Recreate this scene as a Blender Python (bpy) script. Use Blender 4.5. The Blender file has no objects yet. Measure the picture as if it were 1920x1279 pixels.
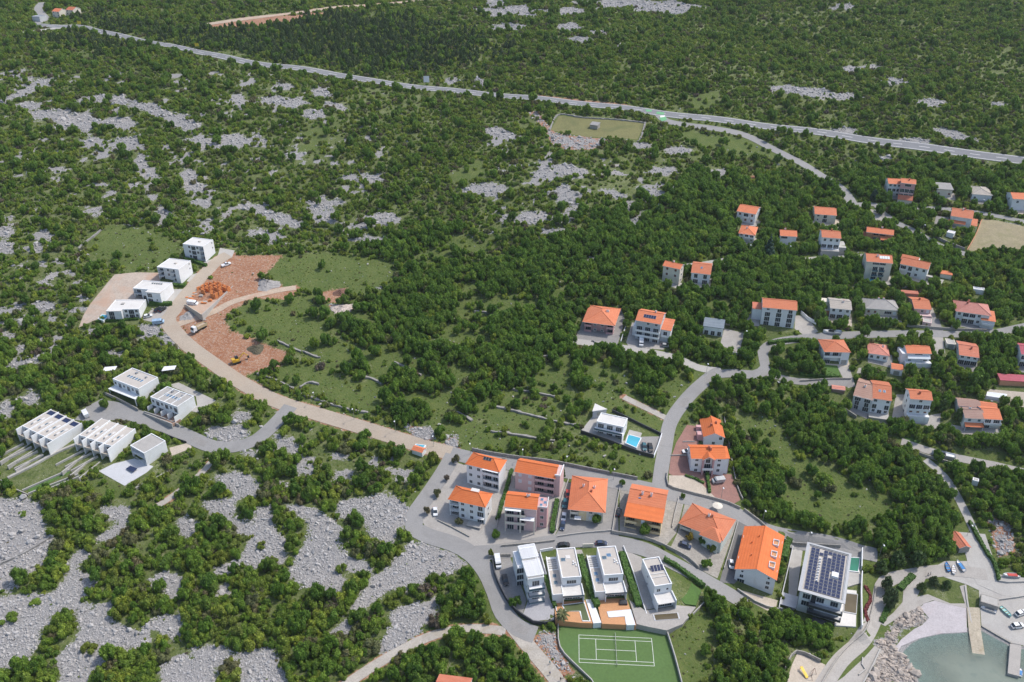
import bpy, bmesh, math, random
import numpy as np
from mathutils import Vector, Matrix
random.seed(7)
rng = np.random.default_rng(11)
scene = bpy.context.scene
col = scene.collection

# ------------------------------------------------------------------ camera
W0, H0 = 1920.0, 1279.0            # pixel frame in which the layout was surveyed
FPX = 1600.0
PITCH = math.radians(30.0)
CAM = np.array([0.0, 0.0, 233.0])
cd = bpy.data.cameras.new('camera')
cd.sensor_width = 36.0
cd.lens = FPX / W0 * 36.0
cd.clip_start = 1.0
cd.clip_end = 20000.0
co = bpy.data.objects.new('camera', cd)
co.location = CAM
co.rotation_euler = (math.pi / 2 - PITCH, 0, 0)
col.objects.link(co)
scene.camera = co

# ------------------------------------------------------------------ light
SUN_EL = math.radians(56.0)
SUN_AZ = math.atan2(0.93, 0.36)    # clockwise from +Y: from the right, slightly beyond
world = bpy.data.worlds.new('World')
scene.world = world
world.use_nodes = True
wn = world.node_tree
wn.nodes.clear()
sky = wn.nodes.new('ShaderNodeTexSky')
sky.sky_type = 'NISHITA'
sky.sun_disc = False
sky.sun_elevation = SUN_EL
sky.sun_rotation = SUN_AZ
sky.air_density = 1.0
sky.dust_density = 2.0
sky.ozone_density = 1.0
bgn = wn.nodes.new('ShaderNodeBackground')
bgn.inputs['Strength'].default_value = 0.15
won = wn.nodes.new('ShaderNodeOutputWorld')
wn.links.new(sky.outputs[0], bgn.inputs[0])
wn.links.new(bgn.outputs[0], won.inputs[0])
sl = bpy.data.lights.new('sun', 'SUN')
sl.energy = 2.5
sl.angle = math.radians(3.0)
sl.color = (1.0, 0.94, 0.85)
so = bpy.data.objects.new('sun', sl)
sdir = Vector((math.sin(SUN_AZ) * math.cos(SUN_EL), math.cos(SUN_AZ) * math.cos(SUN_EL), math.sin(SUN_EL)))
so.rotation_euler = (-sdir).to_track_quat('-Z', 'Y').to_euler()
so.location = (0, 0, 400)
col.objects.link(so)
scene.view_settings.view_transform = 'Standard'
scene.view_settings.look = 'None'
scene.view_settings.gamma = 1.0
scene.view_settings.exposure = 0.5

# ------------------------------------------------------------------ survey helpers
sP, cP = math.sin(PITCH), math.cos(PITCH)
def ray(px, py):
    u = (np.asarray(px, float) - W0 / 2) / FPX
    v = (np.asarray(py, float) - H0 / 2) / FPX
    return np.stack([u, cP - v * sP, -sP - v * cP], -1)
def project(P):
    P = np.asarray(P, float) - CAM
    zc = P[..., 1] * cP - P[..., 2] * sP
    yd = -(P[..., 1] * sP + P[..., 2] * cP)
    return np.stack([W0 / 2 + FPX * P[..., 0] / zc, H0 / 2 + FPX * yd / zc], -1), zc
def at_z(px, py, z):
    r = ray(px, py)
    t = (np.asarray(z) - CAM[2]) / r[..., 2]
    return CAM + r * np.asarray(t)[..., None]
def poly_dist(x, y, P):
    """signed distance to a closed polygon (negative inside)"""
    x = np.asarray(x, float); y = np.asarray(y, float)
    d2 = np.full(x.shape, 1e18); ins = np.zeros(x.shape, bool)
    n = len(P)
    for i in range(n):
        ax, ay = P[i]; bx, by = P[(i + 1) % n]
        ex, ey = bx - ax, by - ay
        L = ex * ex + ey * ey + 1e-12
        t = np.clip(((x - ax) * ex + (y - ay) * ey) / L, 0, 1)
        d2 = np.minimum(d2, (x - ax - t * ex) ** 2 + (y - ay - t * ey) ** 2)
        c = ((ay > y) != (by > y)) & (x < ex * (y - ay) / (ey if abs(ey) > 1e-9 else 1e-9) + ax)
        ins ^= c
    d = np.sqrt(d2)
    return np.where(ins, -d, d)
def line_dist(x, y, P):
    x = np.asarray(x, float); y = np.asarray(y, float)
    d2 = np.full(x.shape, 1e18)
    for (ax, ay), (bx, by) in zip(P[:-1], P[1:]):
        ex, ey = bx - ax, by - ay
        L = ex * ex + ey * ey + 1e-12
        t = np.clip(((x - ax) * ex + (y - ay) * ey) / L, 0, 1)
        d2 = np.minimum(d2, (x - ax - t * ex) ** 2 + (y - ay - t * ey) ** 2)
    return np.sqrt(d2)
def sstep(a, b, x):
    t = np.clip((x - a) / (b - a), 0, 1)
    return t * t * (3 - 2 * t)

# sea outline at z = 0
SEA = at_z(*np.array([(1687,1222),(1705,1204),(1724,1194),(1762,1186),(1799,1184),(1840,1180),(1894,1209),(1914,1214),
    (2010,1216),(2300,1500),(2300,1900),(1720,1900),(1722,1300),(1715,1262),(1694,1232)], float).T, 0.0)[:, :2]
PADS = []      # (polygon xy, z, blend width)
def pad(pxpoly, z, blend=5.0):
    P = at_z(*np.array(pxpoly, float).T, z)[:, :2]
    PADS.append((P, z, blend))
    return P
KY = np.array([-3000., 60, 150, 189, 300, 450, 600, 700, 900, 1300, 3000, 9000])
KS = [0.02, 0.05, 0.08, 0.15, 0.17, 0.18, 0.14, 0.09, 0.06, 0.05, 0.01]
KZ = [0.0]
for i in range(len(KS)): KZ.append(KZ[-1] + KS[i] * (KY[i + 1] - KY[i]))
KZ = np.array(KZ); KZ = KZ - np.interp(189.0, KY, KZ) + 8.0
_fy = np.arange(-3000, 9000, 2.0); _fz = np.interp(_fy, KY, KZ)
_k = np.ones(41) / 41; _fz = np.convolve(np.pad(_fz, 20, mode='edge'), _k, 'valid')
def terrain(x, y):
    x = np.asarray(x, float); y = np.asarray(y, float)
    z = np.interp(y, _fy, _fz)
    a = sstep(230, 420, y)
    z = z + a * (1.6 * np.sin(x / 47.0 + 0.7 * np.sin(y / 63.0)) + 1.3 * np.sin(y / 39.0 + x / 71.0 + 1.1)) \
          + (0.35 + a * .3) * np.sin(x / 17.0 + y / 23.0) * np.sin(y / 13.0 - x / 29.0)
    z = z + sstep(650, 1100, y) * 6 * np.sin(x / 160.0 + y / 210.0)
    d = poly_dist(x, y, SEA)
    dp = np.maximum(d, 0)
    cap = 0.12 + 0.075 * dp + 0.0011 * dp ** 2
    k = 2.0
    h = np.clip(0.5 + 0.5 * (cap - z) / k, 0, 1)
    zm = cap * (1 - h) + z * h - k * h * (1 - h) * sstep(0, 25, dp)
    zm = np.where(d < 0, np.maximum(0.12 + 0.16 * d, -3.5), np.where(d < 400, zm, z))
    for P, pz, bl in PADS:
        cx, cy = P.mean(0); R = np.abs(P - [cx, cy]).max() * 1.5 + bl
        m = (np.abs(x - cx) < R) & (np.abs(y - cy) < R)
        if not m.any(): continue
        if zm.ndim == 0:
            w = 1 - sstep(0.6, bl, poly_dist(x, y, P)); zm = zm * (1 - w) + pz * w
        else:
            w = 1 - sstep(0.6, bl, poly_dist(x[m], y[m], P))
            zm = zm.copy(); zm[m] = zm[m] * (1 - w) + pz * w
    return zm
def ground(px, py, off=0.0):
    """pixel(s) of the survey -> point(s) on the terrain"""
    r = np.atleast_2d(ray(px, py))
    lo = np.full(len(r), 150.0); hi = np.full(len(r), 3500.0)
    for _ in range(36):
        m = (lo + hi) / 2
        p = CAM + r * m[:, None]
        b = p[:, 2] < terrain(p[:, 0], p[:, 1]) + off
        hi = np.where(b, m, hi); lo = np.where(b, lo, m)
    p = CAM + r * ((lo + hi) / 2)[:, None]
    return p[0] if np.ndim(px) == 0 else p
def gp(pts, off=0.0):
    a = np.array(pts, float)
    return ground(a[:, 0], a[:, 1], off)
# key: FL base px, FR base px, eave px-y ('L' above FL or 'R' above FR), back right eave px
HT = {
 'A1':((217.5,733),(265.5,752),('R',734),(297,712.5)),
 'A2':((287.5,767),(337.5,786),('R',764),(367.5,745)),
 'A3':((41,828),(97,852),('R',831),(160,795.5)),
 'A4':((147.5,846),(209,863),('R',841),(271,807)),
 'A5':((250,857),(276,872),('R',852.5),(314,831)),
 'B1':((348,484),(386,489),('R',463),(404.5,451)),
 'B2':((300,526),(340,531),('R',506),(357,489.5)),
 'B3':((254,560),(309.5,565),('R',546),(323,531)),
 'B4':((206,597.5),(264,597),('R',580.5),(278,562.5)),
 'C1':((876,907),(935.5,922),('R',883),(946,862)),
 'C2':((966,917.5),(1039,931),('R',896),(1045,876)),
 'C3':((844,967),(909.5,982),('R',949),(924.5,926)),
 'C4':((947.5,991),(1005,997),('R',954),(1012,927)),
 'C5':((1068,974),(1130,980),('R',957.5),(1143,899)),
 'C6':((1170,990),(1237.5,1003),('R',979.5),(1252.5,925)),
 'C7':((1274,1000),(1350,1031),('R',1010),(1359,968)),
 'C8':((1375.5,1091),(1449,1111),('L',1066),(1469.5,1005.5)),
 'C9':((1492.5,1144),(1569,1167),('L',1106),(1573,1037.5)),
 'D1':((989,1126),(1019,1121),('R',1082.5),(1000,1025.5)),
 'D2':((1059,1124),(1092.5,1121),('R',1082.5),(1074,1028)),
 'D3':((1139,1120),(1171,1115.5),('R',1077.5),(1152.5,1025)),
 'D4':((1229,1140),(1264,1132),('R',1096),(1240,1044.5)),
 'E1':((1318,836),(1355,837.5),('L',818),(1351,787.5)),
 'E2':((1293,887),(1355.5,888),('L',858),(1358,835)),
 'F1':((1117.5,811),(1167.5,822),('R',802),(1180,786)),
 'G1':((1095,621),(1149,628),('R',608),(1166,579.5)),
 'G2':((1190,636),(1235,644),('R',607),(1245,586)),
 'G3':((1317.5,626),(1354,631),('R',616),(1360.5,604.5)),
 'G4':((1425,609),(1487.5,615),('L',575),(1493,564)),
 'H1':((1380,414),(1414,420),('R',401),(1419.5,387.5)),
 'H2':((1384,451),(1412.5,455),('R',440.5),(1420,426)),
 'H3':((1461,457),(1491,459),('L',441),(1502,433)),
 'H4':((1536,475),(1570,477.5),('L',444),(1572,433)),
 'H5':((1525.5,416),(1565,419),('L',400.5),(1568,390)),
 'H6':((1622,450),(1671,456),('L',434),(1666,431)),
 'H7':((1241,527),(1272,534),('R',504),(1272.5,494)),
 'H8':((1294.5,530),(1329,534),('L',510),(1325,493)),
 'H9':((1618,523),(1665,527),('R',493),(1669,478)),
 'H10':((1684,514),(1734.5,525),('R',504.5),(1750,494)),
 'H11':((1661,368),(1685,369.5),('R',345),(1686,335.5)),
 'H11b':((1682,378),(1708,381),('L',338),(1711,332)),
 'H12':((1754,367),(1783,369),('R',356),(1784,347)),
 'H13':((1820,375),(1857,378),('R',366),(1861,352)),
 'H14':((1893,394),(1933,396),('L',372),None),
 'H15':((1779,422),(1818,428),('R',410),(1825,395)),
 'I1':((1553.6,596),(1592,599.6),('L',576.6),(1598,562)),
 'I2':((1621.5,588.7),(1681.7,593),('R',580.6),(1684,563.5)),
 'I3':((1712.4,588),(1743,590),('L',577.7),(1743.5,559)),
 'I4':((1788,603),(1850,611.7),('L',582),(1859,572)),
 'I5':((1541.6,681.7),(1588.7,683),('L',658.7),(1582.8,637.5)),
 'I6':((1627,673),(1663,678),('R',666),(1665.8,647.8)),
 'I7':((1696,681.7),(1739.8,682.8),('L',661),(1740,651)),
 'I8':((1794.5,681.7),(1829.5,687),('R',669.7),(1832.8,644.5)),
 'I9':((1908,686),(1935,689),('L',663),None),
 'J1':((1595,765),(1630,774),('L',741),(1633,714)),
 'J1b':((1630,774),(1664,779),('R',751),(1668,717)),
 'J2':((1697,785),(1736.5,788),('L',746.5),(1743,736.6)),
 'J3':((1804,802),(1840,804),('L',782.6),(1843,765)),
 'J3b':((1840,802),(1872,804),('R',786),(1873,762)),
 'K1':((1797,1037),(1815.5,1036),('R',1027),(1810.5,1002.5)),
 'K2':((1835.5,1137),(1869,1147.5),('L',1130),(1870,1124.6)),
}
ROOFPX = {'D2': ((1053.7,1085),(1090,1082.5),(1074,1028)), 'D3': ((1132.5,1080),(1168.7,1077.5),(1152.5,1025)), 'D4': ((1227.5,1101),(1260,1096),(1240,1044.5))}
def solve_roof(key, zb, h):
    A, B, Cc = ROOFPX[key]; a = at_z(*A, zb + h); b = at_z(*B, zb + h); c = at_z(*Cc, zb + h); e = b[:2] - a[:2]; w = float(np.hypot(*e)); ex = e / w
    return dict(key=key, a=np.array([a[0], a[1], zb]), zb=zb, w=w, d=float((c[:2] - a[:2]) @ np.array([-ex[1], ex[0]])), h=h, ang=math.atan2(ex[1], ex[0]))
def solve_house(key, depth=None):
    FL, FR, (side, ey), B = HT[key]
    g = gp([FL, FR]); zb = float(g[:, 2].mean())
    a = at_z(FL[0], FL[1], zb); b = at_z(FR[0], FR[1], zb)
    c = a if side == 'L' else b
    lo, hi = 0.5, 30.0
    for _ in range(40):
        m = (lo + hi) / 2
        p, _z = project(c + np.array([0, 0, m]))
        if p[1] > ey: lo = m
        else: hi = m
    h = lo
    e = b[:2] - a[:2]; w = float(np.hypot(*e)); ex = e / w; ey_ = np.array([-ex[1], ex[0]])
    skew = 0
    if B is not None:
        q = at_z(B[0], B[1], zb + h)[:2] - a[:2]
        d = float(q @ ey_); skew = float(q @ ex) - w
    else: d = 10.0
    return dict(key=key, a=a, zb=zb, w=w, d=depth or d, h=h, ang=math.atan2(ex[1], ex[0]), skew=skew)
# ------------------------------------------------------------------ materials
MATS = {}
def nodes_of(name):
    m = bpy.data.materials.new(name); m.use_nodes = True
    nt = m.node_tree
    b = nt.nodes['Principled BSDF']
    return m, nt, b
def N(nt, t, **kw):
    n = nt.nodes.new(t)
    for k, v in kw.items():
        if k.startswith('i_'):
            key = k[2:]
            key = int(key) if key.isdigit() else key.replace('_', ' ')
            n.inputs[key].default_value = v
        else: setattr(n, k, v)
    return n
def ramp(nt, fac, stops):
    r = nt.nodes.new('ShaderNodeValToRGB')
    el = r.color_ramp.elements
    while len(el) < len(stops): el.new(0.5)
    for e, (p, c) in zip(el, stops): e.position = p; e.color = (*c, 1)
    nt.links.new(fac, r.inputs[0])
    return r.outputs[0]
def mixc(nt, fac, a, b, bt='MIX'):
    m = nt.nodes.new('ShaderNodeMix'); m.data_type = 'RGBA'; m.blend_type = bt
    if isinstance(fac, (int, float)): m.inputs[0].default_value = fac
    else: nt.links.new(fac, m.inputs[0])
    for s, v in ((6, a), (7, b)):
        if isinstance(v, tuple): m.inputs[s].default_value = (*v, 1)
        else: nt.links.new(v, m.inputs[s])
    return m.outputs[2]
def noise(nt, scale, detail=4, rough=0.6, coord='Object', dist=0.0, vec=None):
    if vec is None:
        tc = nt.nodes.new('ShaderNodeTexCoord'); vec = tc.outputs[coord]
    n = N(nt, 'ShaderNodeTexNoise', i_Scale=scale, i_Detail=detail, i_Roughness=rough, i_Distortion=dist)
    nt.links.new(vec, n.inputs['Vector'])
    return n.outputs['Fac']
def math_n(nt, op, a, b=None, clamp=False):
    m = nt.nodes.new('ShaderNodeMath'); m.operation = op; m.use_clamp = clamp
    for i, v in enumerate((a, b)):
        if v is None: continue
        if isinstance(v, (int, float)): m.inputs[i].default_value = v
        else: nt.links.new(v, m.inputs[i])
    return m.outputs[0]
def bump(nt, b, h, strength=0.5, dist=0.1):
    n = N(nt, 'ShaderNodeBump', i_Strength=strength, i_Distance=dist)
    nt.links.new(h, n.inputs['Height']); nt.links.new(n.outputs[0], b.inputs['Normal'])
def surf(name, c, var=0.12, scale=0.6, rough=0.85, bmp=0.0, metal=0.0, fine=4.0, stain=None):
    """plain surface with mottled tone, weather stains and fine relief"""
    if name in MATS: return MATS[name]
    m, nt, b = nodes_of(name)
    lo = tuple(max(0, x * (1 - var * 1.6)) for x in c); hi = tuple(min(1, x * (1 + var)) for x in c)
    n1 = noise(nt, scale, 6, 0.65); n2 = noise(nt, fine, 3, 0.6)
    c1 = ramp(nt, n1, [(0.3, lo), (0.7, hi)])
    c2 = mixc(nt, 0.5, c1, ramp(nt, n2, [(0.3, tuple(x * .8 for x in lo)), (0.65, hi)]))
    if stain:
        n3 = noise(nt, scale * 0.45, 5, 0.7, dist=1.2)
        c2 = mixc(nt, math_n(nt, 'MULTIPLY', ramp(nt, n3, [(0.52, (0, 0, 0)), (0.68, (1, 1, 1))]), 0.7), c2, stain)
    nt.links.new(c2, b.inputs['Base Color'])
    b.inputs['Roughness'].default_value = rough; b.inputs['Metallic'].default_value = metal
    if bmp: bump(nt, b, n2, bmp, 0.05)
    MATS[name] = m
    return m
def tile_mat(name, c1, c2, c3):
    if name in MATS: return MATS[name]
    m, nt, b = nodes_of(name)
    tc = nt.nodes.new('ShaderNodeTexCoord')
    big = noise(nt, 0.35, 5, 0.65, vec=tc.outputs['Object'], dist=0.6)
    fine = noise(nt, 5.0, 2, 0.5, vec=tc.outputs['Object'])
    base = mixc(nt, ramp(nt, big, [(0.35, (0, 0, 0)), (0.68, (1, 1, 1))]), c1, c2)
    base = mixc(nt, math_n(nt, 'MULTIPLY', ramp(nt, fine, [(0.45, (0, 0, 0)), (0.7, (1, 1, 1))]), 0.55), base, c3)
    w = N(nt, 'ShaderNodeTexWave', i_Scale=0.9, i_Distortion=0.25); w.wave_type = 'BANDS'; w.bands_direction = 'Z'
    nt.links.new(tc.outputs['Object'], w.inputs['Vector'])
    wf = N(nt, 'ShaderNodeTexWave', i_Scale=1.3, i_Distortion=0.15); wf.wave_type = 'BANDS'; wf.bands_direction = 'DIAGONAL'
    nt.links.new(tc.outputs['Object'], wf.inputs['Vector'])
    base = mixc(nt, math_n(nt, 'MULTIPLY', w.outputs['Fac'], 0.18), base, tuple(x * .6 for x in c1))
    oi = nt.nodes.new('ShaderNodeObjectInfo')
    base = mixc(nt, 1.0, base, ramp(nt, oi.outputs['Random'], [(0, (.80, .82, .86)), (.5, (1, 1, 1)), (1, (1.08, 1.02, .94))]), 'MULTIPLY')
    st = noise(nt, .9, 6, .75, vec=tc.outputs['Object'], dist=1.5)
    base = mixc(nt, math_n(nt, 'MULTIPLY', ramp(nt, st, [(.54, (0, 0, 0)), (.72, (1, 1, 1))]), .45), base, tuple(x * .62 + .03 for x in c1))
    nt.links.new(base, b.inputs['Base Color']); b.inputs['Roughness'].default_value = 0.8
    bump(nt, b, math_n(nt, 'ADD', w.outputs['Fac'], wf.outputs['Fac']), 0.5, 0.06)
    MATS[name] = m
    return m
T_ORANGE = tile_mat('tile_orange', (.60, .145, .035), (.66, .18, .05), (.50, .12, .04))
T_SALMON = tile_mat('tile_salmon', (.56, .17, .075), (.62, .21, .10), (.43, .13, .07))
T_OLD = tile_mat('tile_old_red', (.47, .15, .085), (.53, .20, .13), (.34, .11, .075))
T_PINK = tile_mat('tile_pink', (.52, .20, .15), (.58, .26, .20), (.42, .15, .12))
T_GREY = tile_mat('tile_grey', (.33, .31, .29), (.40, .38, .35), (.26, .25, .24))
T_BROWN = tile_mat('tile_brown', (.33, .20, .16), (.38, .25, .20), (.25, .16, .13))
T_MAGENTA = tile_mat('tile_crimson', (.36, .07, .10), (.42, .10, .13), (.30, .06, .09))
T_SLATE = tile_mat('sheet_slate', (.16, .20, .24), (.20, .24, .28), (.14, .17, .20))
WHITE = surf('render_white', (.74, .75, .76), .05, .5, .8, stain=(.60, .60, .58))
CREAM = surf('render_cream', (.66, .61, .52), .06, .5, .85, stain=(.52, .48, .41))
PINK = surf('render_pink', (.62, .45, .44), .06, .5, .85, stain=(.5, .38, .37))
ROSE = surf('render_rose', (.56, .33, .33), .06, .5, .85)
YELLOW = surf('render_yellow', (.70, .56, .33), .06, .5, .85, stain=(.58, .46, .28))
GREYW = surf('render_grey', (.50, .51, .53), .06, .5, .85, stain=(.42, .42, .42))
MINT = surf('render_mint', (.58, .63, .58), .05, .5, .85)
TERRA = surf('render_terracotta', (.55, .27, .16), .08, .5, .85)
BROWNW = surf('rough_brown_wall', (.30, .20, .15), .15, .8, .9)
STONE = surf('stone_wall', (.34, .32, .29), .22, .9, .95, .6, fine=2.2, stain=(.24, .23, .21))
DRYST = surf('dry_stone', (.27, .26, .248), .30, 1.2, .95, .9, fine=2.5)
CONC = surf('concrete_pale', (.40, .385, .36), .10, .25, .9, .2, fine=3, stain=(.32, .30, .28))
PAVE = surf('paving_pale', (.36, .338, .312), .12, .22, .9, .3, fine=2.6, stain=(.28, .26, .235))
PAVEG = surf('paving_grey', (.26, .25, .24), .14, .25, .9, .3, fine=2.6, stain=(.19, .185, .18))
COBB = surf('cobble_grey', (.30, .28, .25), .20, .5, .9, .6, fine=1.6, stain=(.22, .21, .18))
REDPV = surf('paving_red', (.27, .145, .12), .16, .3, .9, .3, fine=2.6, stain=(.21, .12, .10))
SANDY = surf('sandy_soil', (.46, .40, .33), .14, .3, .95, .3, fine=2, stain=(.36, .31, .25))
TERRAC = surf('terrace_orange', (.53, .27, .13), .08, .4, .85, fine=3)
ASPH = surf('asphalt_worn', (.265, .26, .255), .08, .12, .9, .2, fine=2.5, stain=(.20, .196, .192))
ASPHD = surf('asphalt_dark', (.15, .148, .146), .12, .15, .9, .2, fine=2.5, stain=(.11, .11, .11))
HWAY = surf('asphalt_highway', (.19, .195, .205), .07, .08, .9, .1, fine=1.5)
DIRTR = surf('road_dusty_concrete', (.385, .325, .26), .10, .10, .95, .2, fine=1.8, stain=(.36, .28, .21))
TRACK = surf('track_gravel', (.40, .37, .33), .16, .2, .95, .3, fine=2, stain=(.30, .26, .2))
TRKRED = surf('track_earth', (.43, .34, .26), .16, .15, .95, .3, fine=1.5, stain=(.40, .24, .17))
PAINT = surf('paint_white', (.72, .72, .70), .06, .5, .7)
PGREEN = surf('paint_green', (.12, .36, .16), .08, .5, .7)
FRAME = surf('frame_white', (.72, .72, .72), .04, .5, .5)
SHUT = surf('shutter_pale', (.62, .66, .70), .05, .5, .6)
SHUTB = surf('shutter_brown', (.16, .07, .05), .1, .5, .6)
SHUTG = surf('shutter_teal', (.05, .14, .17), .1, .5, .6)
DARKM = surf('metal_anthracite', (.055, .06, .07), .1, .5, .45, metal=.3)
GALV = surf('metal_grey', (.38, .39, .40), .06, .5, .45, metal=.6)
ROOFD = surf('roof_gravel', (.46, .425, .385), .08, .6, .95, .3, fine=4, stain=(.40, .365, .33))
ROOFW = surf('roof_membrane', (.60, .585, .56), .06, .4, .85, stain=(.50, .48, .45))
ROOFG = surf('roof_membrane_grey', (.36, .345, .325), .10, .5, .9, .2, stain=(.27, .26, .25))
BRICK = surf('hollow_brick', (.62, .22, .07), .16, 1.0, .9, .4, fine=3)
WOOD = surf('timber', (.32, .22, .13), .16, 1.0, .85, fine=3)
HEDGEW = surf('woven_brown', (.20, .13, .08), .2, 1.0, .9)
RUBBER = surf('tyre_rubber', (.02, .02, .02), .1, 2, .8)
COURT = surf('court_turf', (.085, .152, .042), .07, .10, .95, .1, fine=1.2, stain=(.075, .145, .042))
LAWN = surf('lawn', (.075, .15, .03), .16, .25, .95, .4, fine=1.5, stain=(.06, .12, .025))
def glossy(name, c, rough=0.08, metal=0.0, spec=.5):
    if name in MATS: return MATS[name]
    m, nt, b = nodes_of(name)
    n1 = noise(nt, 0.7, 2)
    nt.links.new(ramp(nt, n1, [(0.3, tuple(x * .8 for x in c)), (0.7, tuple(min(1, x * 1.15) for x in c))]), b.inputs['Base Color'])
    b.inputs['Roughness'].default_value = rough; b.inputs['Metallic'].default_value = metal
    b.inputs['Specular IOR Level'].default_value = spec
    MATS[name] = m
    return m
GLASS = glossy('window_glass', (.035, .045, .055), .06)
GLASSB = glossy('window_glass_blue', (.08, .13, .17), .06)
SOLAR = glossy('solar_cell', (.018, .026, .07), .12)
SKYL = glossy('skylight_glass', (.10, .19, .30), .08)
def carpaint(nm, c): return glossy('car_paint_' + nm, c, .22)
# pool water: clear body over a pale tiled basin
def water_mat(name, c, rough=.05, bscale=1.2, bstr=.25, trans=0.0):
    m, nt, b = nodes_of(name)
    b.inputs['Roughness'].default_value = rough
    b.inputs['IOR'].default_value = 1.33
    n = noise(nt, bscale, 4, 0.6)
    nt.links.new(ramp(nt, noise(nt, .12, 3), [(0.3, tuple(x * .85 for x in c)), (0.7, tuple(min(1, x * 1.15) for x in c))]), b.inputs['Base Color'])
    b.inputs['Transmission Weight'].default_value = trans
    bump(nt, b, n, bstr, .08)
    MATS[name] = m
    return m
POOLW = water_mat('pool_water', (.07, .36, .48))
POOLGR = water_mat('pool_water_green', (.10, .125, .06), bstr=.05)
POOLEM = water_mat('pool_cover_green', (.03, .17, .11), rough=.35, bstr=.1)
POOLDK = water_mat('pool_water_dark', (.11, .09, .055), bstr=.05)
# foliage
def leaf_mat(name, cols, trans=.22, island=.35):
    m, nt, b = nodes_of(name)
    oi = nt.nodes.new('ShaderNodeObjectInfo'); ge = nt.nodes.new('ShaderNodeNewGeometry')
    base = ramp(nt, oi.outputs['Random'], [(i / max(1, len(cols) - 1), c) for i, c in enumerate(cols)])
    br = ramp(nt, ge.outputs['Random Per Island'], [(0, (.62, .62, .62)), (1, (1.35, 1.32, 1.15))])
    c2 = mixc(nt, 1.0, base, br, 'MULTIPLY')
    nt.links.new(c2, b.inputs['Base Color']); b.inputs['Roughness'].default_value = .62
    b.inputs['Specular IOR Level'].default_value = .25
    tr = nt.nodes.new('ShaderNodeBsdfTranslucent'); nt.links.new(c2, tr.inputs[0])
    mx = nt.nodes.new('ShaderNodeMixShader'); mx.inputs[0].default_value = trans
    out = nt.nodes['Material Output']
    nt.links.new(b.outputs[0], mx.inputs[1]); nt.links.new(tr.outputs[0], mx.inputs[2]); nt.links.new(mx.outputs[0], out.inputs[0])
    MATS[name] = m
    return m
LF_TREE = leaf_mat('leaf_tree', [(0.115, 0.22, 0.033), (0.164, 0.287, 0.046), (0.096, 0.187, 0.033), (0.21, 0.335, 0.056), (0.129, 0.241, 0.042), (0.176, 0.268, 0.051), (0.102, 0.201, 0.037), (0.143, 0.261, 0.04), (0.243, 0.342, 0.06)], 0.46)
LF_SHRUB = leaf_mat('leaf_shrub', [(0.162, 0.268, 0.041), (0.221, 0.331, 0.052), (0.126, 0.226, 0.04), (0.279, 0.367, 0.065), (0.162, 0.282, 0.045), (0.199, 0.253, 0.059), (0.325, 0.394, 0.065), (0.126, 0.218, 0.041), (0.237, 0.31, 0.059)], 0.46)
LF_BRIGHT = leaf_mat('leaf_spring_green', [(0.154, 0.209, 0.033), (0.187, 0.231, 0.039), (0.132, 0.198, 0.039)], 0.35)
LF_PINE = leaf_mat('leaf_pine', [(0.066, 0.115, 0.04), (0.086, 0.144, 0.044), (0.078, 0.115, 0.051), (0.102, 0.155, 0.046)], 0.2)
LF_CEDAR = leaf_mat('leaf_cedar', [(0.039, 0.077, 0.056), (0.048, 0.087, 0.064)], 0.1)
LF_OLIVE = leaf_mat('leaf_olive', [(0.125, 0.144, 0.069), (0.15, 0.163, 0.075), (0.163, 0.144, 0.081)], 0.3)
LF_HEDGE = leaf_mat('leaf_hedge', [(0.075, 0.158, 0.038), (0.09, 0.18, 0.042)], 0.3)
LF_DRY = leaf_mat('leaf_dry', [(.16, .13, .10), (.14, .12, .10)])
LF_YELLOW = leaf_mat('leaf_yellow', [(.26, .19, .02), (.24, .20, .03)])
LF_RED = leaf_mat('leaf_red', [(.16, .035, .04), (.18, .05, .05)])
BARK = surf('bark', (.11, .085, .065), .2, 2.0, .95, .5)
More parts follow.
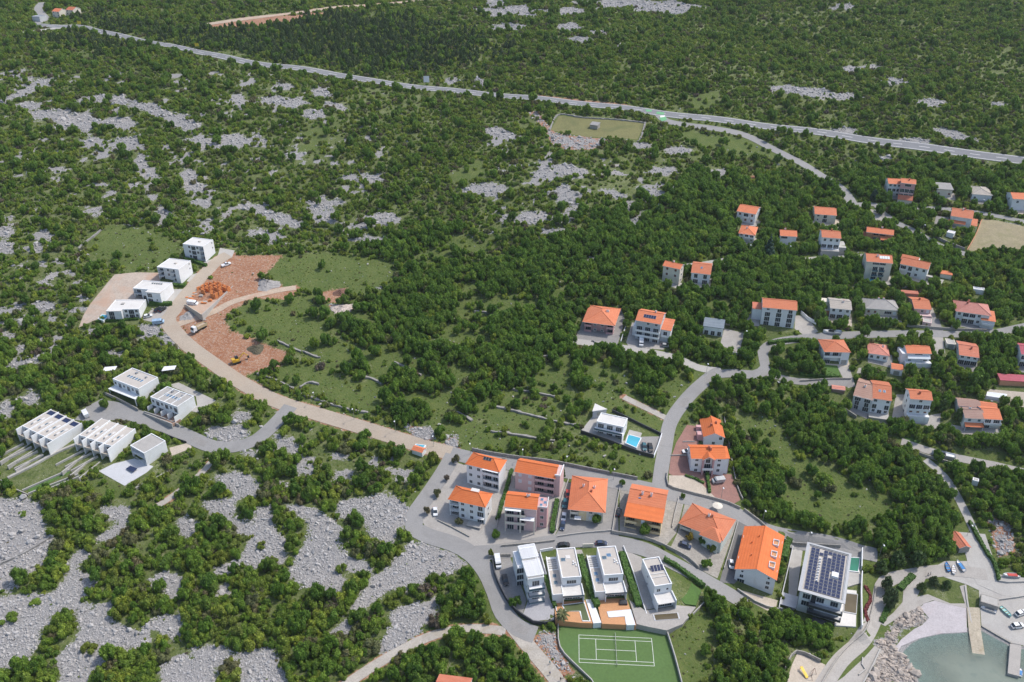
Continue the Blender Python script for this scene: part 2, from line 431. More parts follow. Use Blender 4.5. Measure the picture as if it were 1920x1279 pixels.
# limestone rubble
def stone_mat():
    m, nt, b = nodes_of('limestone')
    oi = nt.nodes.new('ShaderNodeObjectInfo')
    c = ramp(nt, oi.outputs['Random'], [(0, (.25, .244, .242)), (.35, (.365, .355, .35)), (.7, (.47, .455, .445)), (1, (.42, .39, .36))])
    n = noise(nt, 3.0, 4)
    c = mixc(nt, .4, c, ramp(nt, n, [(.3, (.20, .197, .20)), (.7, (.41, .405, .40))]))
    nt.links.new(c, b.inputs['Base Color']); b.inputs['Roughness'].default_value = .95
    MATS['limestone'] = m
    return m
LIME = stone_mat()
def warm_stone():
    m = LIME.copy(); m.name = 'shore_stone'
    for n in m.node_tree.nodes:
        if n.type == 'VALTORGB':
            for e in n.color_ramp.elements: e.color = (e.color[0] * 1.12, e.color[1] * 1.0, e.color[2] * .88, 1)
    return m
SHOREM = warm_stone()
def ground_mat():
    m, nt, b = nodes_of('karst_ground')
    at = N(nt, 'ShaderNodeAttribute', attribute_name='cover'); sep = nt.nodes.new('ShaderNodeSeparateColor')
    nt.links.new(at.outputs['Color'], sep.inputs[0])
    tc = nt.nodes.new('ShaderNodeTexCoord'); V = tc.outputs['Object']
    n_big = noise(nt, .03, 4, .6, vec=V); n_mid = noise(nt, .16, 5, .65, vec=V, dist=.4); n_fine = noise(nt, .9, 5, .7, vec=V); n_grain = noise(nt, 3.2, 3, .7, vec=V)
    # scrub floor: litter, thin grass, weathered stone showing through
    fl = mixc(nt, ramp(nt, n_mid, [(.35, (0, 0, 0)), (.65, (1, 1, 1))]), (.085, .115, .034), (.135, .160, .052))
    fl = mixc(nt, ramp(nt, n_fine, [(.55, (0, 0, 0)), (.75, (1, 1, 1))]), fl, (.21, .195, .13))
    fl = mixc(nt, math_n(nt, 'MULTIPLY', ramp(nt, n_fine, [(.36, (1, 1, 1)), (.48, (0, 0, 0))]), .75), fl, (.045, .07, .02))
    spk = math_n(nt, 'MULTIPLY', ramp(nt, n_grain, [(.56, (0, 0, 0)), (.64, (1, 1, 1))]), ramp(nt, n_mid, [(.48, (0, 0, 0)), (.62, (1, 1, 1))]))
    fl = mixc(nt, math_n(nt, 'MULTIPLY', spk, .7), fl, (.42, .41, .40))
    # meadow
    me = mixc(nt, ramp(nt, n_mid, [(.3, (0, 0, 0)), (.7, (1, 1, 1))]), (.072, .110, .027), (.118, .148, .042))
    me = mixc(nt, math_n(nt, 'MULTIPLY', ramp(nt, n_fine, [(.5, (0, 0, 0)), (.72, (1, 1, 1))]), .6), me, (.19, .185, .075))
    me = mixc(nt, math_n(nt, 'MULTIPLY', ramp(nt, n_grain, [(.40, (1, 1, 1)), (.52, (0, 0, 0))]), .45), me, (.05, .085, .02))
    # bare earth
    di = mixc(nt, ramp(nt, n_mid, [(.32, (0, 0, 0)), (.68, (1, 1, 1))]), (.27, .118, .062), (.37, .205, .125))
    di = mixc(nt, ramp(nt, n_fine, [(.48, (0, 0, 0)), (.68, (1, 1, 1))]), di, (.43, .335, .265))
    di = mixc(nt, math_n(nt, 'MULTIPLY', ramp(nt, n_grain, [(.42, (1, 1, 1)), (.52, (0, 0, 0))]), .5), di, (.19, .08, .045))
    # limestone pavement
    vo = N(nt, 'ShaderNodeTexVoronoi', i_Scale=1.5, i_Randomness=1.0); vo.feature = 'DISTANCE_TO_EDGE'
    nt.links.new(V, vo.inputs['Vector'])
    ro = mixc(nt, ramp(nt, n_fine, [(.3, (0, 0, 0)), (.7, (1, 1, 1))]), (.22, .215, .213), (.36, .35, .344))
    ro = mixc(nt, math_n(nt, 'MULTIPLY', ramp(nt, vo.outputs['Distance'], [(.02, (1, 1, 1)), (.10, (0, 0, 0))]), .55), ro, (.12, .12, .123))
    ro = mixc(nt, math_n(nt, 'MULTIPLY', ramp(nt, n_big, [(.52, (0, 0, 0)), (.66, (1, 1, 1))]), .4), ro, (.36, .33, .305))
    def msk(ch, amt, lo, hi):
        s = math_n(nt, 'ADD', sep.outputs[ch], math_n(nt, 'MULTIPLY', math_n(nt, 'SUBTRACT', n_mid, .5), amt))
        s = math_n(nt, 'ADD', s, math_n(nt, 'MULTIPLY', math_n(nt, 'SUBTRACT', n_fine, .5), amt * .8))
        return ramp(nt, s, [(lo, (0, 0, 0)), (hi, (1, 1, 1))])
    c = mixc(nt, msk(2, .6, .40, .62), fl, me)
    c = mixc(nt, msk(1, 1.2, .36, .52), c, di)
    c = mixc(nt, msk(0, 1.5, .44, .54), c, ro)
    nt.links.new(c, b.inputs['Base Color']); b.inputs['Roughness'].default_value = .95; b.inputs['Specular IOR Level'].default_value = .2
    hh = math_n(nt, 'ADD', n_fine, math_n(nt, 'MULTIPLY', n_grain, .6))
    bump(nt, b, hh, .8, .35)
    return m
GROUND = ground_mat()
# opaque shallow water: the bed's tone is carried by the bed mesh below a thin clear layer
def sea_simple():
    m, nt, b = nodes_of('sea_surface')
    n = noise(nt, .05, 4, .6); n2 = noise(nt, .35, 4, .6)
    c = ramp(nt, n, [(.3, (.165, .205, .175)), (.7, (.22, .25, .205))])
    c = mixc(nt, math_n(nt, 'MULTIPLY', ramp(nt, n2, [(.5, (0, 0, 0)), (.7, (1, 1, 1))]), .4), c, (.11, .16, .14))
    nt.links.new(c, b.inputs['Base Color'])
    b.inputs['Roughness'].default_value = .2; b.inputs['IOR'].default_value = 1.33
    bump(nt, b, math_n(nt, 'ADD', noise(nt, .9, 5, .65), math_n(nt, 'MULTIPLY', noise(nt, 3.0, 3), .4)), .3, .12)
    tr = nt.nodes.new('ShaderNodeBsdfTransparent'); tr.inputs[0].default_value = (.75, .9, .87, 1)
    at = N(nt, 'ShaderNodeAttribute', attribute_name='depth')
    mx = nt.nodes.new('ShaderNodeMixShader')
    nt.links.new(at.outputs['Fac'], mx.inputs[0]); nt.links.new(tr.outputs[0], mx.inputs[1]); nt.links.new(b.outputs[0], mx.inputs[2])
    nt.links.new(mx.outputs[0], nt.nodes['Material Output'].inputs[0])
    return m
SEAM = sea_simple()
BEACH = surf('beach_pebble', (.43, .40, .41), .12, .3, .9, .3, fine=2, stain=(.36, .30, .30))
BEDROCK = surf('shore_rock', (.44, .40, .37), .25, .5, .95, .9, fine=1.2, stain=(.28, .25, .23))

# ------------------------------------------------------------------ mesh + object helpers
def link(o, parent=None):
    col.objects.link(o)
    if parent is not None: o.parent = parent
    return o
def tag(o, label=None, cat=None, group=None, kind=None):
    if label: o['label'] = label
    if cat: o['category'] = cat
    if group: o['group'] = group
    if kind: o['kind'] = kind
    return o
def empty(name, loc=(0, 0, 0), rz=0.0):
    o = bpy.data.objects.new(name, None); o.empty_display_size = .5
    o.location = loc; o.rotation_euler = (0, 0, rz)
    return link(o)
class MB:
    def __init__(s): s.v = []; s.f = []; s.m = []
    def quad(s, *p, mi=0):
        b = len(s.v); s.v += [tuple(map(float, q)) for q in p]; s.f.append(tuple(range(b, b + len(p)))); s.m.append(mi); return s
    def hexa(s, p, mi=0):
        """8 points: bottom loop (ccw from above) then top loop"""
        b = len(s.v); s.v += [tuple(map(float, q)) for q in p]
        for q in ((3, 2, 1, 0), (4, 5, 6, 7), (0, 1, 5, 4), (1, 2, 6, 5), (2, 3, 7, 6), (3, 0, 4, 7)):
            s.f.append(tuple(b + i for i in q)); s.m.append(mi)
        return s
    def box(s, x0, x1, y0, y1, z0, z1, mi=0):
        return s.hexa([(x0, y0, z0), (x1, y0, z0), (x1, y1, z0), (x0, y1, z0), (x0, y0, z1), (x1, y0, z1), (x1, y1, z1), (x0, y1, z1)], mi)
    def prism(s, P, z0, z1, mi=0, mt=None):
        n = len(P); b = len(s.v)
        z0s = z0 if hasattr(z0, '__len__') else [z0] * n; z1s = z1 if hasattr(z1, '__len__') else [z1] * n
        s.v += [(float(x), float(y), float(z)) for (x, y), z in zip(P, z0s)] + [(float(x), float(y), float(z)) for (x, y), z in zip(P, z1s)]
        s.f.append(tuple(b + n - 1 - i for i in range(n))); s.m.append(mi)
        s.f.append(tuple(b + n + i for i in range(n))); s.m.append(mi if mt is None else mt)
        for i in range(n):
            j = (i + 1) % n; s.f.append((b + i, b + j, b + n + j, b + n + i)); s.m.append(mi)
        return s
    def xprism(s, prof, x0, x1, mi=0):
        """profile in (y, z), extruded along x"""
        n = len(prof); b = len(s.v)
        s.v += [(x0, y, z) for y, z in prof] + [(x1, y, z) for y, z in prof]
        s.f.append(tuple(b + n - 1 - i for i in range(n))); s.m.append(mi); s.f.append(tuple(b + n + i for i in range(n))); s.m.append(mi)
        for i in range(n):
            j = (i + 1) % n; s.f.append((b + i, b + j, b + n + j, b + n + i)); s.m.append(mi)
        return s
    def tube(s, p0, p1, r0, r1=None, n=6, mi=0):
        r1 = r0 if r1 is None else r1
        p0 = Vector(p0); p1 = Vector(p1); d = (p1 - p0).normalized()
        a = d.orthogonal().normalized(); c = d.cross(a); b = len(s.v)
        for p, r in ((p0, r0), (p1, r1)):
            for k in range(n):
                t = 2 * math.pi * k / n; q = p + (a * math.cos(t) + c * math.sin(t)) * r; s.v.append(tuple(q))
        for k in range(n):
            j = (k + 1) % n; s.f.append((b + k, b + j, b + n + j, b + n + k)); s.m.append(mi)
        s.f.append(tuple(b + n - 1 - k for k in range(n))); s.m.append(mi); s.f.append(tuple(b + n + k for k in range(n))); s.m.append(mi)
        return s
    def mesh(s, name, mats):
        me = bpy.data.meshes.new(name)
        me.from_pydata(s.v, [], s.f)
        mats = mats if isinstance(mats, (list, tuple)) else [mats]
        for m in mats: me.materials.append(m)
        me.polygons.foreach_set('material_index', s.m)
        bm = bmesh.new(); bm.from_mesh(me); bmesh.ops.recalc_face_normals(bm, faces=bm.faces); bm.to_mesh(me); bm.free()
        return me
    def build(s, name, mats, parent=None):
        return link(bpy.data.objects.new(name, s.mesh(name, mats)), parent)
_cache = {}
def cached(key, fn):
    if key not in _cache: _cache[key] = fn()
    return _cache[key]
def put(name, me, parent, loc=(0, 0, 0), rz=0.0, sc=None):
    o = bpy.data.objects.new(name, me); o.location = loc
    if rz: o.rotation_euler = (0, 0, rz)
    if sc: o.scale = sc
    return link(o, parent)
# ------------------------------------------------------------------ survey of the land (pixel outlines -> terrain)
def Z(pts, x0, y0, s): return [(x0 + x / s, y0 + y / s) for x, y in pts]
z1 = lambda p: Z(p, 0, 920, 3.5556)
z2 = lambda p: Z(p, 480, 900, 3.374)
z3 = lambda p: Z(p, 380, 740, 4.0)
z4 = lambda p: Z(p, 840, 960, 4.0)
z5 = lambda p: Z(p, 1240, 960, 4.0)
z6 = lambda p: Z(p, 1500, 960, 4.01)
z8 = lambda p: Z(p, 1040, 540, 4.0)
zE = lambda p: Z(p, 1100, 740, 4.0)
zA = lambda p: Z(p, 0, 640, 4.0)
zB = lambda p: Z(p, 140, 420, 4.0)
# level pads: tennis court, seafront villa, pool villa
COURT_PX = z4([(830,858),(1630,888),(1748,1300),(1085,1300),(838,1022)])
court_z = float(ground(1155, 1222)[2])
COURT_P = pad(COURT_PX, court_z, 4.0)
pad(z5([(985,270),(1340,300),(1500,310),(1500,880),(1240,850),(1000,750)]), 3.4, 5.0)
ROCK = [z1(p) for p in (
 [(1165,190),(1240,165),(1360,240),(1250,320),(1170,260)],
 [(1350,80),(1480,60),(1720,0),(1720,30),(1580,60),(1560,170),(1640,210),(1690,200),(1720,110),(1800,110),(1790,200),(1840,250),(1900,340),(1870,430),(1780,440),(1700,520),(1610,470),(1510,570),(1430,570),(1420,510),(1590,470),(1680,310),(1580,280),(1490,190),(1400,160)],
 [(950,600),(1110,530),(1210,590),(1220,700),(1170,720),(1110,700),(1100,620),(1000,620)],
 [(1440,660),(1530,600),(1530,690),(1460,690)],
 [(-200,760),(90,690),(310,690),(440,600),(480,420),(560,390),(610,440),(530,490),(530,550),(620,560),(650,650),(590,660),(540,750),(590,760),(740,740),(760,780),(730,830),(760,890),(940,950),(990,870),(1060,850),(1190,830),(1210,990),(1170,980),(1010,930),(1000,1010),(880,1060),(720,1080),(620,1240),(600,1400),(400,1400),(390,1080),(530,1000),(520,870),(500,800),(370,810),(270,950),(260,1010),(190,1120),(110,1190),(-200,1170)],
 [(1060,1170),(1200,1080),(1290,1110),(1280,1040),(1500,1050),(1540,1090),(1800,1060),(1830,1180),(1920,1220),(1920,1400),(1620,1400),(1600,1140),(1530,1110),(1440,1190),(1400,1400),(1080,1400)],
 [(-200,60),(200,50),(270,80),(300,280),(370,290),(340,380),(250,545),(100,600),(90,660),(-200,690)],
 [(690,110),(860,110),(870,170),(820,260),(720,340),(660,330),(690,290),(780,210),(670,180)])]
ROCK += [z2(p) for p in (
 [(0,180),(80,170),(120,260),(130,340),(190,400),(180,540),(130,520),(90,480),(0,560)],
 [(200,160),(380,180),(450,240),(540,290),(510,380),(570,480),(720,530),(730,570),(640,600),(500,540),(580,650),(520,720),(420,710),(270,690),(250,620),(170,590),(240,540),(340,330),(320,250),(210,190)],
 [(530,140),(800,80),(980,180),(960,270),(880,350),(860,400),(720,380),(700,300),(640,230),(560,250),(500,210)],
 [(590,820),(640,760),(740,600),(850,560),(990,400),(1100,400),(1340,510),(1280,560),(1200,610),(1100,600),(1020,680),(950,700),(880,700),(800,740),(620,850)],
 [(830,870),(900,810),(1140,750),(1130,860),(1050,930),(900,1080),(780,1090),(800,1000),(850,930)],
 [(470,970),(560,880),(640,900),(590,990)],
 [(0,1080),(80,1070),(140,1180),(210,1230),(130,1400),(0,1400)])]
ROCK += [z3(p) for p in (
 [(550,300),(750,400),(680,440),(600,370)], [(950,440),(1090,450),(1080,490),(980,490)], [(700,550),(840,570),(720,610)],
 [(1010,570),(1120,560),(1110,620),(960,690)], [(1430,650),(1480,560),(1590,570),(1570,650)],
 [(100,610),(300,580),(440,680),(420,740),(240,780),(170,720)], [(500,650),(660,660),(650,700)], [(640,830),(860,860),(850,900),(650,880)],
 [(30,270),(250,290),(250,350),(60,320)], [(240,140),(330,170),(250,210)], [(300,430),(400,420),(390,470)],
 [(1530,230),(1700,250),(1740,330),(1600,340)], [(1830,330),(1900,310),(1920,400),(1830,400)])]
# seaside rocks
ROCK += [z6([(560,990),(640,920),(720,810),(830,740),(900,700),(970,800),(900,860),(760,880),(720,960),(740,1050),(800,1100),(880,1200),(880,1330),(480,1330),(600,1040)])]
ROCKE = [(53,150,14,4,0),(62,168,30,7,-25),(15,186,20,4,-20),(55,197,18,6,0),(72,214,18,7,0),(120,213,18,7,0),(147,233,38,14,0),(227,230,24,10,0),
 (200,186,30,5,5),(228,188,14,8,0),(278,205,32,8,15),(333,222,30,10,15),(353,240,12,10,0),(377,265,24,9,10),(180,268,20,7,0),(240,273,20,11,0),(220,206,8,5,0),
 (265,310,8,15,0),(275,325,14,8,0),(355,332,12,18,-30),(370,357,17,8,0),(308,400,12,12,0),(440,268,20,12,0),(480,265,14,8,0),(375,381,16,5,0),(447,193,10,10,0),
 (510,188,22,6,0),(547,190,24,8,0),(590,213,14,7,0),(550,291,14,6,0),(533,164,15,5,0),(600,170,14,8,0),(483,300,8,4,0),(486,392,30,9,20),(530,414,28,8,15),
 (600,382,24,9,0),(602,408,20,12,0),(630,380,12,6,0),(718,409,20,10,0),(510,449,22,9,15),(695,450,28,7,0),(675,423,20,4,0),(383,425,10,10,0),(713,541,10,3,0),
 (970,23,45,8,0),(1064,22,20,6,0),(925,6,14,7,0),(950,50,24,6,0),(1062,52,18,7,0),(1090,74,18,5,0),(1126,63,12,4,0),(1172,8,60,8,0),(1168,87,10,4,0),
 (849,152,10,5,0),(896,156,10,8,0),(935,248,20,8,10),(957,257,14,5,0),(587,212,14,7,0),(604,178,12,4,0),(624,198,18,5,15),(916,354,36,8,0),(1060,370,22,14,15),
 (1022,331,22,9,0),(1071,319,25,8,10),(698,336,18,7,0),(661,334,12,5,0),(1000,406,26,9,0),(1044,439,22,8,0),(1117,489,14,6,0),(1189,423,14,10,0),(1155,365,20,6,15),
 (1230,368,16,10,0),(1271,285,18,6,0),(1244,320,20,6,0),(1203,272,14,5,0),(1344,325,14,6,0),(1473,166,22,6,0),(1527,173,40,7,5),(1577,181,25,5,0),(1677,152,18,5,0),
 (1741,194,22,6,0),(1600,131,18,5,0),(1638,125,14,3,0),(1585,12,18,5,0),(1585,247,20,5,0),(1720,264,22,5,0),(1797,256,32,6,15),(1660,299,12,5,0),(1873,195,12,4,0),(1245,12,45,10,0),
 (85,447,18,10,0),(10,462,18,12,0),(8,434,14,8,0),(83,577,16,9,0),(48,601,14,6,0),(12,582,18,5,0),(85,535,7,7,0),(42,500,7,5,0),(107,635,10,4,0),(37,684,28,6,-12),
 (75,668,14,4,0),(205,665,14,8,0),(275,620,17,10,0),(318,638,16,8,30),(170,622,10,4,0),(60,750,14,10,0),(8,766,10,12,0),(450,780,14,8,0),(420,815,28,12,0),(1880,430,22,10,0)]
MEADOW = [[(165,440),(200,422),(270,425),(345,460),(330,490),(250,510),(165,475)], [(500,480),(640,475),(735,490),(740,520),(640,548),(560,545),(500,520)],
 [(430,600),(560,570),(600,600),(640,640),(560,660),(500,640)], [(565,725),(600,690),(640,715),(720,720),(735,745),(700,775),(620,752)], [(720,660),(790,665),(780,700),(730,700)],
 [(800,632),(920,622),(910,650),(820,660)], [(840,680),(890,688),(870,730),(840,722)], [(1385,780),(1440,780),(1500,850),(1560,880),(1640,920),(1700,950),(1620,985),(1500,975),(1460,940),(1480,900),(1440,840),(1390,800)],
 [(840,330),(900,300),(915,325),(860,345)], [(560,250),(620,235),(600,265)], [(540,285),(590,262),(600,278),(560,300)], [(1270,245),(1420,265),(1500,300),(1400,295),(1290,270)], [(1290,180),(1350,170),(1340,200),(1300,210)],
 [(850,572),(905,555),(900,600),(860,598)], [(1250,1190),(1300,1140),(1340,1160),(1330,1300),(1275,1300)], [(985,720),(1060,660),(1090,690),(1060,730)], [(930,750),(1000,735),(990,765),(940,765)],
 [(1160,830),(1235,870),(1230,895),(1160,890)], [(1170,755),(1235,800),(1215,810),(1165,780)], [(895,565),(960,550),(1000,570),(940,600)], [(800,745),(850,735),(870,770),(820,780)], [(1800,840),(1890,850),(1880,870),(1800,862)],
 [(640,770),(760,800),(770,815),(650,785)], [(1310,565),(1360,560),(1370,590),(1330,598)], [(1590,470),(1640,475),(1620,490)], [(560,655),(660,640),(680,670),(620,690),(580,700)], [(160,900),(230,905),(240,935),(180,930)]]
DRYM = [[(1030,245),(1050,215),(1212,231),(1195,264),(1100,258)], [(1840,412),(1925,425),(1925,470),(1812,472)]]
DIRT = [[(310,605),(345,560),(395,505),(440,480),(530,478),(500,510),(480,520),(560,545),(545,560),(470,560),(430,585),(420,600),(430,620),(470,635),(540,660),(520,690),(460,702),(400,672),(350,632)],
 [(597,548),(650,540),(642,566),(617,566)], [(1000,178),(1120,190),(1220,206),(1200,210),(1100,199),(1000,186)],
 [(390,45),(480,34),(560,28),(600,24),(640,20),(545,42),(470,50),(400,52)], [(1385,340),(1395,330),(1420,330),(1410,345)]]
PALE = [[(615,572),(668,572),(652,592),(632,590)], [(1020,242),(1003,222),(985,210),(1010,210),(1022,228),(1045,252),(1142,262),(1112,281),(1062,281),(1032,266)], z2([(540,180),(780,90),(970,190),(960,260),(760,300),(690,210)]), z3([(1830,330),(1900,310),(1925,400),(1830,400)]), z3([(1530,230),(1700,250),(1740,330),(1600,340)]),
 [(1850,965),(1895,985),(1905,1035),(1872,1045)], [(1003,1190),(1042,1190),(1047,1215),(1078,1262),(1058,1266),(1030,1228),(1008,1206)]]
WOOD_Z = [[(1280,690),(1420,690),(1600,780),(1700,850),(1800,960),(1830,1010),(1780,1060),(1640,1050),(1500,1022),(1400,990),(1365,850),(1290,780)], [(1790,870),(1925,890),(1925,960),(1850,960),(1810,900)],
 [(620,560),(850,520),(1080,430),(1300,330),(1560,330),(1640,300),(1920,320),(1920,1000),(1400,720),(1280,740),(1090,780),(1000,860),(760,800),(700,760),(620,690)], [(720,1290),(800,1205),(960,1190),(1010,1240),(1040,1300)],
 [(1320,1110),(1380,1135),(1560,1190),(1540,1235),(1480,1300),(1290,1300),(1330,1180)], [(560,560),(640,590),(700,640),(560,680)], [(640,440),(860,430),(860,600),(760,620),(740,520),(640,470)], [(820,1165),(850,1080),(900,1065),(925,1150),(870,1172)]]
PINE_Z = [[(170,30),(380,60),(470,62),(620,30),(760,40),(900,70),(940,110),(700,135),(500,112),(330,80),(190,55)], [(80,75),(190,70),(260,90),(180,100)]]
SPARSE = [([(560,790),(700,810),(770,850),(760,900),(600,880),(540,830)], .55), ([(430,300),(700,170),(620,330),(470,370)], .7), ([(100,440),(165,480),(60,560),(20,540)], .75), (z1([(620,380),(1200,300),(1250,560),(780,620)]), .55),
 ([(900,250),(1250,300),(1300,380),(900,400)], .72), ([(1040,590),(1080,585),(1090,650),(1040,680)], .5)]

# roads: px polyline, width m, material, height above ground
ROADS = {
 'highway': ([(60,46),(110,50),(150,50),(190,60),(330,88),(460,116),(600,135),(700,152),(800,166),(900,176),(1000,184),(1100,196),(1240,213),(1400,232),(1550,250),(1700,272),(1800,286),(1920,302),(2060,322)], 9.5, HWAY, .22),
 'side_road': ([(1236,216),(1250,227),(1290,235),(1350,243),(1400,255),(1450,280),(1500,305),(1540,330),(1575,352),(1592,372),(1600,388)], 6.5, ASPH, .16),
 'upper_dirt_road': ([(388,46),(480,33),(600,18),(720,8),(830,0),(950,-12)], 7, TRKRED, .16),
 'village_road': ([(428,478),(410,488),(385,512),(355,545),(325,585),(316,605),(350,645),(400,682),(450,716),(500,744),(540,760),(600,778),(680,802),(760,827),(800,839),(850,851)], 7.2, DIRTR, .14),
 'upper_street': ([(845,850),(900,862),(1000,876),(1060,885),(1110,893),(1160,906),(1250,925),(1330,945),(1390,968),(1440,995),(1490,1016),(1560,1023),(1645,1042)], 6.6, ASPH, .15),
 'villa_lane': ([(545,762),(520,790),(480,825),(440,838),(400,838),(360,822),(320,804),(260,782),(215,765),(190,762)], 6.5, ASPH, .17),
 'west_street': ([(850,853),(832,885),(802,930),(778,965),(776,988),(800,1004),(850,1020),(885,1040),(912,1072),(930,1110),(945,1150),(972,1178),(1004,1191)], 6.6, ASPH, .16),
 'lower_street': ([(888,1038),(950,1033),(1030,1018),(1100,1013),(1160,1019),(1210,1031),(1260,1055),(1320,1087),(1370,1116),(1400,1134)], 6.4, ASPH, .18),
 'shore_lane': ([(962,1176),(985,1205),(1015,1240),(1040,1270),(1065,1310)], 5.0, TRACK, .13),
 'footpath': ([(948,1184),(900,1179),(850,1182),(800,1196),(740,1226),(690,1256),(640,1290)], 3.4, TRACK, .12),
 'east_street': ([(1236,912),(1240,880),(1247,840),(1258,790),(1290,745),(1330,708),(1352,696)], 5.7, ASPH, .17),
 'parking_lane': ([(1352,697),(1310,690),(1270,672),(1230,663),(1150,650),(1075,640)], 4.4, CONC, .14),
 'settlement_street': ([(1340,702),(1380,700),(1415,703),(1435,690),(1430,662),(1450,644),(1510,634),(1580,629),(1680,626),(1780,627),(1860,625),(1925,612),(2000,602)], 4.7, ASPH, .15),
 'garden_lane': ([(1432,697),(1480,713),(1530,717),(1600,720)], 3.6, PAVEG, .13),
 'hill_street': ([(1588,386),(1640,384),(1662,408),(1720,437),(1760,460),(1815,478)], 4.6, ASPH, .15),
 'top_street': ([(1640,385),(1700,389),(1780,393),(1840,400),(1930,418)], 4.2, ASPH, .13),
 'terrace_lane': ([(1280,500),(1310,498),(1360,489)], 4.5, CONC, .12),
 'middle_lane': ([(1450,488),(1500,489),(1560,484),(1622,481)], 4.6, CONC, .12),
 'orchard_lane': ([(1690,828),(1750,848),(1830,866),(1930,888)], 3.8, PAVE, .13),
 'shore_path': ([(1735,862),(1770,893),(1797,935),(1828,1000),(1840,1040)], 3.2, CONC, .12),
 'harbour_road': ([(1822,1000),(1838,1050),(1848,1085),(1880,1098),(1990,1112)], 9.5, CONC, .15),
 'promenade': ([(1850,1078),(1780,1070),(1710,1078),(1660,1092),(1646,1140),(1622,1190),(1575,1240),(1535,1300)], 5.2, PAVE, .18),
 'left_track': ([(408,848),(385,880),(350,910),(310,940),(285,955)], 2.6, TRACK, .12),
 'site_track': ([(330,610),(400,585),(440,565),(520,545),(555,540)], 4.0, TRKRED, .12),
 'meadow_track': ([(1170,745),(1200,760),(1250,785)], 3.0, TRACK, .12),
 'junction_spur': ([(60,46),(85,36),(72,18),(80,5)], 7, ASPH, .2), 'hamlet_road': ([(115,52),(70,58),(40,62)], 5, CONC, .18),
}
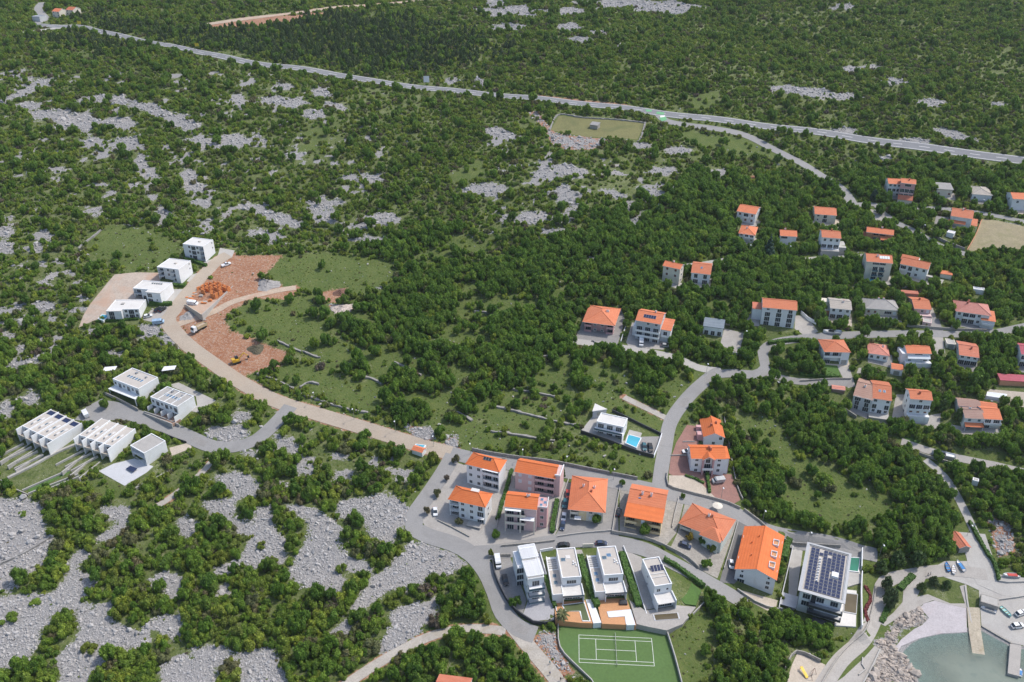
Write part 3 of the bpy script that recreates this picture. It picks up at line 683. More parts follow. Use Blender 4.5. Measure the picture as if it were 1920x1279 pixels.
# paved yards: name, px polygon, material, height
YARDS = [
 ('forecourt', [(838,862),(870,872),(1045,893),(1060,905),(1050,985),(1036,1012),(960,1024),(900,1030),(850,1008),(800,992),(790,975),(800,945),(836,895)], PAVE, .09),
 ('forecourt', [(1060,905),(1158,912),(1160,1008),(1038,1010),(1052,985)], PAVEG, .08),
 ('forecourt', [(1162,915),(1282,942),(1268,1000),(1250,1022),(1162,1000)], COBB, .085),
 ('forecourt', [(1284,944),(1383,976),(1345,1085),(1300,1062),(1256,1030),(1270,1000)], COBB, .095),
 ('driveway', [(1387,972),(1405,985),(1388,1085),(1376,1095),(1349,1092),(1366,1030)], ASPHD, .10),
 ('terrace_paving', [(1386,1106),(1458,1126),(1452,1152),(1398,1124)], SANDY, .09),
 ('red_paving', [(1288,797),(1312,800),(1306,880),(1372,890),(1388,938),(1374,946),(1330,930),(1254,888),(1257,862),(1268,830)], REDPV, .09),
 ('gravel_garden', [(1254,892),(1300,892),(1350,942),(1335,940),(1254,912)], SANDY, .12),
 ('car_park', [(1078,636),(1095,595),(1165,580),(1172,600),(1158,646),(1130,647)], PAVEG, .09),
 ('forecourt', [(1174,642),(1185,605),(1262,615),(1244,656),(1180,652)], PAVE, .08),
 ('driveway', [(1358,616),(1395,625),(1386,662),(1350,647)], PAVE, .09),
 ('driveway', [(1400,592),(1424,585),(1424,612),(1400,610)], PAVE, .09),
 ('driveway', [(1491,592),(1512,592),(1534,622),(1512,632),(1490,617)], PAVE, .08),
 ('grey_courtyard', zA([(740,975),(850,920),(1010,880),(1150,940),(1100,985),(935,1085)]), GREYW, .10),
 ('driveway', zA([(1260,330),(1340,310),(1620,445),(1480,535),(1420,520),(1480,480),(1470,415)]), CONC, .09),
 ('turning_circle', zA([(770,430),(900,500),(1010,540),(1020,600),(880,590),(690,610),(560,590),(650,490)]), ASPH, .13),
 ('driveway', zA([(1270,800),(1420,760),(1440,800),(1290,860)]), SANDY, .09),
 ('driveway', zB([(740,490),(830,490),(790,580),(700,600),(690,560)]), CONC, .10), ('car_park', zB([(570,650),(640,620),(730,620),(690,690),(600,740),(510,720)]), PAVE, .09),
 ('driveway', zB([(1070,250),(1090,180),(1200,200),(1180,250),(1040,300),(960,290)]), CONC, .10), ('driveway', zB([(840,430),(880,380),(960,360),(980,380),(880,440)]), CONC, .10),
 ('harbour_apron', z6([(960,440),(1090,370),(1290,370),(1330,480),(1700,560),(1700,1010),(1590,985),(1365,860),(1345,590),(1250,545),(1110,500)]), CONC, .10),
 ('sandy_yard', z6([(-60,1150),(-20,1060),(190,1150),(130,1330),(-120,1330)]), SANDY, .10),
 ('dark_yard', z4([(342,352),(468,345),(590,660),(560,770),(470,690),(390,560)]), PAVEG, .10), ('side_alley', z4([(940,285),(1003,285),(1075,480),(1010,480)]), PAVE, .10), ('side_alley', z4([(1330,290),(1450,340),(1560,720),(1470,740),(1400,500)]), PAVE, .10), ('side_alley', z4([(1262,290),(1300,290),(1370,480),(1340,620),(1320,470)]), PAVE, .10),
 ('villa_terrace', z8([(195,1075),(300,945),(365,955),(325,1075),(525,1150),(560,1065),(655,1090),(610,1210),(420,1165)]), CONC, .16), ('villa_yard', z8([(650,1118),(790,1115),(740,1262),(612,1215)]), PAVEG, .12),
 ('levelled_plot', [(168,572),(190,545),(215,515),(255,511),(300,512),(301,540),(275,556),(250,572),(226,584),(205,590),(175,602),(148,614),(156,592)], surf('levelled_earth', (.42, .35, .29), .14, .12, .95, .4, fine=1.2, stain=(.42, .27, .19)), .08),
 ('villa_forecourt', z4([(640,300),(690,310),(800,700),(795,815),(640,822),(560,775),(600,665)]), surf('paving_lavender', (.36, .355, .37), .08, .3, .85, .2, fine=2.5), .11),
 ('bare_plot', [(1815,470),(1842,411),(1870,414),(1925,426),(1925,468),(1880,466),(1850,472)], surf('dry_plot_soil', (.29, .25, .155), .16, .2, .95, .4, fine=1.2, stain=(.20, .19, .09)), .07), ('fenced_meadow', [(1032,244),(1049,217),(1120,224),(1209,232),(1195,262),(1100,257)], surf('dry_meadow', (.165, .16, .06), .16, .12, .95, .4, fine=1.0, stain=(.10, .115, .04)), .07),
 ('driveway', [(1570,688),(1592,688),(1604,724),(1590,728)], PAVE, .09), ('patio', [(1856,730),(1925,736),(1925,765),(1900,760),(1842,748)], SANDY, .09),
 ('driveway', [(1736,595),(1760,598),(1770,625),(1745,625)], PAVEG, .09), ('driveway', [(1745,632),(1768,632),(1772,662),(1755,665)], PAVE, .09),
 ('driveway', [(1680,740),(1697,740),(1695,790),(1672,785)], PAVE, .09), ('patio', [(1735,780),(1765,775),(1760,805),(1735,800)], PAVE, .09), ('patio', [(1775,795),(1805,800),(1812,815),(1780,810)], PAVE, .09),
 ('driveway', [(1610,660+30),(1622,690),(1620,700),(1606,700)], PAVE, .09), ('driveway', [(1630,392),(1660,398),(1685,415),(1640,425)], PAVE, .09),
 ('driveway', [(1755,405),(1780,408),(1775,420),(1752,420)], PAVEG, .09), ('patio', [(1728,520),(1770,525),(1765,533),(1730,535)], CONC, .1),
]
def resample(P, step=3.0):
    P = np.asarray(P, float)
    out = []
    n = len(P)
    for i in range(n - 1):
        p0 = P[max(i - 1, 0)]; p1 = P[i]; p2 = P[i + 1]; p3 = P[min(i + 2, n - 1)]
        k = max(1, int(np.hypot(*(p2 - p1)[:2]) / step))
        for j in range(k):
            t = j / k
            out.append(.5 * ((2 * p1) + (-p0 + p2) * t + (2 * p0 - 5 * p1 + 4 * p2 - p3) * t * t + (-p0 + 3 * p1 - 3 * p2 + p3) * t ** 3))
    out.append(P[-1])
    return np.array(out)
def to_xy(px): return gp(px)[:, :2]
ROADW = {k: (resample(to_xy(v[0])), v[1], v[2], v[3]) for k, v in ROADS.items()}
YARDW = [(n, to_xy(p), m, h) for n, p, m, h in YARDS]
ROCKW = [to_xy(p) for p in ROCK]
def ell(e):
    cx, cy, rx, ry, a = e; a = math.radians(a); pts = []; rx *= 1.22; ry *= 1.3
    for k in range(14):
        t = 2 * math.pi * k / 14; j = 1 + .42 * math.sin(3 * t + cx * .7) * math.sin(2 * t + cy) + .22 * math.sin(5 * t + cx); x = rx * 1.12 * math.cos(t) * j; y = ry * math.sin(t) * j
        pts.append((cx + x * math.cos(a) - y * math.sin(a), cy + x * math.sin(a) + y * math.cos(a)))
    return pts
ROCKW += [to_xy(ell(e)) for e in ROCKE]
MEADW = [to_xy(p) for p in MEADOW]; DRYW = [to_xy(p) for p in DRYM]; DIRTW = [to_xy(p) for p in DIRT]; PALEW = [to_xy(p) for p in PALE]
WOODW = [to_xy(p) for p in WOOD_Z]; PINEW = [to_xy(p) for p in PINE_Z]; SPARW = [(to_xy(p), k) for p, k in SPARSE]
HS = {k: solve_house(k) for k in HT}
for k_ in ROOFPX: HS[k_] = solve_roof(k_, court_z + 2.4, 6.7)
def foot(s, m=0.0):
    ex = np.array([math.cos(s['ang']), math.sin(s['ang'])]); ey = np.array([-ex[1], ex[0]]); a = s['a'][:2]
    return np.array([a - ex * m - ey * m, a + ex * (s['w'] + m) - ey * m, a + ex * (s['w'] + m) + ey * (s['d'] + m), a - ex * m + ey * (s['d'] + m)])
FOOT = [foot(s) for s in HS.values()]
PAT = random.Random(5)
for k_, s_ in HS.items():
    if k_[0] in 'HIJ' and k_ not in ('H11b',):
        ex = np.array([math.cos(s_['ang']), math.sin(s_['ang'])]); ey = np.array([-ex[1], ex[0]]); o_ = s_['a'][:2]; w_ = s_['w']; f_ = 2.2 + 2.2 * PAT.random(); a_ = -.8 + PAT.random(); b_ = w_ + .5 + 2.5 * PAT.random()
        P_ = [(a_, -f_), (b_ - .6, -f_ - .4), (b_, .6), (b_ - .1, s_['d'] * .5), (w_ + .05, s_['d'] * .5), (w_ + .05, -.1), (a_, -.1)]
        YARDW.append(('patio', np.array([o_ + ex * p + ey * q for p, q in P_]), PAT.choice([PAVE, CONC, PAVEG, SANDY]), .06))
def in_sets(x, y, sets, soft):
    """soft coverage 0..1 by a list of polygons (bounding boxes first)"""
    out = np.zeros(x.shape)
    for P in sets:
        lo = P.min(0) - soft - 1; hi = P.max(0) + soft + 1
        m = (x > lo[0]) & (x < hi[0]) & (y > lo[1]) & (y < hi[1])
        if not m.any(): continue
        d = poly_dist(x[m], y[m], P)
        out[m] = np.maximum(out[m], 1 - sstep(-soft, soft, d))
    return out

def vnoise(x, y, s, seed):
    R_ = np.random.default_rng(seed); g = R_.random((64, 64)); fx = x / s; fy = y / s; i = np.floor(fx).astype(int); j = np.floor(fy).astype(int); u = fx - i; v = fy - j; u = u * u * (3 - 2 * u); v = v * v * (3 - 2 * v)
    G = lambda a, b: g[a % 64, b % 64]
    return (G(i, j) * (1 - u) + G(i + 1, j) * u) * (1 - v) + (G(i, j + 1) * (1 - u) + G(i + 1, j + 1) * u) * v
LOOSE = [to_xy(p) for p in ([(420,560),(640,545),(860,600),(1080,640),(1330,715),(1240,890),(1000,868),(780,825),(560,745),(440,640)], [(640,440),(1080,420),(1100,560),(860,600),(640,545)])]
def glade(x, y):
    "grassy gaps in the loose central groves"
    n = .6 * vnoise(x + 1300, y, 17, 21) + .4 * vnoise(x + 1300, y, 7, 22)
    return in_sets(x, y, LOOSE, 8.0) * (1 - sstep(.40, .50, n))
CRAGZ = [to_xy(p) for p in ([(-20,130),(450,120),(720,165),(740,440),(420,445),(150,420),(-20,440)], [(900,250),(1300,270),(1320,400),(900,460)], [(-20,440),(160,480),(180,640),(-20,740)], [(520,780),(780,840),(780,920),(430,880)])]
def crag(x, y):
    'small limestone outcrops breaking through the scrub'
    n = .55 * vnoise(x + 2100, y * .8, 8, 41) + .45 * vnoise(x + 2100, y, 3.6, 42)
    return in_sets(x, y, CRAGZ, 10.0) * sstep(.665, .72, n)
# ------------------------------------------------------------------ terrain sheet
def axis(lo, hi, step, far, g=1.06):
    a = list(np.arange(lo, hi, step)); s = step
    while a[-1] < far[1]: s *= g; a.append(a[-1] + s)
    s = step
    while a[0] > far[0]: s *= g; a.insert(0, a[0] - s)
    return np.array(a)
gx = axis(-215, 245, 1.1, (-2300, 2300)); gy = axis(140, 430, 1.1, (-800, 2900), 1.016)
GX, GY = np.meshgrid(gx, gy)
X, Y = GX.ravel(), GY.ravel()
ZT = terrain(X, Y)
near = (np.abs(X) < 900) & (Y > 90) & (Y < 1300)
cov = np.zeros((len(X), 4)); cov[:, 3] = 1
xn, yn = X[near], Y[near]
sf = np.clip((yn - 200) / 300, 1.0, 2.4)
r_ = in_sets(xn, yn, ROCKW, 4.0)
m_ = np.maximum(np.maximum(in_sets(xn, yn, MEADW, 3.0), in_sets(xn, yn, DRYW, 1.5)), glade(xn, yn))
d_ = in_sets(xn, yn, DIRTW, 4.5)
p_ = in_sets(xn, yn, PALEW, 1.5)
for k, (P, w, mt, h) in ROADW.items():
    lo = P.min(0) - 12; hi = P.max(0) + 12
    q = (xn > lo[0]) & (xn < hi[0]) & (yn > lo[1]) & (yn < hi[1])
    dd = line_dist(xn[q], yn[q], P)
    m_[q] = np.maximum(m_[q], .8 * (1 - sstep(w / 2 + 1.5, w / 2 + 4, dd)))
    if mt in (TRACK, TRKRED, DIRTR): d_[q] = np.maximum(d_[q], .62 * (1 - sstep(w / 2, w / 2 + 1.5, dd)))
r_ = np.maximum(r_, .85 * crag(xn, yn))
sea_ = poly_dist(xn, yn, SEA) < 1.0
cov[near, 0] = np.maximum(np.maximum(r_, p_ * .55), sea_ * 1.0); cov[near, 1] = np.maximum(d_, p_); cov[near, 2] = m_
nx, ny = len(gx), len(gy)
ii = np.arange(nx * ny).reshape(ny, nx)
quads = np.stack([ii[:-1, :-1].ravel(), ii[:-1, 1:].ravel(), ii[1:, 1:].ravel(), ii[1:, :-1].ravel()], 1)
me = bpy.data.meshes.new('ground')
me.vertices.add(nx * ny); me.vertices.foreach_set('co', np.stack([X, Y, ZT], 1).ravel())
me.loops.add(quads.size); me.loops.foreach_set('vertex_index', quads.ravel().astype(np.int32))
me.polygons.add(len(quads)); me.polygons.foreach_set('loop_start', np.arange(0, quads.size, 4, dtype=np.int32))
me.update(calc_edges=True)
me.polygons.foreach_set('use_smooth', np.ones(len(quads), bool))
ca = me.color_attributes.new('cover', 'FLOAT_COLOR', 'POINT'); ca.data.foreach_set('color', cov.ravel())
me.materials.append(GROUND)
gobj = link(bpy.data.objects.new('ground', me)); tag(gobj, kind='structure')

# sea sheet with depth for clarity of the water
def sea_sheet():
    xs = np.arange(88, 330, 1.5); ys = np.arange(-60, 222, 1.5)
    A, B = np.meshgrid(xs, ys); a, b = A.ravel(), B.ravel()
    d = -poly_dist(a, b, SEA)
    dep = np.clip(.12 + d * .05, .12, .90)
    idx = np.arange(len(a)).reshape(A.shape)
    F = []
    keep = d.reshape(A.shape) > -2.5
    for j in range(A.shape[0] - 1):
        for i in range(A.shape[1] - 1):
            if keep[j, i] and keep[j + 1, i + 1]: F.append((idx[j, i], idx[j, i + 1], idx[j + 1, i + 1], idx[j + 1, i]))
    me = bpy.data.meshes.new('sea'); me.from_pydata(np.stack([a, b, np.zeros_like(a)], 1).tolist(), [], F)
    at = me.attributes.new('depth', 'FLOAT', 'POINT'); at.data.foreach_set('value', dep)
    me.materials.append(SEAM)
    o = link(bpy.data.objects.new('sea', me)); tag(o, kind='structure')
sea_sheet()

# ------------------------------------------------------------------ roads, yards
def strip(P, w, off, mb, skirt=.45, closed=False, lift=0.0):
    P = np.asarray(P)
    T = np.gradient(P, axis=0); T /= np.linalg.norm(T, axis=1)[:, None] + 1e-9
    Nn = np.stack([-T[:, 1], T[:, 0]], 1)
    rows = []
    for s in (-.5, -.25, 0, .25, .5):
        q = P + Nn * w * s; rows.append(np.column_stack([q, terrain(q[:, 0], q[:, 1]) + off]))
    b = len(mb.v); n = len(P)
    for r in rows: mb.v += [tuple(p) for p in r.tolist()]
    for k in range(4):
        for i in range(n - 1):
            mb.f.append((b + k * n + i + 1, b + k * n + i, b + (k + 1) * n + i, b + (k + 1) * n + i + 1)); mb.m.append(0)
    if skirt:
        for k, sgn in ((0, 1), (4, -1)):
            c = len(mb.v); mb.v += [(x, y, z - skirt) for x, y, z in rows[k].tolist()]
            for i in range(n - 1):
                f = (b + k * n + i, b + k * n + i + 1, c + i + 1, c + i)
                mb.f.append(f); mb.m.append(0)
    return mb
for k, (P, w, mt, h) in ROADW.items():
    o = strip(P, w, h, MB()).build(k, mt); tag(o, kind='structure')
    for p in o.data.polygons: p.use_smooth = False
# painted lines of the highway (children of the road)
hw = bpy.data.objects['highway']
hp = ROADW['highway'][0]
def offset_line(P, d):
    T = np.gradient(P, axis=0); T /= np.linalg.norm(T, axis=1)[:, None]
    return P + np.stack([-T[:, 1], T[:, 0]], 1) * d
for d in (-3.9, 3.9):
    strip(offset_line(hp, d), .34, .255, MB(), 0).build('edge_line', PAINT, hw)
mb = MB(); q = offset_line(hp, 0.0)
for i in range(0, len(q) - 3, 5): strip(q[i:i + 3], .36, .255, mb, 0)
mb.build('centre_line', PAINT, hw)
def draped(name, P, off, mat, parent=None, cell=3.0, skirt=.5, smooth=False):
    bm = bmesh.new()
    vs = [bm.verts.new((float(x), float(y), 0)) for x, y in P]
    f = bm.faces.new(vs)
    lo = P.min(0); hi = P.max(0)
    for ax in (0, 1):
        c = lo[ax] + cell
        while c < hi[ax]:
            co = (c, 0, 0) if ax == 0 else (0, c, 0); no = (1, 0, 0) if ax == 0 else (0, 1, 0)
            bmesh.ops.bisect_plane(bm, geom=bm.faces[:] + bm.edges[:] + bm.verts[:], plane_co=co, plane_no=no, dist=1e-5)
            c += cell
    bmesh.ops.triangulate(bm, faces=bm.faces[:])
    bmesh.ops.recalc_face_normals(bm, faces=bm.faces[:])
    if bm.faces and sum(f.normal.z for f in bm.faces) < 0: bmesh.ops.reverse_faces(bm, faces=bm.faces[:])
    be = [e for e in bm.edges if e.is_boundary]
    co = np.array([v.co[:2] for v in bm.verts]); z = terrain(co[:, 0], co[:, 1]) + off
    for v, zz in zip(bm.verts, z): v.co.z = zz
    r = bmesh.ops.extrude_edge_only(bm, edges=be)
    for v in r['geom']:
        if isinstance(v, bmesh.types.BMVert): v.co.z -= skirt
    me = bpy.data.meshes.new(name); bm.to_mesh(me); bm.free(); me.materials.append(mat)
    return link(bpy.data.objects.new(name, me), parent)
for n, P, m, h in YARDW: tag(draped(n, P, h, m), kind='structure')
# painted islands at the junction
for p in ([(1232,210),(1246,212),(1244,216),(1230,214)], [(1236,221),(1248,219),(1250,226),(1240,228)], [(1210,206),(1222,207),(1222,210),(1212,210)]):
    draped('painted_island', to_xy(p), .27, PGREEN, hw, skirt=.02)
for p in ([(1238,217.5),(1247,217),(1246,220),(1238,221)],):
    draped('painted_chevron', to_xy(p), .29, PAINT, hw, skirt=.02)
# beach and harbour stone
tag(draped('beach', to_xy(z6([(735,1055),(760,1010),(900,950),(1060,915),(1255,905),(1250,715),(1130,690),(1010,668),(930,690),(905,720),(970,800),(920,850),(860,880),(760,960),(700,1040)])), .10, BEACH, skirt=.4), kind='structure')
for p in (z6([(560,1010),(640,1040),(540,1180),(470,1290),(380,1330),(200,1330),(330,1240),(470,1110)]), z6([(780,560),(880,480),(960,470),(880,640),(960,620),(1130,690),(1240,690),(1200,560),(1250,545),(1270,730),(1130,700),(1000,665),(930,690),(870,730),(760,780),(640,860),(600,840),(700,760),(770,680)])):
    tag(draped('promenade_apron', to_xy(p), .14, PAVE), kind='structure')

for rd, ctr in (('east_street', 14), ('east_street', 26), ('upper_street', 30), ('lower_street', 18), ('west_street', 40), ('villa_lane', 12), ('settlement_street', 40)):
    P, w, mt, h = ROADW[rd]; i = min(ctr, len(P) - 4)
    strip(P[i:i + 3], w * .5, h + .012, MB(), 0).build('repair_patch', PAVEG if rd != 'village_road' else ASPH, bpy.data.objects[rd])
# ------------------------------------------------------------------ building kit
WIN = {'w': (1.15, 1.3, .95), 's': (1.15, 1.35, .9), 't': (1.15, 1.35, .9), 'u': (1.15, 1.35, .9), 'd': (1.7, 2.15, .06), 'b': (1.7, 2.15, .06), 'B': (2.4, 2.15, .06), 'l': (2.3, 2.15, .06), 'p': (.7, .8, 1.3), 'g': (2.5, 2.2, .03), 'x': (1.0, 2.1, .04), 'r': (3.2, 1.5, .8)}
def win_meshes(ch):
    w, h, s = WIN[ch]
    fr = MB(); t = .09
    fr.box(-w / 2 - t, -w / 2, -.07, .02, -t, h + t); fr.box(w / 2, w / 2 + t, -.07, .02, -t, h + t)
    fr.box(-w / 2, w / 2, -.07, .02, h, h + t); fr.box(-w / 2 - .04, w / 2 + .04, -.13, .02, -t, 0)
    nm = {'B': 2, 'r': 3, 'l': 2, 'd': 1, 'b': 1, 'w': 1}.get(ch, 0)
    for k in range(nm):
        x = -w / 2 + w * (k + 1) / (nm + 1); fr.box(x - .03, x + .03, -.065, .02, 0, h)
    pn = MB().box(-w / 2, w / 2, -.035, .02, 0, h)
    return fr, pn
def window(parent, ch, x, y, z, rz):
    mats = {'s': SHUT, 't': SHUTB, 'u': SHUTG, 'g': GALV, 'x': WOOD}
    key = 'door' if ch in 'gx' else 'window'
    fm = cached(('wf', ch), lambda: win_meshes(ch)[0].mesh(key, FRAME))
    pm = cached(('wp', ch), lambda: win_meshes(ch)[1].mesh('pane', mats.get(ch, GLASS)))
    f = put(key, fm, parent, (x, y, z + WIN[ch][2]), rz)
    put('shutter' if ch in 'stu' else ('panel' if ch in 'gx' else 'pane'), pm, f)
    return f
def balcony(parent, x0, x1, y, z, dep=1.35, mat=WHITE, rail=WHITE, solid=True):
    b = MB().box(x0, x1, y - dep, y + .02, z - .2, z).build('balcony', mat, parent)
    r = MB()
    if solid:
        r.box(x0, x1, y - dep - .03, y - dep + .05, z + .0, z + .95); r.box(x0 - .03, x0 + .05, y - dep + .06, y - .01, z, z + .95); r.box(x1 - .05, x1 + .03, y - dep + .06, y - .01, z, z + .95)
    else:
        for q in np.arange(x0 + .05, x1, .45): r.box(q - .025, q + .025, y - dep, y - dep + .05, z, z + .92)
        r.box(x0, x1, y - dep - .02, y - dep + .06, z + .92, z + 1.0)
    r.build('railing', rail, b)
    return b
def roof_gable(mb, w, d, h, rise, oh, axis='x', x0=0, y0=0, t=.24):
    if axis == 'x':
        sl = rise / (d / 2); e = h - oh * sl
        prof = [(y0 - oh, e), (y0 + d / 2, h + rise), (y0 + d + oh, e), (y0 + d + oh, e - t), (y0 + d / 2, h + rise - t), (y0 - oh, e - t)]
        A = [(x0 - oh * .7, *p) for p in prof]; B = [(x0 + w + oh * .7, *p) for p in prof]
    else:
        sl = rise / (w / 2); e = h - oh * sl
        prof = [(x0 - oh, e), (x0 + w / 2, h + rise), (x0 + w + oh, e), (x0 + w + oh, e - t), (x0 + w / 2, h + rise - t), (x0 - oh, e - t)]
        A = [(p[0], y0 - oh * .7, p[1]) for p in prof]; B = [(p[0], y0 + d + oh * .7, p[1]) for p in prof]
    b = len(mb.v); mb.v += A + B
    for i in range(6):
        j = (i + 1) % 6; mb.f.append((b + i, b + j, b + 6 + j, b + 6 + i)); mb.m.append(1 if i in (2, 5) else 0)
    for o in (0, 6):
        for q in ((0, 1, 4, 5), (1, 2, 3, 4)): mb.f.append(tuple(b + o + i for i in q)); mb.m.append(1)
def roof_hip(mb, w, d, h, rise, oh, x0=0, y0=0, t=.18, ratio=1.0):
    m = min(w, d) / 2; sl = rise / m; e = h - oh * sl
    c = [(x0 - oh, y0 - oh, e), (x0 + w + oh, y0 - oh, e), (x0 + w + oh, y0 + d + oh, e), (x0 - oh, y0 + d + oh, e)]
    k = m * ratio
    if w >= d: r = [(x0 + k, y0 + d / 2, h + rise), (x0 + w - k, y0 + d / 2, h + rise)]
    else: r = [(x0 + w / 2, y0 + k, h + rise), (x0 + w / 2, y0 + d - k, h + rise)]
    b = len(mb.v); mb.v += c + r + [(x, y, z - t) for x, y, z in c]
    F = [(0, 1, 5, 4), (1, 2, 5), (2, 3, 4, 5), (3, 0, 4)] if w >= d else [(0, 1, 4), (1, 2, 5, 4), (2, 3, 5), (3, 0, 4, 5)]
    for f in F: mb.f.append(tuple(b + i for i in f)); mb.m.append(0)
    for i in range(4):
        j = (i + 1) % 4; mb.f.append((b + i, b + j, b + 6 + j, b + 6 + i)); mb.m.append(1)
    mb.f.append((b + 9, b + 8, b + 7, b + 6)); mb.m.append(1)
    return c, r
def ridge_caps(parent, segs, mat):
    mb = MB()
    for a, b in segs: mb.tube(Vector(a) + Vector((0, 0, .02)), Vector(b) + Vector((0, 0, .02)), .14, n=6)
    return mb.build('ridge_tiles', mat, parent)
def chimney(parent, x, y, z0, z1, mat=WHITE, s=.34):
    c = MB().box(x - s, x + s, y - s, y + s, z0, z1).box(x - s - .08, x + s + .08, y - s - .08, y + s + .08, z1 - .02, z1 + .12).build('chimney', mat, parent)
    MB().box(x - s + .05, x + s - .05, y - s + .05, y + s - .05, z1 + .12, z1 + .28).build('chimney_pot', T_OLD, c)
def roof_z(rt, w, d, h, rise, x, y):
    if rt == 'gx': return h + rise * (1 - abs(y - d / 2) / (d / 2))
    if rt == 'gy': return h + rise * (1 - abs(x - w / 2) / (w / 2))
    if rt == 'hip':
        m = min(w, d) / 2; return h + rise * min(1, min(x, w - x, y, d - y) / m)
    return h
def house(key, label, wall, roofm, rt, rise, fac, side='w', oh=.45, cat='house', chim=1, name='house', h=None, d=None, rail=None, ridges=True, sky=0, solar=0, below=3.0, solid=True, trim=FRAME, seed=0, group=None):
    s = HS[key]; w = s['w']; d = d or s['d']; h = h or s['h']
    R = random.Random(hash(key) if False else sum(ord(c) * (i + 3) for i, c in enumerate(key)) + seed)
    root = empty(name, (float(s['a'][0]), float(s['a'][1]), s['zb']), s['ang'])
    tag(root, label, cat, group)
    ns = len(fac); sh = h / ns
    rail = rail or wall
    # loggia columns from the top row
    nb = max(len(f) for f in fac); bw = w / nb
    lg = [i for i, c in enumerate(fac[0].ljust(nb, '.')) if c == 'l']
    W = MB(); rec = 1.7
    if lg:
        xa, xb = lg[0] * bw, (lg[-1] + 1) * bw
        W.box(0, w, rec, d, -below, h)
        if xa > .3: W.box(0, xa - .12 if xa > 0 else 0, 0, rec, -below, h)
        if xb < w - .3: W.box(xb + .12, w, 0, rec, -below, h)
        W.box(max(xa, 0), xb, .02, rec, h - .3, h)
        if xa < .3: W.box(0, .25, 0, rec, -below, h - .3)
        if xb > w - .3: W.box(w - .25, w, 0, rec, -below, h - .3)
    else: W.box(0, w, 0, d, -below, h)
    if rt == 'gx': W.hexa([(0.02, 0.02, h), (w - .02, .02, h), (w - .02, d - .02, h), (.02, d - .02, h), (.02, d / 2 - .05, h + rise - .16), (w - .02, d / 2 - .05, h + rise - .16), (w - .02, d / 2 + .05, h + rise - .16), (.02, d / 2 + .05, h + rise - .16)])
    if rt == 'gy': W.hexa([(0.02, 0.02, h), (w - .02, .02, h), (w - .02, d - .02, h), (.02, d - .02, h), (w / 2 - .05, .02, h + rise - .16), (w / 2 + .05, .02, h + rise - .16), (w / 2 + .05, d - .02, h + rise - .16), (w / 2 - .05, d - .02, h + rise - .16)])
    wo = W.build('wall', wall, root)
    # roof
    ro = None; mb = MB()
    if rt == 'gx':
        roof_gable(mb, w, d, h, rise, oh, 'x'); ro = mb.build('roof', [roofm, trim], root)
        if ridges: ridge_caps(ro, [((-oh * .7, d / 2, h + rise), (w + oh * .7, d / 2, h + rise))], roofm)
    elif rt == 'gy':
        roof_gable(mb, w, d, h, rise, oh, 'y'); ro = mb.build('roof', [roofm, trim], root)
        if ridges: ridge_caps(ro, [((w / 2, -oh * .7, h + rise), (w / 2, d + oh * .7, h + rise))], roofm)
    elif rt == 'hip':
        c, r = roof_hip(mb, w, d, h, rise, oh); ro = mb.build('roof', [roofm, trim], root)
        if ridges:
            sg = [(r[0], r[1])] + ([(c[0], r[0]), (c[3], r[0]), (c[1], r[1]), (c[2], r[1])] if w >= d else [(c[0], r[0]), (c[1], r[0]), (c[2], r[1]), (c[3], r[1])])
            ridge_caps(ro, sg, roofm)
    elif rt == 'shed':
        mb.hexa([(-oh, -oh, h - .1), (w + oh, -oh, h - .1), (w + oh, d + oh, h + rise - .1), (-oh, d + oh, h + rise - .1), (-oh, -oh, h + .12), (w + oh, -oh, h + .12), (w + oh, d + oh, h + rise + .12), (-oh, d + oh, h + rise + .12)])
        ro = mb.build('roof', roofm, root)
        MB().hexa([(.03, .03, h), (w - .03, .03, h), (w - .03, d - .03, h), (.03, d - .03, h), (.03, .03, h + .02), (w - .03, .03, h + .02), (w - .03, d - .03, h + rise - .15), (.03, d - .03, h + rise - .15)]).build('gable_wall', wall, root)
    elif rt == 'flat':
        ro = MB().box(.32, w - .32, .32, d - .32, h, h + .06).build('roof', roofm, root)
        p = MB(); ph = rise
        p.box(-.04, w + .04, -.04, .3, h + .004, h + ph); p.box(-.04, w + .04, d - .3, d + .04, h + .004, h + ph); p.box(-.04, .3, .3, d - .3, h + .004, h + ph); p.box(w - .3, w + .04, .3, d - .3, h + .004, h + ph)
        p.build('parapet', wall, root)
    # facade
    for i, row in enumerate(fac):
        z = h - (i + 1) * sh; row = row.ljust(nb, '.'); j = 0
        while j < nb:
            c = row[j]; xc = (j + .5) * bw
            if c == 'b' or (c == 'l' and lg):
                k = j
                while k + 1 < nb and row[k + 1] == c: k += 1
                for q in range(j, k + 1): window(root, 'd' if bw < 2.9 else 'B', (q + .5) * bw, rec if c == 'l' else 0, z, 0)
                if c == 'l':
                    if i < ns - 1 or z > .5:
                        pass
                    sl = MB().box(j * bw + .02, (k + 1) * bw - .02, -.15, rec + .02, z - .12, z + .1).build('balcony', wall, root)
                    rl = MB()
                    if solid: rl.box(j * bw + .02, (k + 1) * bw - .02, -.12, -.02, z + .1, z + 1.0)
                    else:
                        rl.box(j * bw + .02, (k + 1) * bw - .02, -.12, -.06, z + .95, z + 1.02)
                        for q in np.arange(j * bw + .2, (k + 1) * bw, .4): rl.box(q - .02, q + .02, -.11, -.07, z + .1, z + .95)
                    rl.build('railing', rail, sl)
                elif z > .8 or i < ns - 1: balcony(root, j * bw + .1, (k + 1) * bw - .1, 0, z, 1.3, wall, rail, solid)
                j = k + 1; continue
            if c in WIN: window(root, c, xc, 0, z, 0)
            j += 1
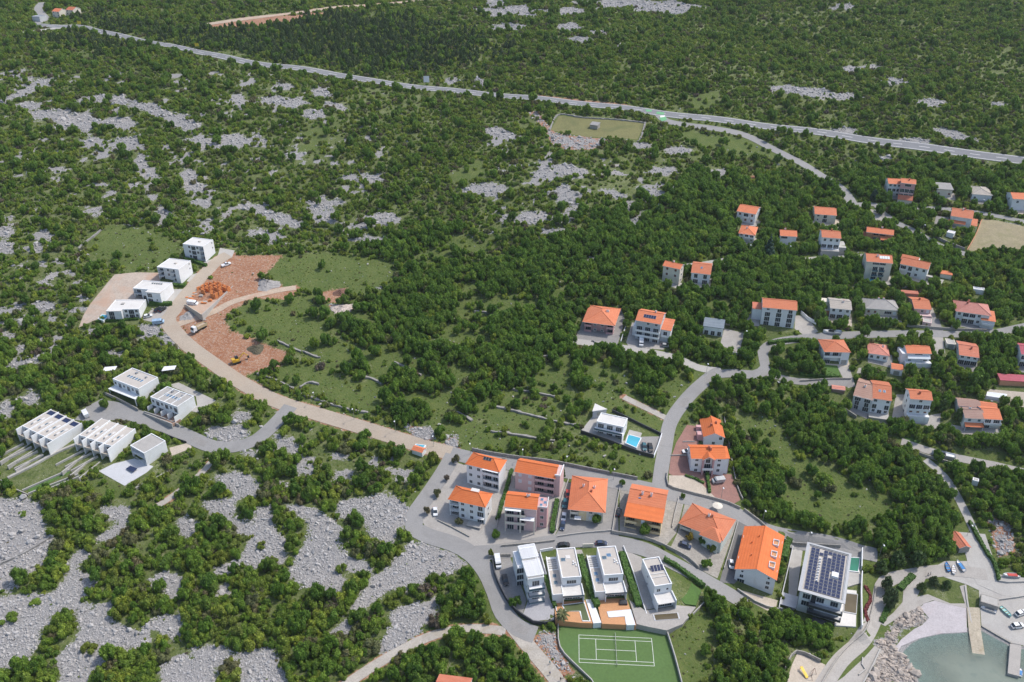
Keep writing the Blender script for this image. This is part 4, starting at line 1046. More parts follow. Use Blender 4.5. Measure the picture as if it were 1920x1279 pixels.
    for sd in ('R', 'L'):
        pat = side if isinstance(side, str) else side[sd == 'L']
        if not pat: continue
        nsb = len(pat)
        for i in range(ns):
            z = h - (i + 1) * sh
            for j, c in enumerate(pat):
                if c not in WIN: continue
                yc = (j + .5) * d / nsb
                if lg and yc < rec + .9: continue
                if z + s['zb'] < float(terrain(s['a'][0], s['a'][1])) + yc * .14 - 1.2: continue
                window(root, c, w if sd == 'R' else 0, yc, z, math.pi / 2 if sd == 'R' else -math.pi / 2)
    for q in range(chim):
        x = w * (.3 + .45 * R.random()); y = d * (.35 + .3 * R.random()); zz = roof_z(rt, w, d, h, rise, x, y)
        chimney(ro if ro else root, x, y, zz - .3, zz + .9, WHITE if R.random() < .6 else T_OLD)
    for q in range(sky):
        x = w * (.25 + .5 * (q + .5) / sky); roof_panel(ro, rt, w, d, h, rise, x, d * .28, .9, 1.2, SKYL, 'skylight')
    for q in range(solar):
        roof_panel(ro, rt, w, d, h, rise, w * .55 + (q - solar / 2) * 1.15, d * .25, 1.05, 1.9, SOLAR, 'solar_panel')
    root['_d'] = (w, d, h)
    return root, ro, w, d, h
def roof_panel(ro, rt, w, d, h, rise, x, y, pw, pl, mat, nm):
    """panel lying on the front slope (gx / hip) or flat on a deck"""
    sl = math.atan2(rise, d / 2) if rt == 'gx' else (math.atan2(rise, min(w, d) / 2) if rt == 'hip' else 0)
    z = roof_z(rt, w, d, h, rise, x, y) + .06
    me = cached((nm, round(pw, 2), round(pl, 2), mat.name), lambda: MB().box(-pw / 2, pw / 2, -pl / 2, pl / 2, 0, .08).mesh(nm, mat))
    fm = cached((nm + 'f', round(pw, 2), round(pl, 2)), lambda: MB().box(-pw / 2 - .07, pw / 2 + .07, -pl / 2 - .07, pl / 2 + .07, -.03, .05).mesh('frame', GALV))
    o = put(nm, me, ro, (x, y, z)); o.rotation_euler = (sl, 0, 0)
    f = put('frame', fm, o)
    return o
def flat_panel(ro, x, y, z, pw, pl, mat, nm, tilt=0.0, rz=0.0):
    me = cached((nm, round(pw, 2), round(pl, 2), mat.name), lambda: MB().box(-pw / 2, pw / 2, -pl / 2, pl / 2, 0, .07).mesh(nm, mat))
    o = put(nm, me, ro, (x, y, z)); o.rotation_euler = (tilt, 0, rz)
    fm = cached((nm + 'f', round(pw, 2), round(pl, 2)), lambda: MB().box(-pw / 2 - .06, pw / 2 + .06, -pl / 2 - .06, pl / 2 + .06, -.08, .04).mesh('frame', GALV if 'solar' in nm else FRAME))
    put('frame', fm, o)
    return o
def part(root, name, mat, *boxes):
    mb = MB()
    for b in boxes: mb.box(*b)
    return mb.build(name, mat, root)
def leanto(root, x0, x1, y0, y1, zlo, zhi, mat, name='porch_roof', posts=True):
    """sloping roof, low edge at y0"""
    o = MB().hexa([(x0, y0, zlo - .14), (x1, y0, zlo - .14), (x1, y1, zhi - .14), (x0, y1, zhi - .14), (x0, y0, zlo), (x1, y0, zlo), (x1, y1, zhi), (x0, y1, zhi)]).build(name, mat, root)
    if posts:
        for x in (x0 + .25, x1 - .25): MB().box(x - .1, x + .1, y0 + .2, y0 + .4, -1.5, zlo - .1).build('post', WHITE, root)
    return o
def umbrella(px, label):
    p = ground(*px); r = empty('parasol', p); tag(r, label, 'parasol')
    m = MB(); n = 10
    for k in range(n):
        a, b = 2 * math.pi * k / n, 2 * math.pi * (k + 1) / n
        m.quad((0, 0, 3.2), (2 * math.cos(a), 2 * math.sin(a), 2.65), (2 * math.cos(b), 2 * math.sin(b), 2.65))
        m.quad((0, 0, 3.1), (2 * math.cos(b), 2 * math.sin(b), 2.6), (2 * math.cos(a), 2 * math.sin(a), 2.6))
    m.build('canopy', CREAM, r); MB().tube((0, 0, -.2), (0, 0, 3.1), .05).build('pole', GALV, r); MB().box(-.4, .4, -.4, .4, 0, .12).build('base', GALV, r)

# ------------------------------------------------------------------ houses of the middle rows
r, ro, w, d, h = house('C1', 'white three-storey house with orange hip roof and dark skylight strip beside the village road', WHITE, T_ORANGE, 'hip', 2.3, ['wwll', 'wwll', 'wwll'], side=('', 'w'), chim=0)
for k in range(3): roof_panel(ro, 'hip', w, d, h, 2.3, w * .48 + k * 1.1, d * .42, .9, 1.2, GLASS, 'skylight')
part(r, 'awning', WHITE, (w * .5, w - .1, -1.0, .9, h - .55, h - .42))
r, ro, w, d, h = house('C2', 'pale pink three-storey house with orange gable roof and white roof terrace at its right end', PINK, T_ORANGE, 'gx', 2.0, ['ssll', 'ssll', '.sll'], side=('w', ''), chim=0, d=8.0)
part(r, 'side_tower', PINK, (w - .1, w + 1.9, .5, 7.4, -2.5, h + .6)); part(r, 'tower_coping', WHITE, (w - .15, w + 1.95, .45, .75, h + .6, h + 1.2), (w + 1.65, w + 1.95, .75, 7.4, h + .6, h + 1.2))
r, ro, w, d, h = house('C3', 'white three-storey house with orange hip roof standing at the bend of the west street', WHITE, T_ORANGE, 'hip', 2.3, ['lwwd', 'lwwb', 'lwwb'], side=('w', ''), chim=0, solid=False)
part(ro, 'roof_hatch', ROOFW, (w * .5, w * .72, d * .52, d * .75, h + 1.6, h + 2.45)); part(r, 'entrance_slab', CONC, (w * .55, w * .95, -3.2, -.05, .0, .22))
r, ro, w, d, h = house('C4', 'beige and pink house with stacked balconies, white awnings and a flat-roofed wing with skylights', PINK, T_ORANGE, 'gx', 1.9, ['bb.', 'bb.', 'bb.'], side=('', ''), chim=2, rail=CREAM)
part(r, 'side_wing', ROSE, (w - .05, w + 3.6, 2.2, d, -2, h - 1.2)); ra = part(r, 'wing_parapet', WHITE, (w, w + 3.65, 2.15, 2.4, h - 1.2, h - .7), (w + 3.4, w + 3.65, 2.4, d, h - 1.2, h - .7))
for k in range(3): flat_panel(r, w + 1.3 + (k % 2) * 1.3, 3.6 + k * 1.5, h - 1.05, 1.0, 1.2, SKYL, 'skylight')
for z in (0, 3.6, 7): window(r, 'w', w + 1.8, 2.2, max(z, .3), 0)
part(r, 'awning', WHITE, (.1, w * .52, -1.6, .6, h - .9, h - .75)); part(r, 'sun_sail', WHITE, (w * .5, w * .95, -2.3, -.1, h * .62, h * .62 + .1)); part(r, 'column', CREAM, (w * .48, w * .52, -1.45, -1.15, -2, h - .9)); part(r, 'column', CREAM, (.05, .35, -1.45, -1.15, -2, h - .9)); part(r, 'column', CREAM, (w * .93, w * .97, -1.45, -1.15, -2, h * .6))
r, ro, w, d, h = house('C5', 'cream house under a wide salmon hip roof with thin chimneys, third along the lower street', CREAM, T_SALMON, 'hip', 3.0, ['lwws', 'lsss'], side='ww', chim=3, oh=.8)
part(r, 'facade_panel', YELLOW, (w * .27, w * .5, -.06, .05, .2, h - .5)); part(r, 'awning', WHITE, (w * .15, w * .35, -2.2, -.2, 2.2, 2.3))
s = HS['C6']; r, ro, w, d, h = house('C6', 'yellow house with a split-level salmon roof stepping down to the front', YELLOW, T_SALMON, 'none', 0, ['lsl', 'lsl'], side='w', chim=0, solid=True)
mb = MB(); roof_gable(mb, w, d * .60, h + 1.35, 1.9, .5, 'x', 0, d * .40); rb = mb.build('roof', [T_SALMON, T_SALMON], r)
MB().box(0.02, w - .02, d * .4, d - .02, h, h + 1.05).hexa([(0.05, d * .4, h + 1.05), (w - .05, d * .4, h + 1.05), (w - .05, d - .05, h + 1.05), (.05, d - .05, h + 1.05), (.05, d * .69, h + 2.9), (w - .05, d * .69, h + 2.9), (w - .05, d * .71, h + 2.9), (.05, d * .71, h + 2.9)]).build('upper_wall', YELLOW, r)
MB().hexa([(-.4, -.5, h - .15), (w + .4, -.5, h - .15), (w + .4, d * .4, h + 1.2), (-.4, d * .4, h + 1.2), (-.4, -.5, h + .08), (w + .4, -.5, h + .08), (w + .4, d * .4, h + 1.43 - .25), (-.4, d * .4, h + 1.43 - .25)]).build('front_roof', T_ORANGE, r)
for x in (w * .35, w * .6): chimney(rb, x, d * .62, h + 2.3, h + 3.9)
part(rb, 'skylight', SKYL, (w * .26, w * .33, d * .5, d * .56, h + 1.98, h + 2.2)); ridge_caps(rb, [((-.35, d * .7, h + 3.25), (w + .35, d * .7, h + 3.25))], T_SALMON)
r, ro, w, d, h = house('C7', 'pale green house with a broad many-sided orange hip roof near a cream parasol', MINT, T_SALMON, 'hip', 2.7, ['l.ww', 'l.ww'], side='ww', chim=2, oh=.7)
mb = MB(); roof_hip(mb, w * .42, d * .5, h + .05, 1.9, .7, x0=w * .55, y0=-1.4); mb.build('front_roof', [T_SALMON, FRAME], r); part(r, 'front_bay', MINT, (w * .57, w * .95, -1.2, .05, -2, h))
for z in (.1, 2.7): window(r, 's', w * .76, -1.2, z, 0)
r, ro, w, d, h = house('C8', 'long pale grey house with orange gable roof and three balconies cut into the roof', WHITE, T_ORANGE, 'gy', 2.5, ['p.p', 'w.w', 'B.w'], side=('www', 'ww'), chim=0, oh=.5)
sl = 2.5 / (w / 2)
for k, y in enumerate((d * .22, d * .47, d * .74)):
    x = w * .84; z = h + 2.5 * (1 - (x - w / 2) / (w / 2)); b = part(ro, 'roof_balcony', WHITE, (x - .9, x + 1.2, y - 1.5, y - 1.3, z - .5, z + .75), (x - .9, x + 1.2, y + 1.3, y + 1.5, z - .5, z + .75), (x + 1.0, x + 1.2, y - 1.3, y + 1.3, z - .6, z + .45), (x - .9, x - .7, y - 1.3, y + 1.3, z - .3, z + .85)); part(b, 'deck', TERRAC, (x - .7, x + 1.0, y - 1.3, y + 1.3, z + .1, z + .16))
for x, y in ((w * .3, d * .3), (w * .25, d * .6), (w * .4, d * .75)): chimney(ro, x, y, h + 1, h + 2.5 * x / (w / 2) + .5, T_ORANGE, .16)
umbrella((1344, 958), 'cream round parasol beside the many-sided orange roof')
# pair with red paving
r, ro, w, d, h = house('E1', 'white and pink house with orange gable roof, its gable end facing the neighbour below', WHITE, T_ORANGE, 'gy', 1.9, ['..w', '.w.'], side=('w', 'ww'), chim=2)
b = part(r, 'side_stair', ROSE, (-2.4, -.02, d * .15, d * .35, -2, h - .6), (-2.4, -.02, d * .55, d * .68, -2, h - .2)); part(r, 'side_balcony', WHITE, (-2.2, -.03, d * .36, d * .54, h * .4, h * .4 + .9))
r, ro, w, d, h = house('E2', 'white house with pink pilasters, centre gable and three front balconies above the red paving', WHITE, T_ORANGE, 'gx', 2.0, ['wdw', 'wbw', 'wbw'], side=('w', 'w'), chim=2, rail=WHITE)
mb = MB(); roof_gable(mb, w * .34, d * .5, h + .1, 1.3, .3, 'y', w * .33, -1.3); mb.build('centre_gable', [T_ORANGE, FRAME], r)
part(r, 'pilaster', ROSE, (w * .33, w * .37, -1.25, .0, -2, h)); part(r, 'pilaster', ROSE, (w * .63, w * .67, -1.25, .0, -2, h)); part(r, 'side_annex', WHITE, (w, w + 1.9, 1.2, d - .5, -2, h - .9)); leanto(r, w + .02, w + 2.2, .9, d - .2, h - .9, h - .3, T_ORANGE, 'annex_roof', False); part(r, 'annex_band', ROSE, (w + 1.86, w + 1.96, 1.1, 1.5, -2, h - .95))
# upper row with car parks
r, ro, w, d, h = house('G1', 'pink house with wide orange hip roof beside the marked car park', ROSE, T_SALMON, 'hip', 2.6, ['lwwl', 'lwwl'], side='ww', chim=2, oh=.9, rail=ROSE)
r, ro, w, d, h = house('G2', 'tall white and grey apartment house with orange roof carrying dark solar panels', GREYW, T_SALMON, 'gx', 2.2, ['.ww', 'bbb', 'bbb', 'wBB'], side=('w', 'w'), chim=1, solar=5, rail=WHITE)
part(r, 'side_wing', WHITE, (w, w + 4.6, 2.4, d - .8, -2.5, h * .62)); leanto(r, w - .05, w + 4.9, 2.0, d - .4, h * .62, h * .62 + 1.5, T_SALMON, 'wing_roof', False); balcony(r, w + .4, w + 4.4, 2.4, h * .3, 1.2, WHITE, WHITE)
window(r, 'd', w + 2.2, 2.4, h * .3, 0); part(r, 'left_annex', WHITE, (-1.8, 0, 2, d * .8, -2, h * .55))
r, ro, w, d, h = house('G3', 'small white bungalow with slate grey roof and three dark openings', WHITE, T_SLATE, 'shed', 1.1, ['ddd'], side=('', ''), chim=0, oh=.3)
r, ro, w, d, h = house('G4', 'white four-storey apartment house with orange roof and three bays of stacked balconies', WHITE, T_SALMON, 'gx', 2.0, ['wdd', 'lll', 'lll', 'lll'.replace('l', 'l')], side=('w', 'w'), chim=0, solid=True)
part(r, 'party_wall', WHITE, (w * .33 - .12, w * .33 + .12, -.25, 1.7, -2, h - .3)); part(r, 'party_wall', WHITE, (w * .67 - .12, w * .67 + .12, -.25, 1.7, -2, h - .3)); part(r, 'left_annex', WHITE, (-4.2, -.02, 3, 7.5, -2, h * .72)); leanto(r, -4.4, -.02, 2.6, 7.9, h * .72, h * .72 + .9, T_OLD, 'annex_roof', False)
# hillside settlement
house('H1', 'white two-storey house with brown balcony doors and orange roof, topmost left of the settlement', WHITE, T_SALMON, 'gx', 1.8, ['tbt', 'wtt'], chim=0, rail=WHITE)
r, ro, w, d, h = house('H2', 'white house with orange hip roof left of the tall dark cedar', WHITE, T_SALMON, 'hip', 1.7, ['wbb', 'w.w'], chim=1); leanto(r, -4.5, -1.2, -3.5, 1.0, 1.6, 2.2, T_PINK, 'porch_roof'); part(r, 'garden_wall', WHITE, (-5, -4.7, -3.5, 6, -1, 1))
house('H3', 'white bungalow with orange gable roof and large window, right of the tall dark cedar', WHITE, T_SALMON, 'gx', 1.6, ['r.', '..'], chim=1)
r, ro, w, d, h = house('H4', 'white three-storey house with salmon roof above terraced balconies', WHITE, T_SALMON, 'gx', 1.6, ['www', 'bbb', 'dBd'], chim=1, solid=False); part(r, 'front_terrace', CONC, (0, w, -3.2, -.05, -2, h * .33)); part(r, 'side_terrace', CONC, (w, w + 4, 1, d, -2, h * .4))
house('H5', 'white house with twin salmon roof near the top street, half hidden by shrubs', CREAM, T_SALMON, 'gx', 1.8, ['wds', 'pB.'], chim=0, group=None)
r, ro, w, d, h = house('H6', 'terracotta house with arched loggia and stepped orange roofs', TERRA, T_SALMON, 'gx', 1.5, ['.ll.', '.BB.'], chim=1, rail=TERRA); leanto(r, w * .55, w + .6, -2.4, .1, h * .42, h * .62, T_SALMON); leanto(r, -3.4, 0.3, -.8, 4.2, h * .35, h * .62, T_OLD)
house('H7', 'narrow weathered house with brown shutters and orange roof, left of a white twin', CREAM, T_SALMON, 'gx', 1.3, ['tt', 'tt', 't.'], chim=1, below=3)
r, ro, w, d, h = house('H8', 'white narrow house with orange roof and balconies, right of the brown shuttered one', WHITE, T_SALMON, 'gx', 2.2, ['dd', 'bb'], chim=0, sky=1, below=3)
r, ro, w, d, h = house('H9', 'tall cream house with salmon roof, white solar collectors and glazed balconies above a pool', CREAM, T_SALMON, 'gx', 2.0, ['.rr.', '.bb.', '.bb.', '.BB.'], chim=1, rail=GLASSB, solid=True)
for k in range(4): roof_panel(ro, 'gx', w, d, h, 2.0, w * .56 + k * 1.25, d * .3, 1.0, 1.9, SHUT, 'solar_collector')
for x in (w * .24, w * .5, w * .76): part(r, 'column', CREAM, (x - .15, x + .15, -1.7, -1.4, -2, h * .72))
r, ro, w, d, h = house('H10', 'white house with stepped orange roofs and an outdoor stair on its right', WHITE, T_SALMON, 'gx', 1.8, ['bdww', '.dw.'], chim=0); part(r, 'side_stair', CONC, (w, w + 4.5, 1, 3, -2, .8), (w, w + 2.8, 1.02, 2.98, .8, 1.8)); mb = MB(); roof_gable(mb, w * .6, d * .6, h + .8, 1.4, .4, 'x', -.8, d * .55); mb.build('rear_roof', [T_SALMON, FRAME], r); part(r, 'rear_block', WHITE, (-.7, w * .58, d * .57, d * 1.13, -2, h + .8))
house('H11', 'white three-storey house with salmon roof joined to a taller red-fronted block', WHITE, T_SALMON, 'gx', 1.5, ['www', 'bbb', 'w.w'], chim=0)
r, ro, w, d, h = house('H11b', 'tall narrow block with red roof terrace and red sloping base by the top street', ROSE, T_SALMON, 'gx', 1.0, ['.r.', 'lll', 'lll', '...'], chim=1, h=HS['H11b']['h'] * .9); leanto(r, -.3, w + .3, -2.6, .05, h * .2, h * .38, T_OLD, 'porch_roof', False); part(r, 'porch', CREAM, (-.1, w + .1, -2.3, .02, -2, h * .2))
house('H12', 'small grey-roofed house half hidden behind trees at the top edge of the settlement', CREAM, T_GREY, 'shed', .9, ['t.t'], chim=0)
house('H13', 'white bungalow with pale grey hip roof at the top right of the settlement', WHITE, T_GREY, 'hip', 1.8, ['w.s'], chim=0)
house('H14', 'white house with orange roof at the right edge near the top street', WHITE, T_SALMON, 'gx', 1.8, ['wd', '.w'], chim=0)
r, ro, w, d, h = house('H15', 'white twin house with orange gable roof and lower porch roofs beside the bare dry plot', WHITE, T_SALMON, 'gx', 2.0, ['s.s', '...'], chim=2); leanto(r, -.9, w * .75, -2.2, .05, h * .42, h * .6, T_SALMON); leanto(r, w, w + 3.2, -2.5, 4.5, h * .45, h * .75, T_SALMON)
r, ro, w, d, h = house('I1', 'white house with grey tiled roof, red side annex and rooftop clutter', WHITE, T_GREY, 'gx', 1.5, ['www', 'bbb'], chim=1); part(r, 'left_annex', TERRA, (-4.2, -.02, 1.5, 6.5, -2, h * .55)); part(r, 'annex_terrace', CONC, (-4.4, -.1, 1.3, 6.8, h * .55, h * .55 + .2)); part(r, 'rear_block', CREAM, (-4.4, .1, 6.9, 11, -2, h * .9))
house('I2', 'wide cream bungalow with grey hip roof and small front lawn', CREAM, T_GREY, 'hip', 2.2, ['tt.rs'], chim=2, oh=.6)
r, ro, w, d, h = house('I3', 'small pink house with orange roof above a garage drive', PINK, T_SALMON, 'gx', 1.7, ['.ws'], chim=1); part(r, 'terrace', PINK, (-.3, w + .3, -2.6, -.05, -2, .4))
r, ro, w, d, h = house('I4', 'large white house with pinkish red hip roofs and twin rows of balconies', WHITE, T_PINK, 'hip', 2.5, ['wbbw.', 'wbbw.'], chim=2, oh=.6); part(r, 'right_bay', WHITE, (w * .78, w + 2.6, -1.4, d * .55, -2, h * .62)); leanto(r, w * .76, w + 2.9, -1.8, d * .6, h * .62, h * .62 + 1.4, T_SALMON, 'bay_roof', False); balcony(r, w * .8, w + 2.4, -1.4, h * .25, 1.0, WHITE, WHITE)
r, ro, w, d, h = house('I5', 'white cubic house with crisp white-edged orange hip roof and wide loggia', WHITE, T_SALMON, 'hip', 1.9, ['ll.', 'B.g'], chim=0, oh=.35)
house('I6', 'low white bungalow with pinkish red hip roof and central chimney', WHITE, T_PINK, 'hip', 1.5, ['www'], chim=1, oh=.5)
r, ro, w, d, h = house('I7', 'white house with patched orange roof and a glass-roofed veranda', WHITE, T_SALMON, 'gx', 1.5, ['.r.', 'w.d'], chim=0, d=7.0); leanto(r, .2, w - .2, -1.6, .05, h * .62, h * .82, SHUT, 'veranda_roof', False); part(r, 'left_stair_tower', WHITE, (-2.2, -.02, 0, 6, -2, h * .9)); part(r, 'terrace', WHITE, (-.5, w + .5, -2.2, -.05, -2.5, h * .28))
house('I8', 'white house with burnt orange roof and open ground floor beside the vine plot', WHITE, T_OLD, 'gx', 1.7, ['www', 'lll'.replace('l', 'B')], chim=1)
house('I9', 'white house with crimson roof cut by the right edge of the picture', WHITE, T_MAGENTA, 'gx', 1.6, ['bb', 'bb'], chim=0)
house('J1', 'grey left half of a double house under a faded brown roof', GREYW, T_BROWN, 'gx', 2.6, ['BB', 'dd', 'db'], chim=1, oh=.3, rail=GREYW)
r, ro, w, d, h = house('J1b', 'white right half of a double house under a bright orange roof with skylight', WHITE, T_SALMON, 'gx', 2.6, ['w.w', 'd.d', 'wbw'], chim=0, sky=2, oh=.3); part(r, 'front_terrace', CONC, (-.6, w + .4, -4.2, -.05, -2.5, .5))
r, ro, w, d, h = house('J2', 'white house with orange roof, broad white balcony and brown ground floor doors', WHITE, T_SALMON, 'gx', 1.6, ['.w.', 'bbb', 'ttt', '...'], chim=1, d=7.5, below=4); part(r, 'terrace', WHITE, (-.2, w + .2, -2.0, -.05, -3, h * .27))
r, ro, w, d, h = house('J3', 'house with brown roof and teal shutters joined to an orange-roofed half', WHITE, T_BROWN, 'gx', 1.6, ['uu', 'B.'], chim=1, oh=.4); leanto(r, .2, w, -1.8, .05, h * .35, h * .55, T_SALMON)
house('J3b', 'orange-roofed half house with white balcony joined to a brown-roofed neighbour', WHITE, T_SALMON, 'gx', 1.8, ['bb', 'B.'], chim=0, oh=.4)
house('K1', 'small boathouse with terracotta tiled roof under the trees by the harbour road', STONE, T_OLD, 'gy', .9, ['.'], side='', chim=0, name='boathouse', cat='boathouse', d=7.5, h=2.8)
r, ro, w, d, h = house('K2', 'low flat stone hut above the slipway at the harbour', STONE, CONC, 'flat', .12, ['..'], side='', chim=0, name='stone_hut', cat='hut', h=2.4)
# ------------------------------------------------------------------ flat-roofed villas
def solve_box(FL, FR, zb, h=None): pass
def local_pt(s, px, py, z):
    """pixel at height z (above base) -> local xy of house s"""
    q = at_z(px, py, s['zb'] + z)[:2] - s['a'][:2]
    ex = np.array([math.cos(s['ang']), math.sin(s['ang'])]); return float(q @ ex), float(q @ np.array([-ex[1], ex[0]]))
# left group: two courtyard blocks, two terraced rows, one pavilion
def villa_top(key, label, nsky, tint):
    r, ro, w, d, h = house(key, label, WHITE, tint, 'flat', .35, ['wdwdwd', 'BBB.BB'], side=('', ''), chim=0, name='villa', cat='villa', h=max(HS[key]['h'], 6.0))
    for k in range(nsky): flat_panel(ro, w * .25 + k * w * .5 / max(1, nsky - 1), d * .5, h + .14, 1.0, 1.5, SKYL if k % 2 else GLASSB, 'skylight')
    part(ro, 'roof_unit', GALV, (w * .3, w * .36, d * .75, d * .85, h + .05, h + .7)); part(ro, 'roof_unit', GALV, (w * .7, w * .75, d * .72, d * .8, h + .05, h + .6))
    return r, w, d, h
r, w, d, h = villa_top('A1', 'white flat-roofed villa with six skylights in a row, farthest of the left complex', 6, ROOFD)
part(r, 'front_terrace', WHITE, (-.5, w + .4, -3.0, -.1, h * .42, h * .42 + .22)); part(r, 'terrace_post', WHITE, (w - .1, w + .2, -2.9, -2.6, -1, h * .42)); part(r, 'terrace_post', WHITE, (-.3, 0, -2.9, -2.6, -1, h * .42))
r, w, d, h = villa_top('A2', 'white flat-roofed villa divided by four roof ribs, right of the villa with a skylight row', 6, ROOFG)
for k in range(1, 4): part(r, 'roof_rib', WHITE, (w * k / 4 - .12, w * k / 4 + .12, .3, d - .3, h + .06, h + .32))
part(r, 'terrace_floor', BROWNW, (-.4, w + .4, -4.5, -.05, -1, .15)); part(r, 'terrace_wall', CONC, (-.6, w + .6, -4.9, -4.55, -1.5, .9))
for k in range(5): part(r, 'terrace_divider', WHITE, (w * k / 4 - .08, w * k / 4 + .08, -2.6, -.02, -.5, h * .45))
def row_villa(key, label, roofc, solar):
    s = HS[key]; w, d, h = s['w'], s['d'], max(s['h'], 6.2)
    r = empty('terraced_villas', (float(s['a'][0]), float(s['a'][1]), s['zb']), s['ang']); tag(r, label, 'villa')
    n = 4; bw = w / n
    for k in range(n):
        st = -k * .35
        x0, x1 = k * bw, (k + 1) * bw
        MB().box(x0 + .01, x1 - .01, 2.2, d, -3, h + st).build('wall', WHITE, r)
        ro = MB().box(x0 + .2, x1 - .2, 2.3, d - .2, h + st + .003, h + st + .10).build('roof', roofc, r)
        part(r, 'party_wall', WHITE, (x1 - .16, x1 + .16, -.6, d + .02, -3, h + st + .38))
        if k == 0: part(r, 'party_wall', WHITE, (-.16, .16, -.6, d + .02, -3, h + .38))
        part(r, 'parapet', WHITE, (x0 + .17, x1 - .17, 2.15, 2.4, h + st + .004, h + st + .36))
        b = part(r, 'balcony', SANDY, (x0 + .17, x1 - .17, -.5, 2.19, h * .48 + st, h * .48 + st + .25)); part(b, 'railing', CONC, (x0 + .17, x1 - .17, -.5, -.38, h * .48 + st + .26, h * .48 + st + 1.0))
        window(r, 'B', (x0 + x1) / 2, 2.2, h * .5 + st + .2, 0); window(r, 'B', (x0 + x1) / 2, 2.2, .1 + st, 0)
        for q in range(3):
            flat_panel(ro, (x0 + x1) / 2 - .5 + q * .5, d * (.42 + .1 * q), h + st + .16, .8, 1.4, GLASSB if q % 2 else ROOFW, 'skylight')
        if solar: flat_panel(ro, (x0 + x1) / 2, d * .88, h + st + .2, bw - 1.2, 2.2, SOLAR, 'solar_panel', .1)
        part(ro, 'roof_unit', GALV, ((x0 + x1) / 2 - .3, (x0 + x1) / 2 + .2, d * .3, d * .34, h + st + .1, h + st + .6))
        # walled garden strip running forward
        part(r, 'garden_wall', CONC, (x1 - .25, x1 + .25, -13, -.62, -4, .25 + st)) if k < 3 else None
    return r
row_villa('A3', 'white row of four terraced villas with solar panels on stepped roofs, leftmost block', ROOFD, True)
row_villa('A4', 'white row of four terraced villas without solar panels, left of the small pavilion', ROOFD, False)
r, ro, w, d, h = house('A5', 'small white pavilion with gravel flat roof and open corner loggia above the grey courtyard', WHITE, ROOFG, 'flat', .3, ['ll', 'll'], side=('', ''), chim=0, name='pavilion', cat='pavilion', h=max(5.6, HS['A5']['h']), solid=False)
# upper left villas
for key, lab, fac, tint in (('B1', 'white three-storey cube villa at the top end of the village road', ['.wBwl', '.wBwl', 'lwB.l'], ROOFW), ('B2', 'white cube villa with stacked glass loggias, second from the top end of the village road', ['l.wl.', 'l.wl.', 'l..l.'], ROOFW)):
    r, ro, w, d, h = house(key, lab, WHITE, tint, 'flat', .28, fac, side=('p.p', ''), chim=0, name='villa', cat='villa', solid=False, rail=GLASSB); part(ro, 'roof_unit', ROOFD, (w * .5, w * .6, d * .5, d * .6, h + .05, h + .5))
s = HS['B3']; r, ro, w, d, h = house('B3', 'white villa with setback left wing and rooftop units, beside the bare levelled plot', WHITE, ROOFW, 'flat', .28, ['l..w', 'lB.w'], side=('', ''), chim=0, name='villa', cat='villa', solid=False, rail=GLASSB)
part(r, 'front_bay', WHITE, (w * .52, w - .02, -2.6, .05, -2, h - .1)); part(r, 'bay_roof', ROOFW, (w * .52 - .1, w + .1, -2.7, .02, h - .1, h + .2)); window(r, 'B', w * .64, -2.6, h * .52, 0); window(r, 'B', w * .64, -2.6, .1, 0); window(r, 'p', w * .86, -2.6, .1, 0)
for k in range(5): part(ro, 'roof_unit', GALV, (w * .4 + k * 1.2, w * .4 + k * 1.2 + .7, d * .7, d * .78, h + .05, h + .6))
r, ro, w, d, h = house('B4', 'white villa with pool at its left end, nearest the parked cars', WHITE, ROOFW, 'flat', .28, ['l..wBw', 'B..wBw'], side=('', ''), chim=0, name='villa', cat='villa', solid=False, rail=GLASSB)
part(r, 'front_bay', WHITE, (.0, w * .48, -1.8, .05, -2, h - .05)); part(r, 'bay_roof', ROOFW, (-.1, w * .48 + .1, -1.9, .02, h - .05, h + .25)); window(r, 'B', w * .16, -1.8, h * .5, 0); window(r, 'B', w * .16, -1.8, .1, 0); part(ro, 'roof_unit', ROOFG, (w * .3, w * .4, d * .5, d * .65, h + .05, h + .5))

def slab_from_px(name, pxs, z, thick, mat, label=None, cat=None, kind=None, parent=None):
    P = at_z(*np.array(pxs, float).T, z)[:, :2]
    o = MB().prism(P, z - thick, z).build(name, mat, parent)
    if kind: o['kind'] = kind
    if label: tag(o, label, cat)
    return o
def pool(pxs, label, water, rim=WHITE, zoff=.35, depth=1.2, rimw=.45, z=None):
    g = gp(pxs); zz = float(g[:, 2].max()) + zoff if z is None else z
    P = at_z(*np.array(pxs, float).T, zz)[:, :2]; c = P.mean(0)
    r = empty('swimming_pool', (float(c[0]), float(c[1]), zz)); tag(r, label, 'pool')
    Q = P - c; L = np.linalg.norm(Q, axis=1)[:, None]; O = Q * (1 + rimw / L)
    mb = MB(); n = len(Q)
    for i in range(n):
        j = (i + 1) % n
        mb.hexa([(*O[i], -3.0), (*O[j], -3.0), (*Q[j], -3.0), (*Q[i], -3.0), (*O[i], 0.02), (*O[j], 0.02), (*Q[j], 0.02), (*Q[i], 0.02)])
    mb.build('rim', rim, r)
    MB().prism([tuple(q) for q in Q * .999], -1.0, -.02).build('water', water, r)
    return r
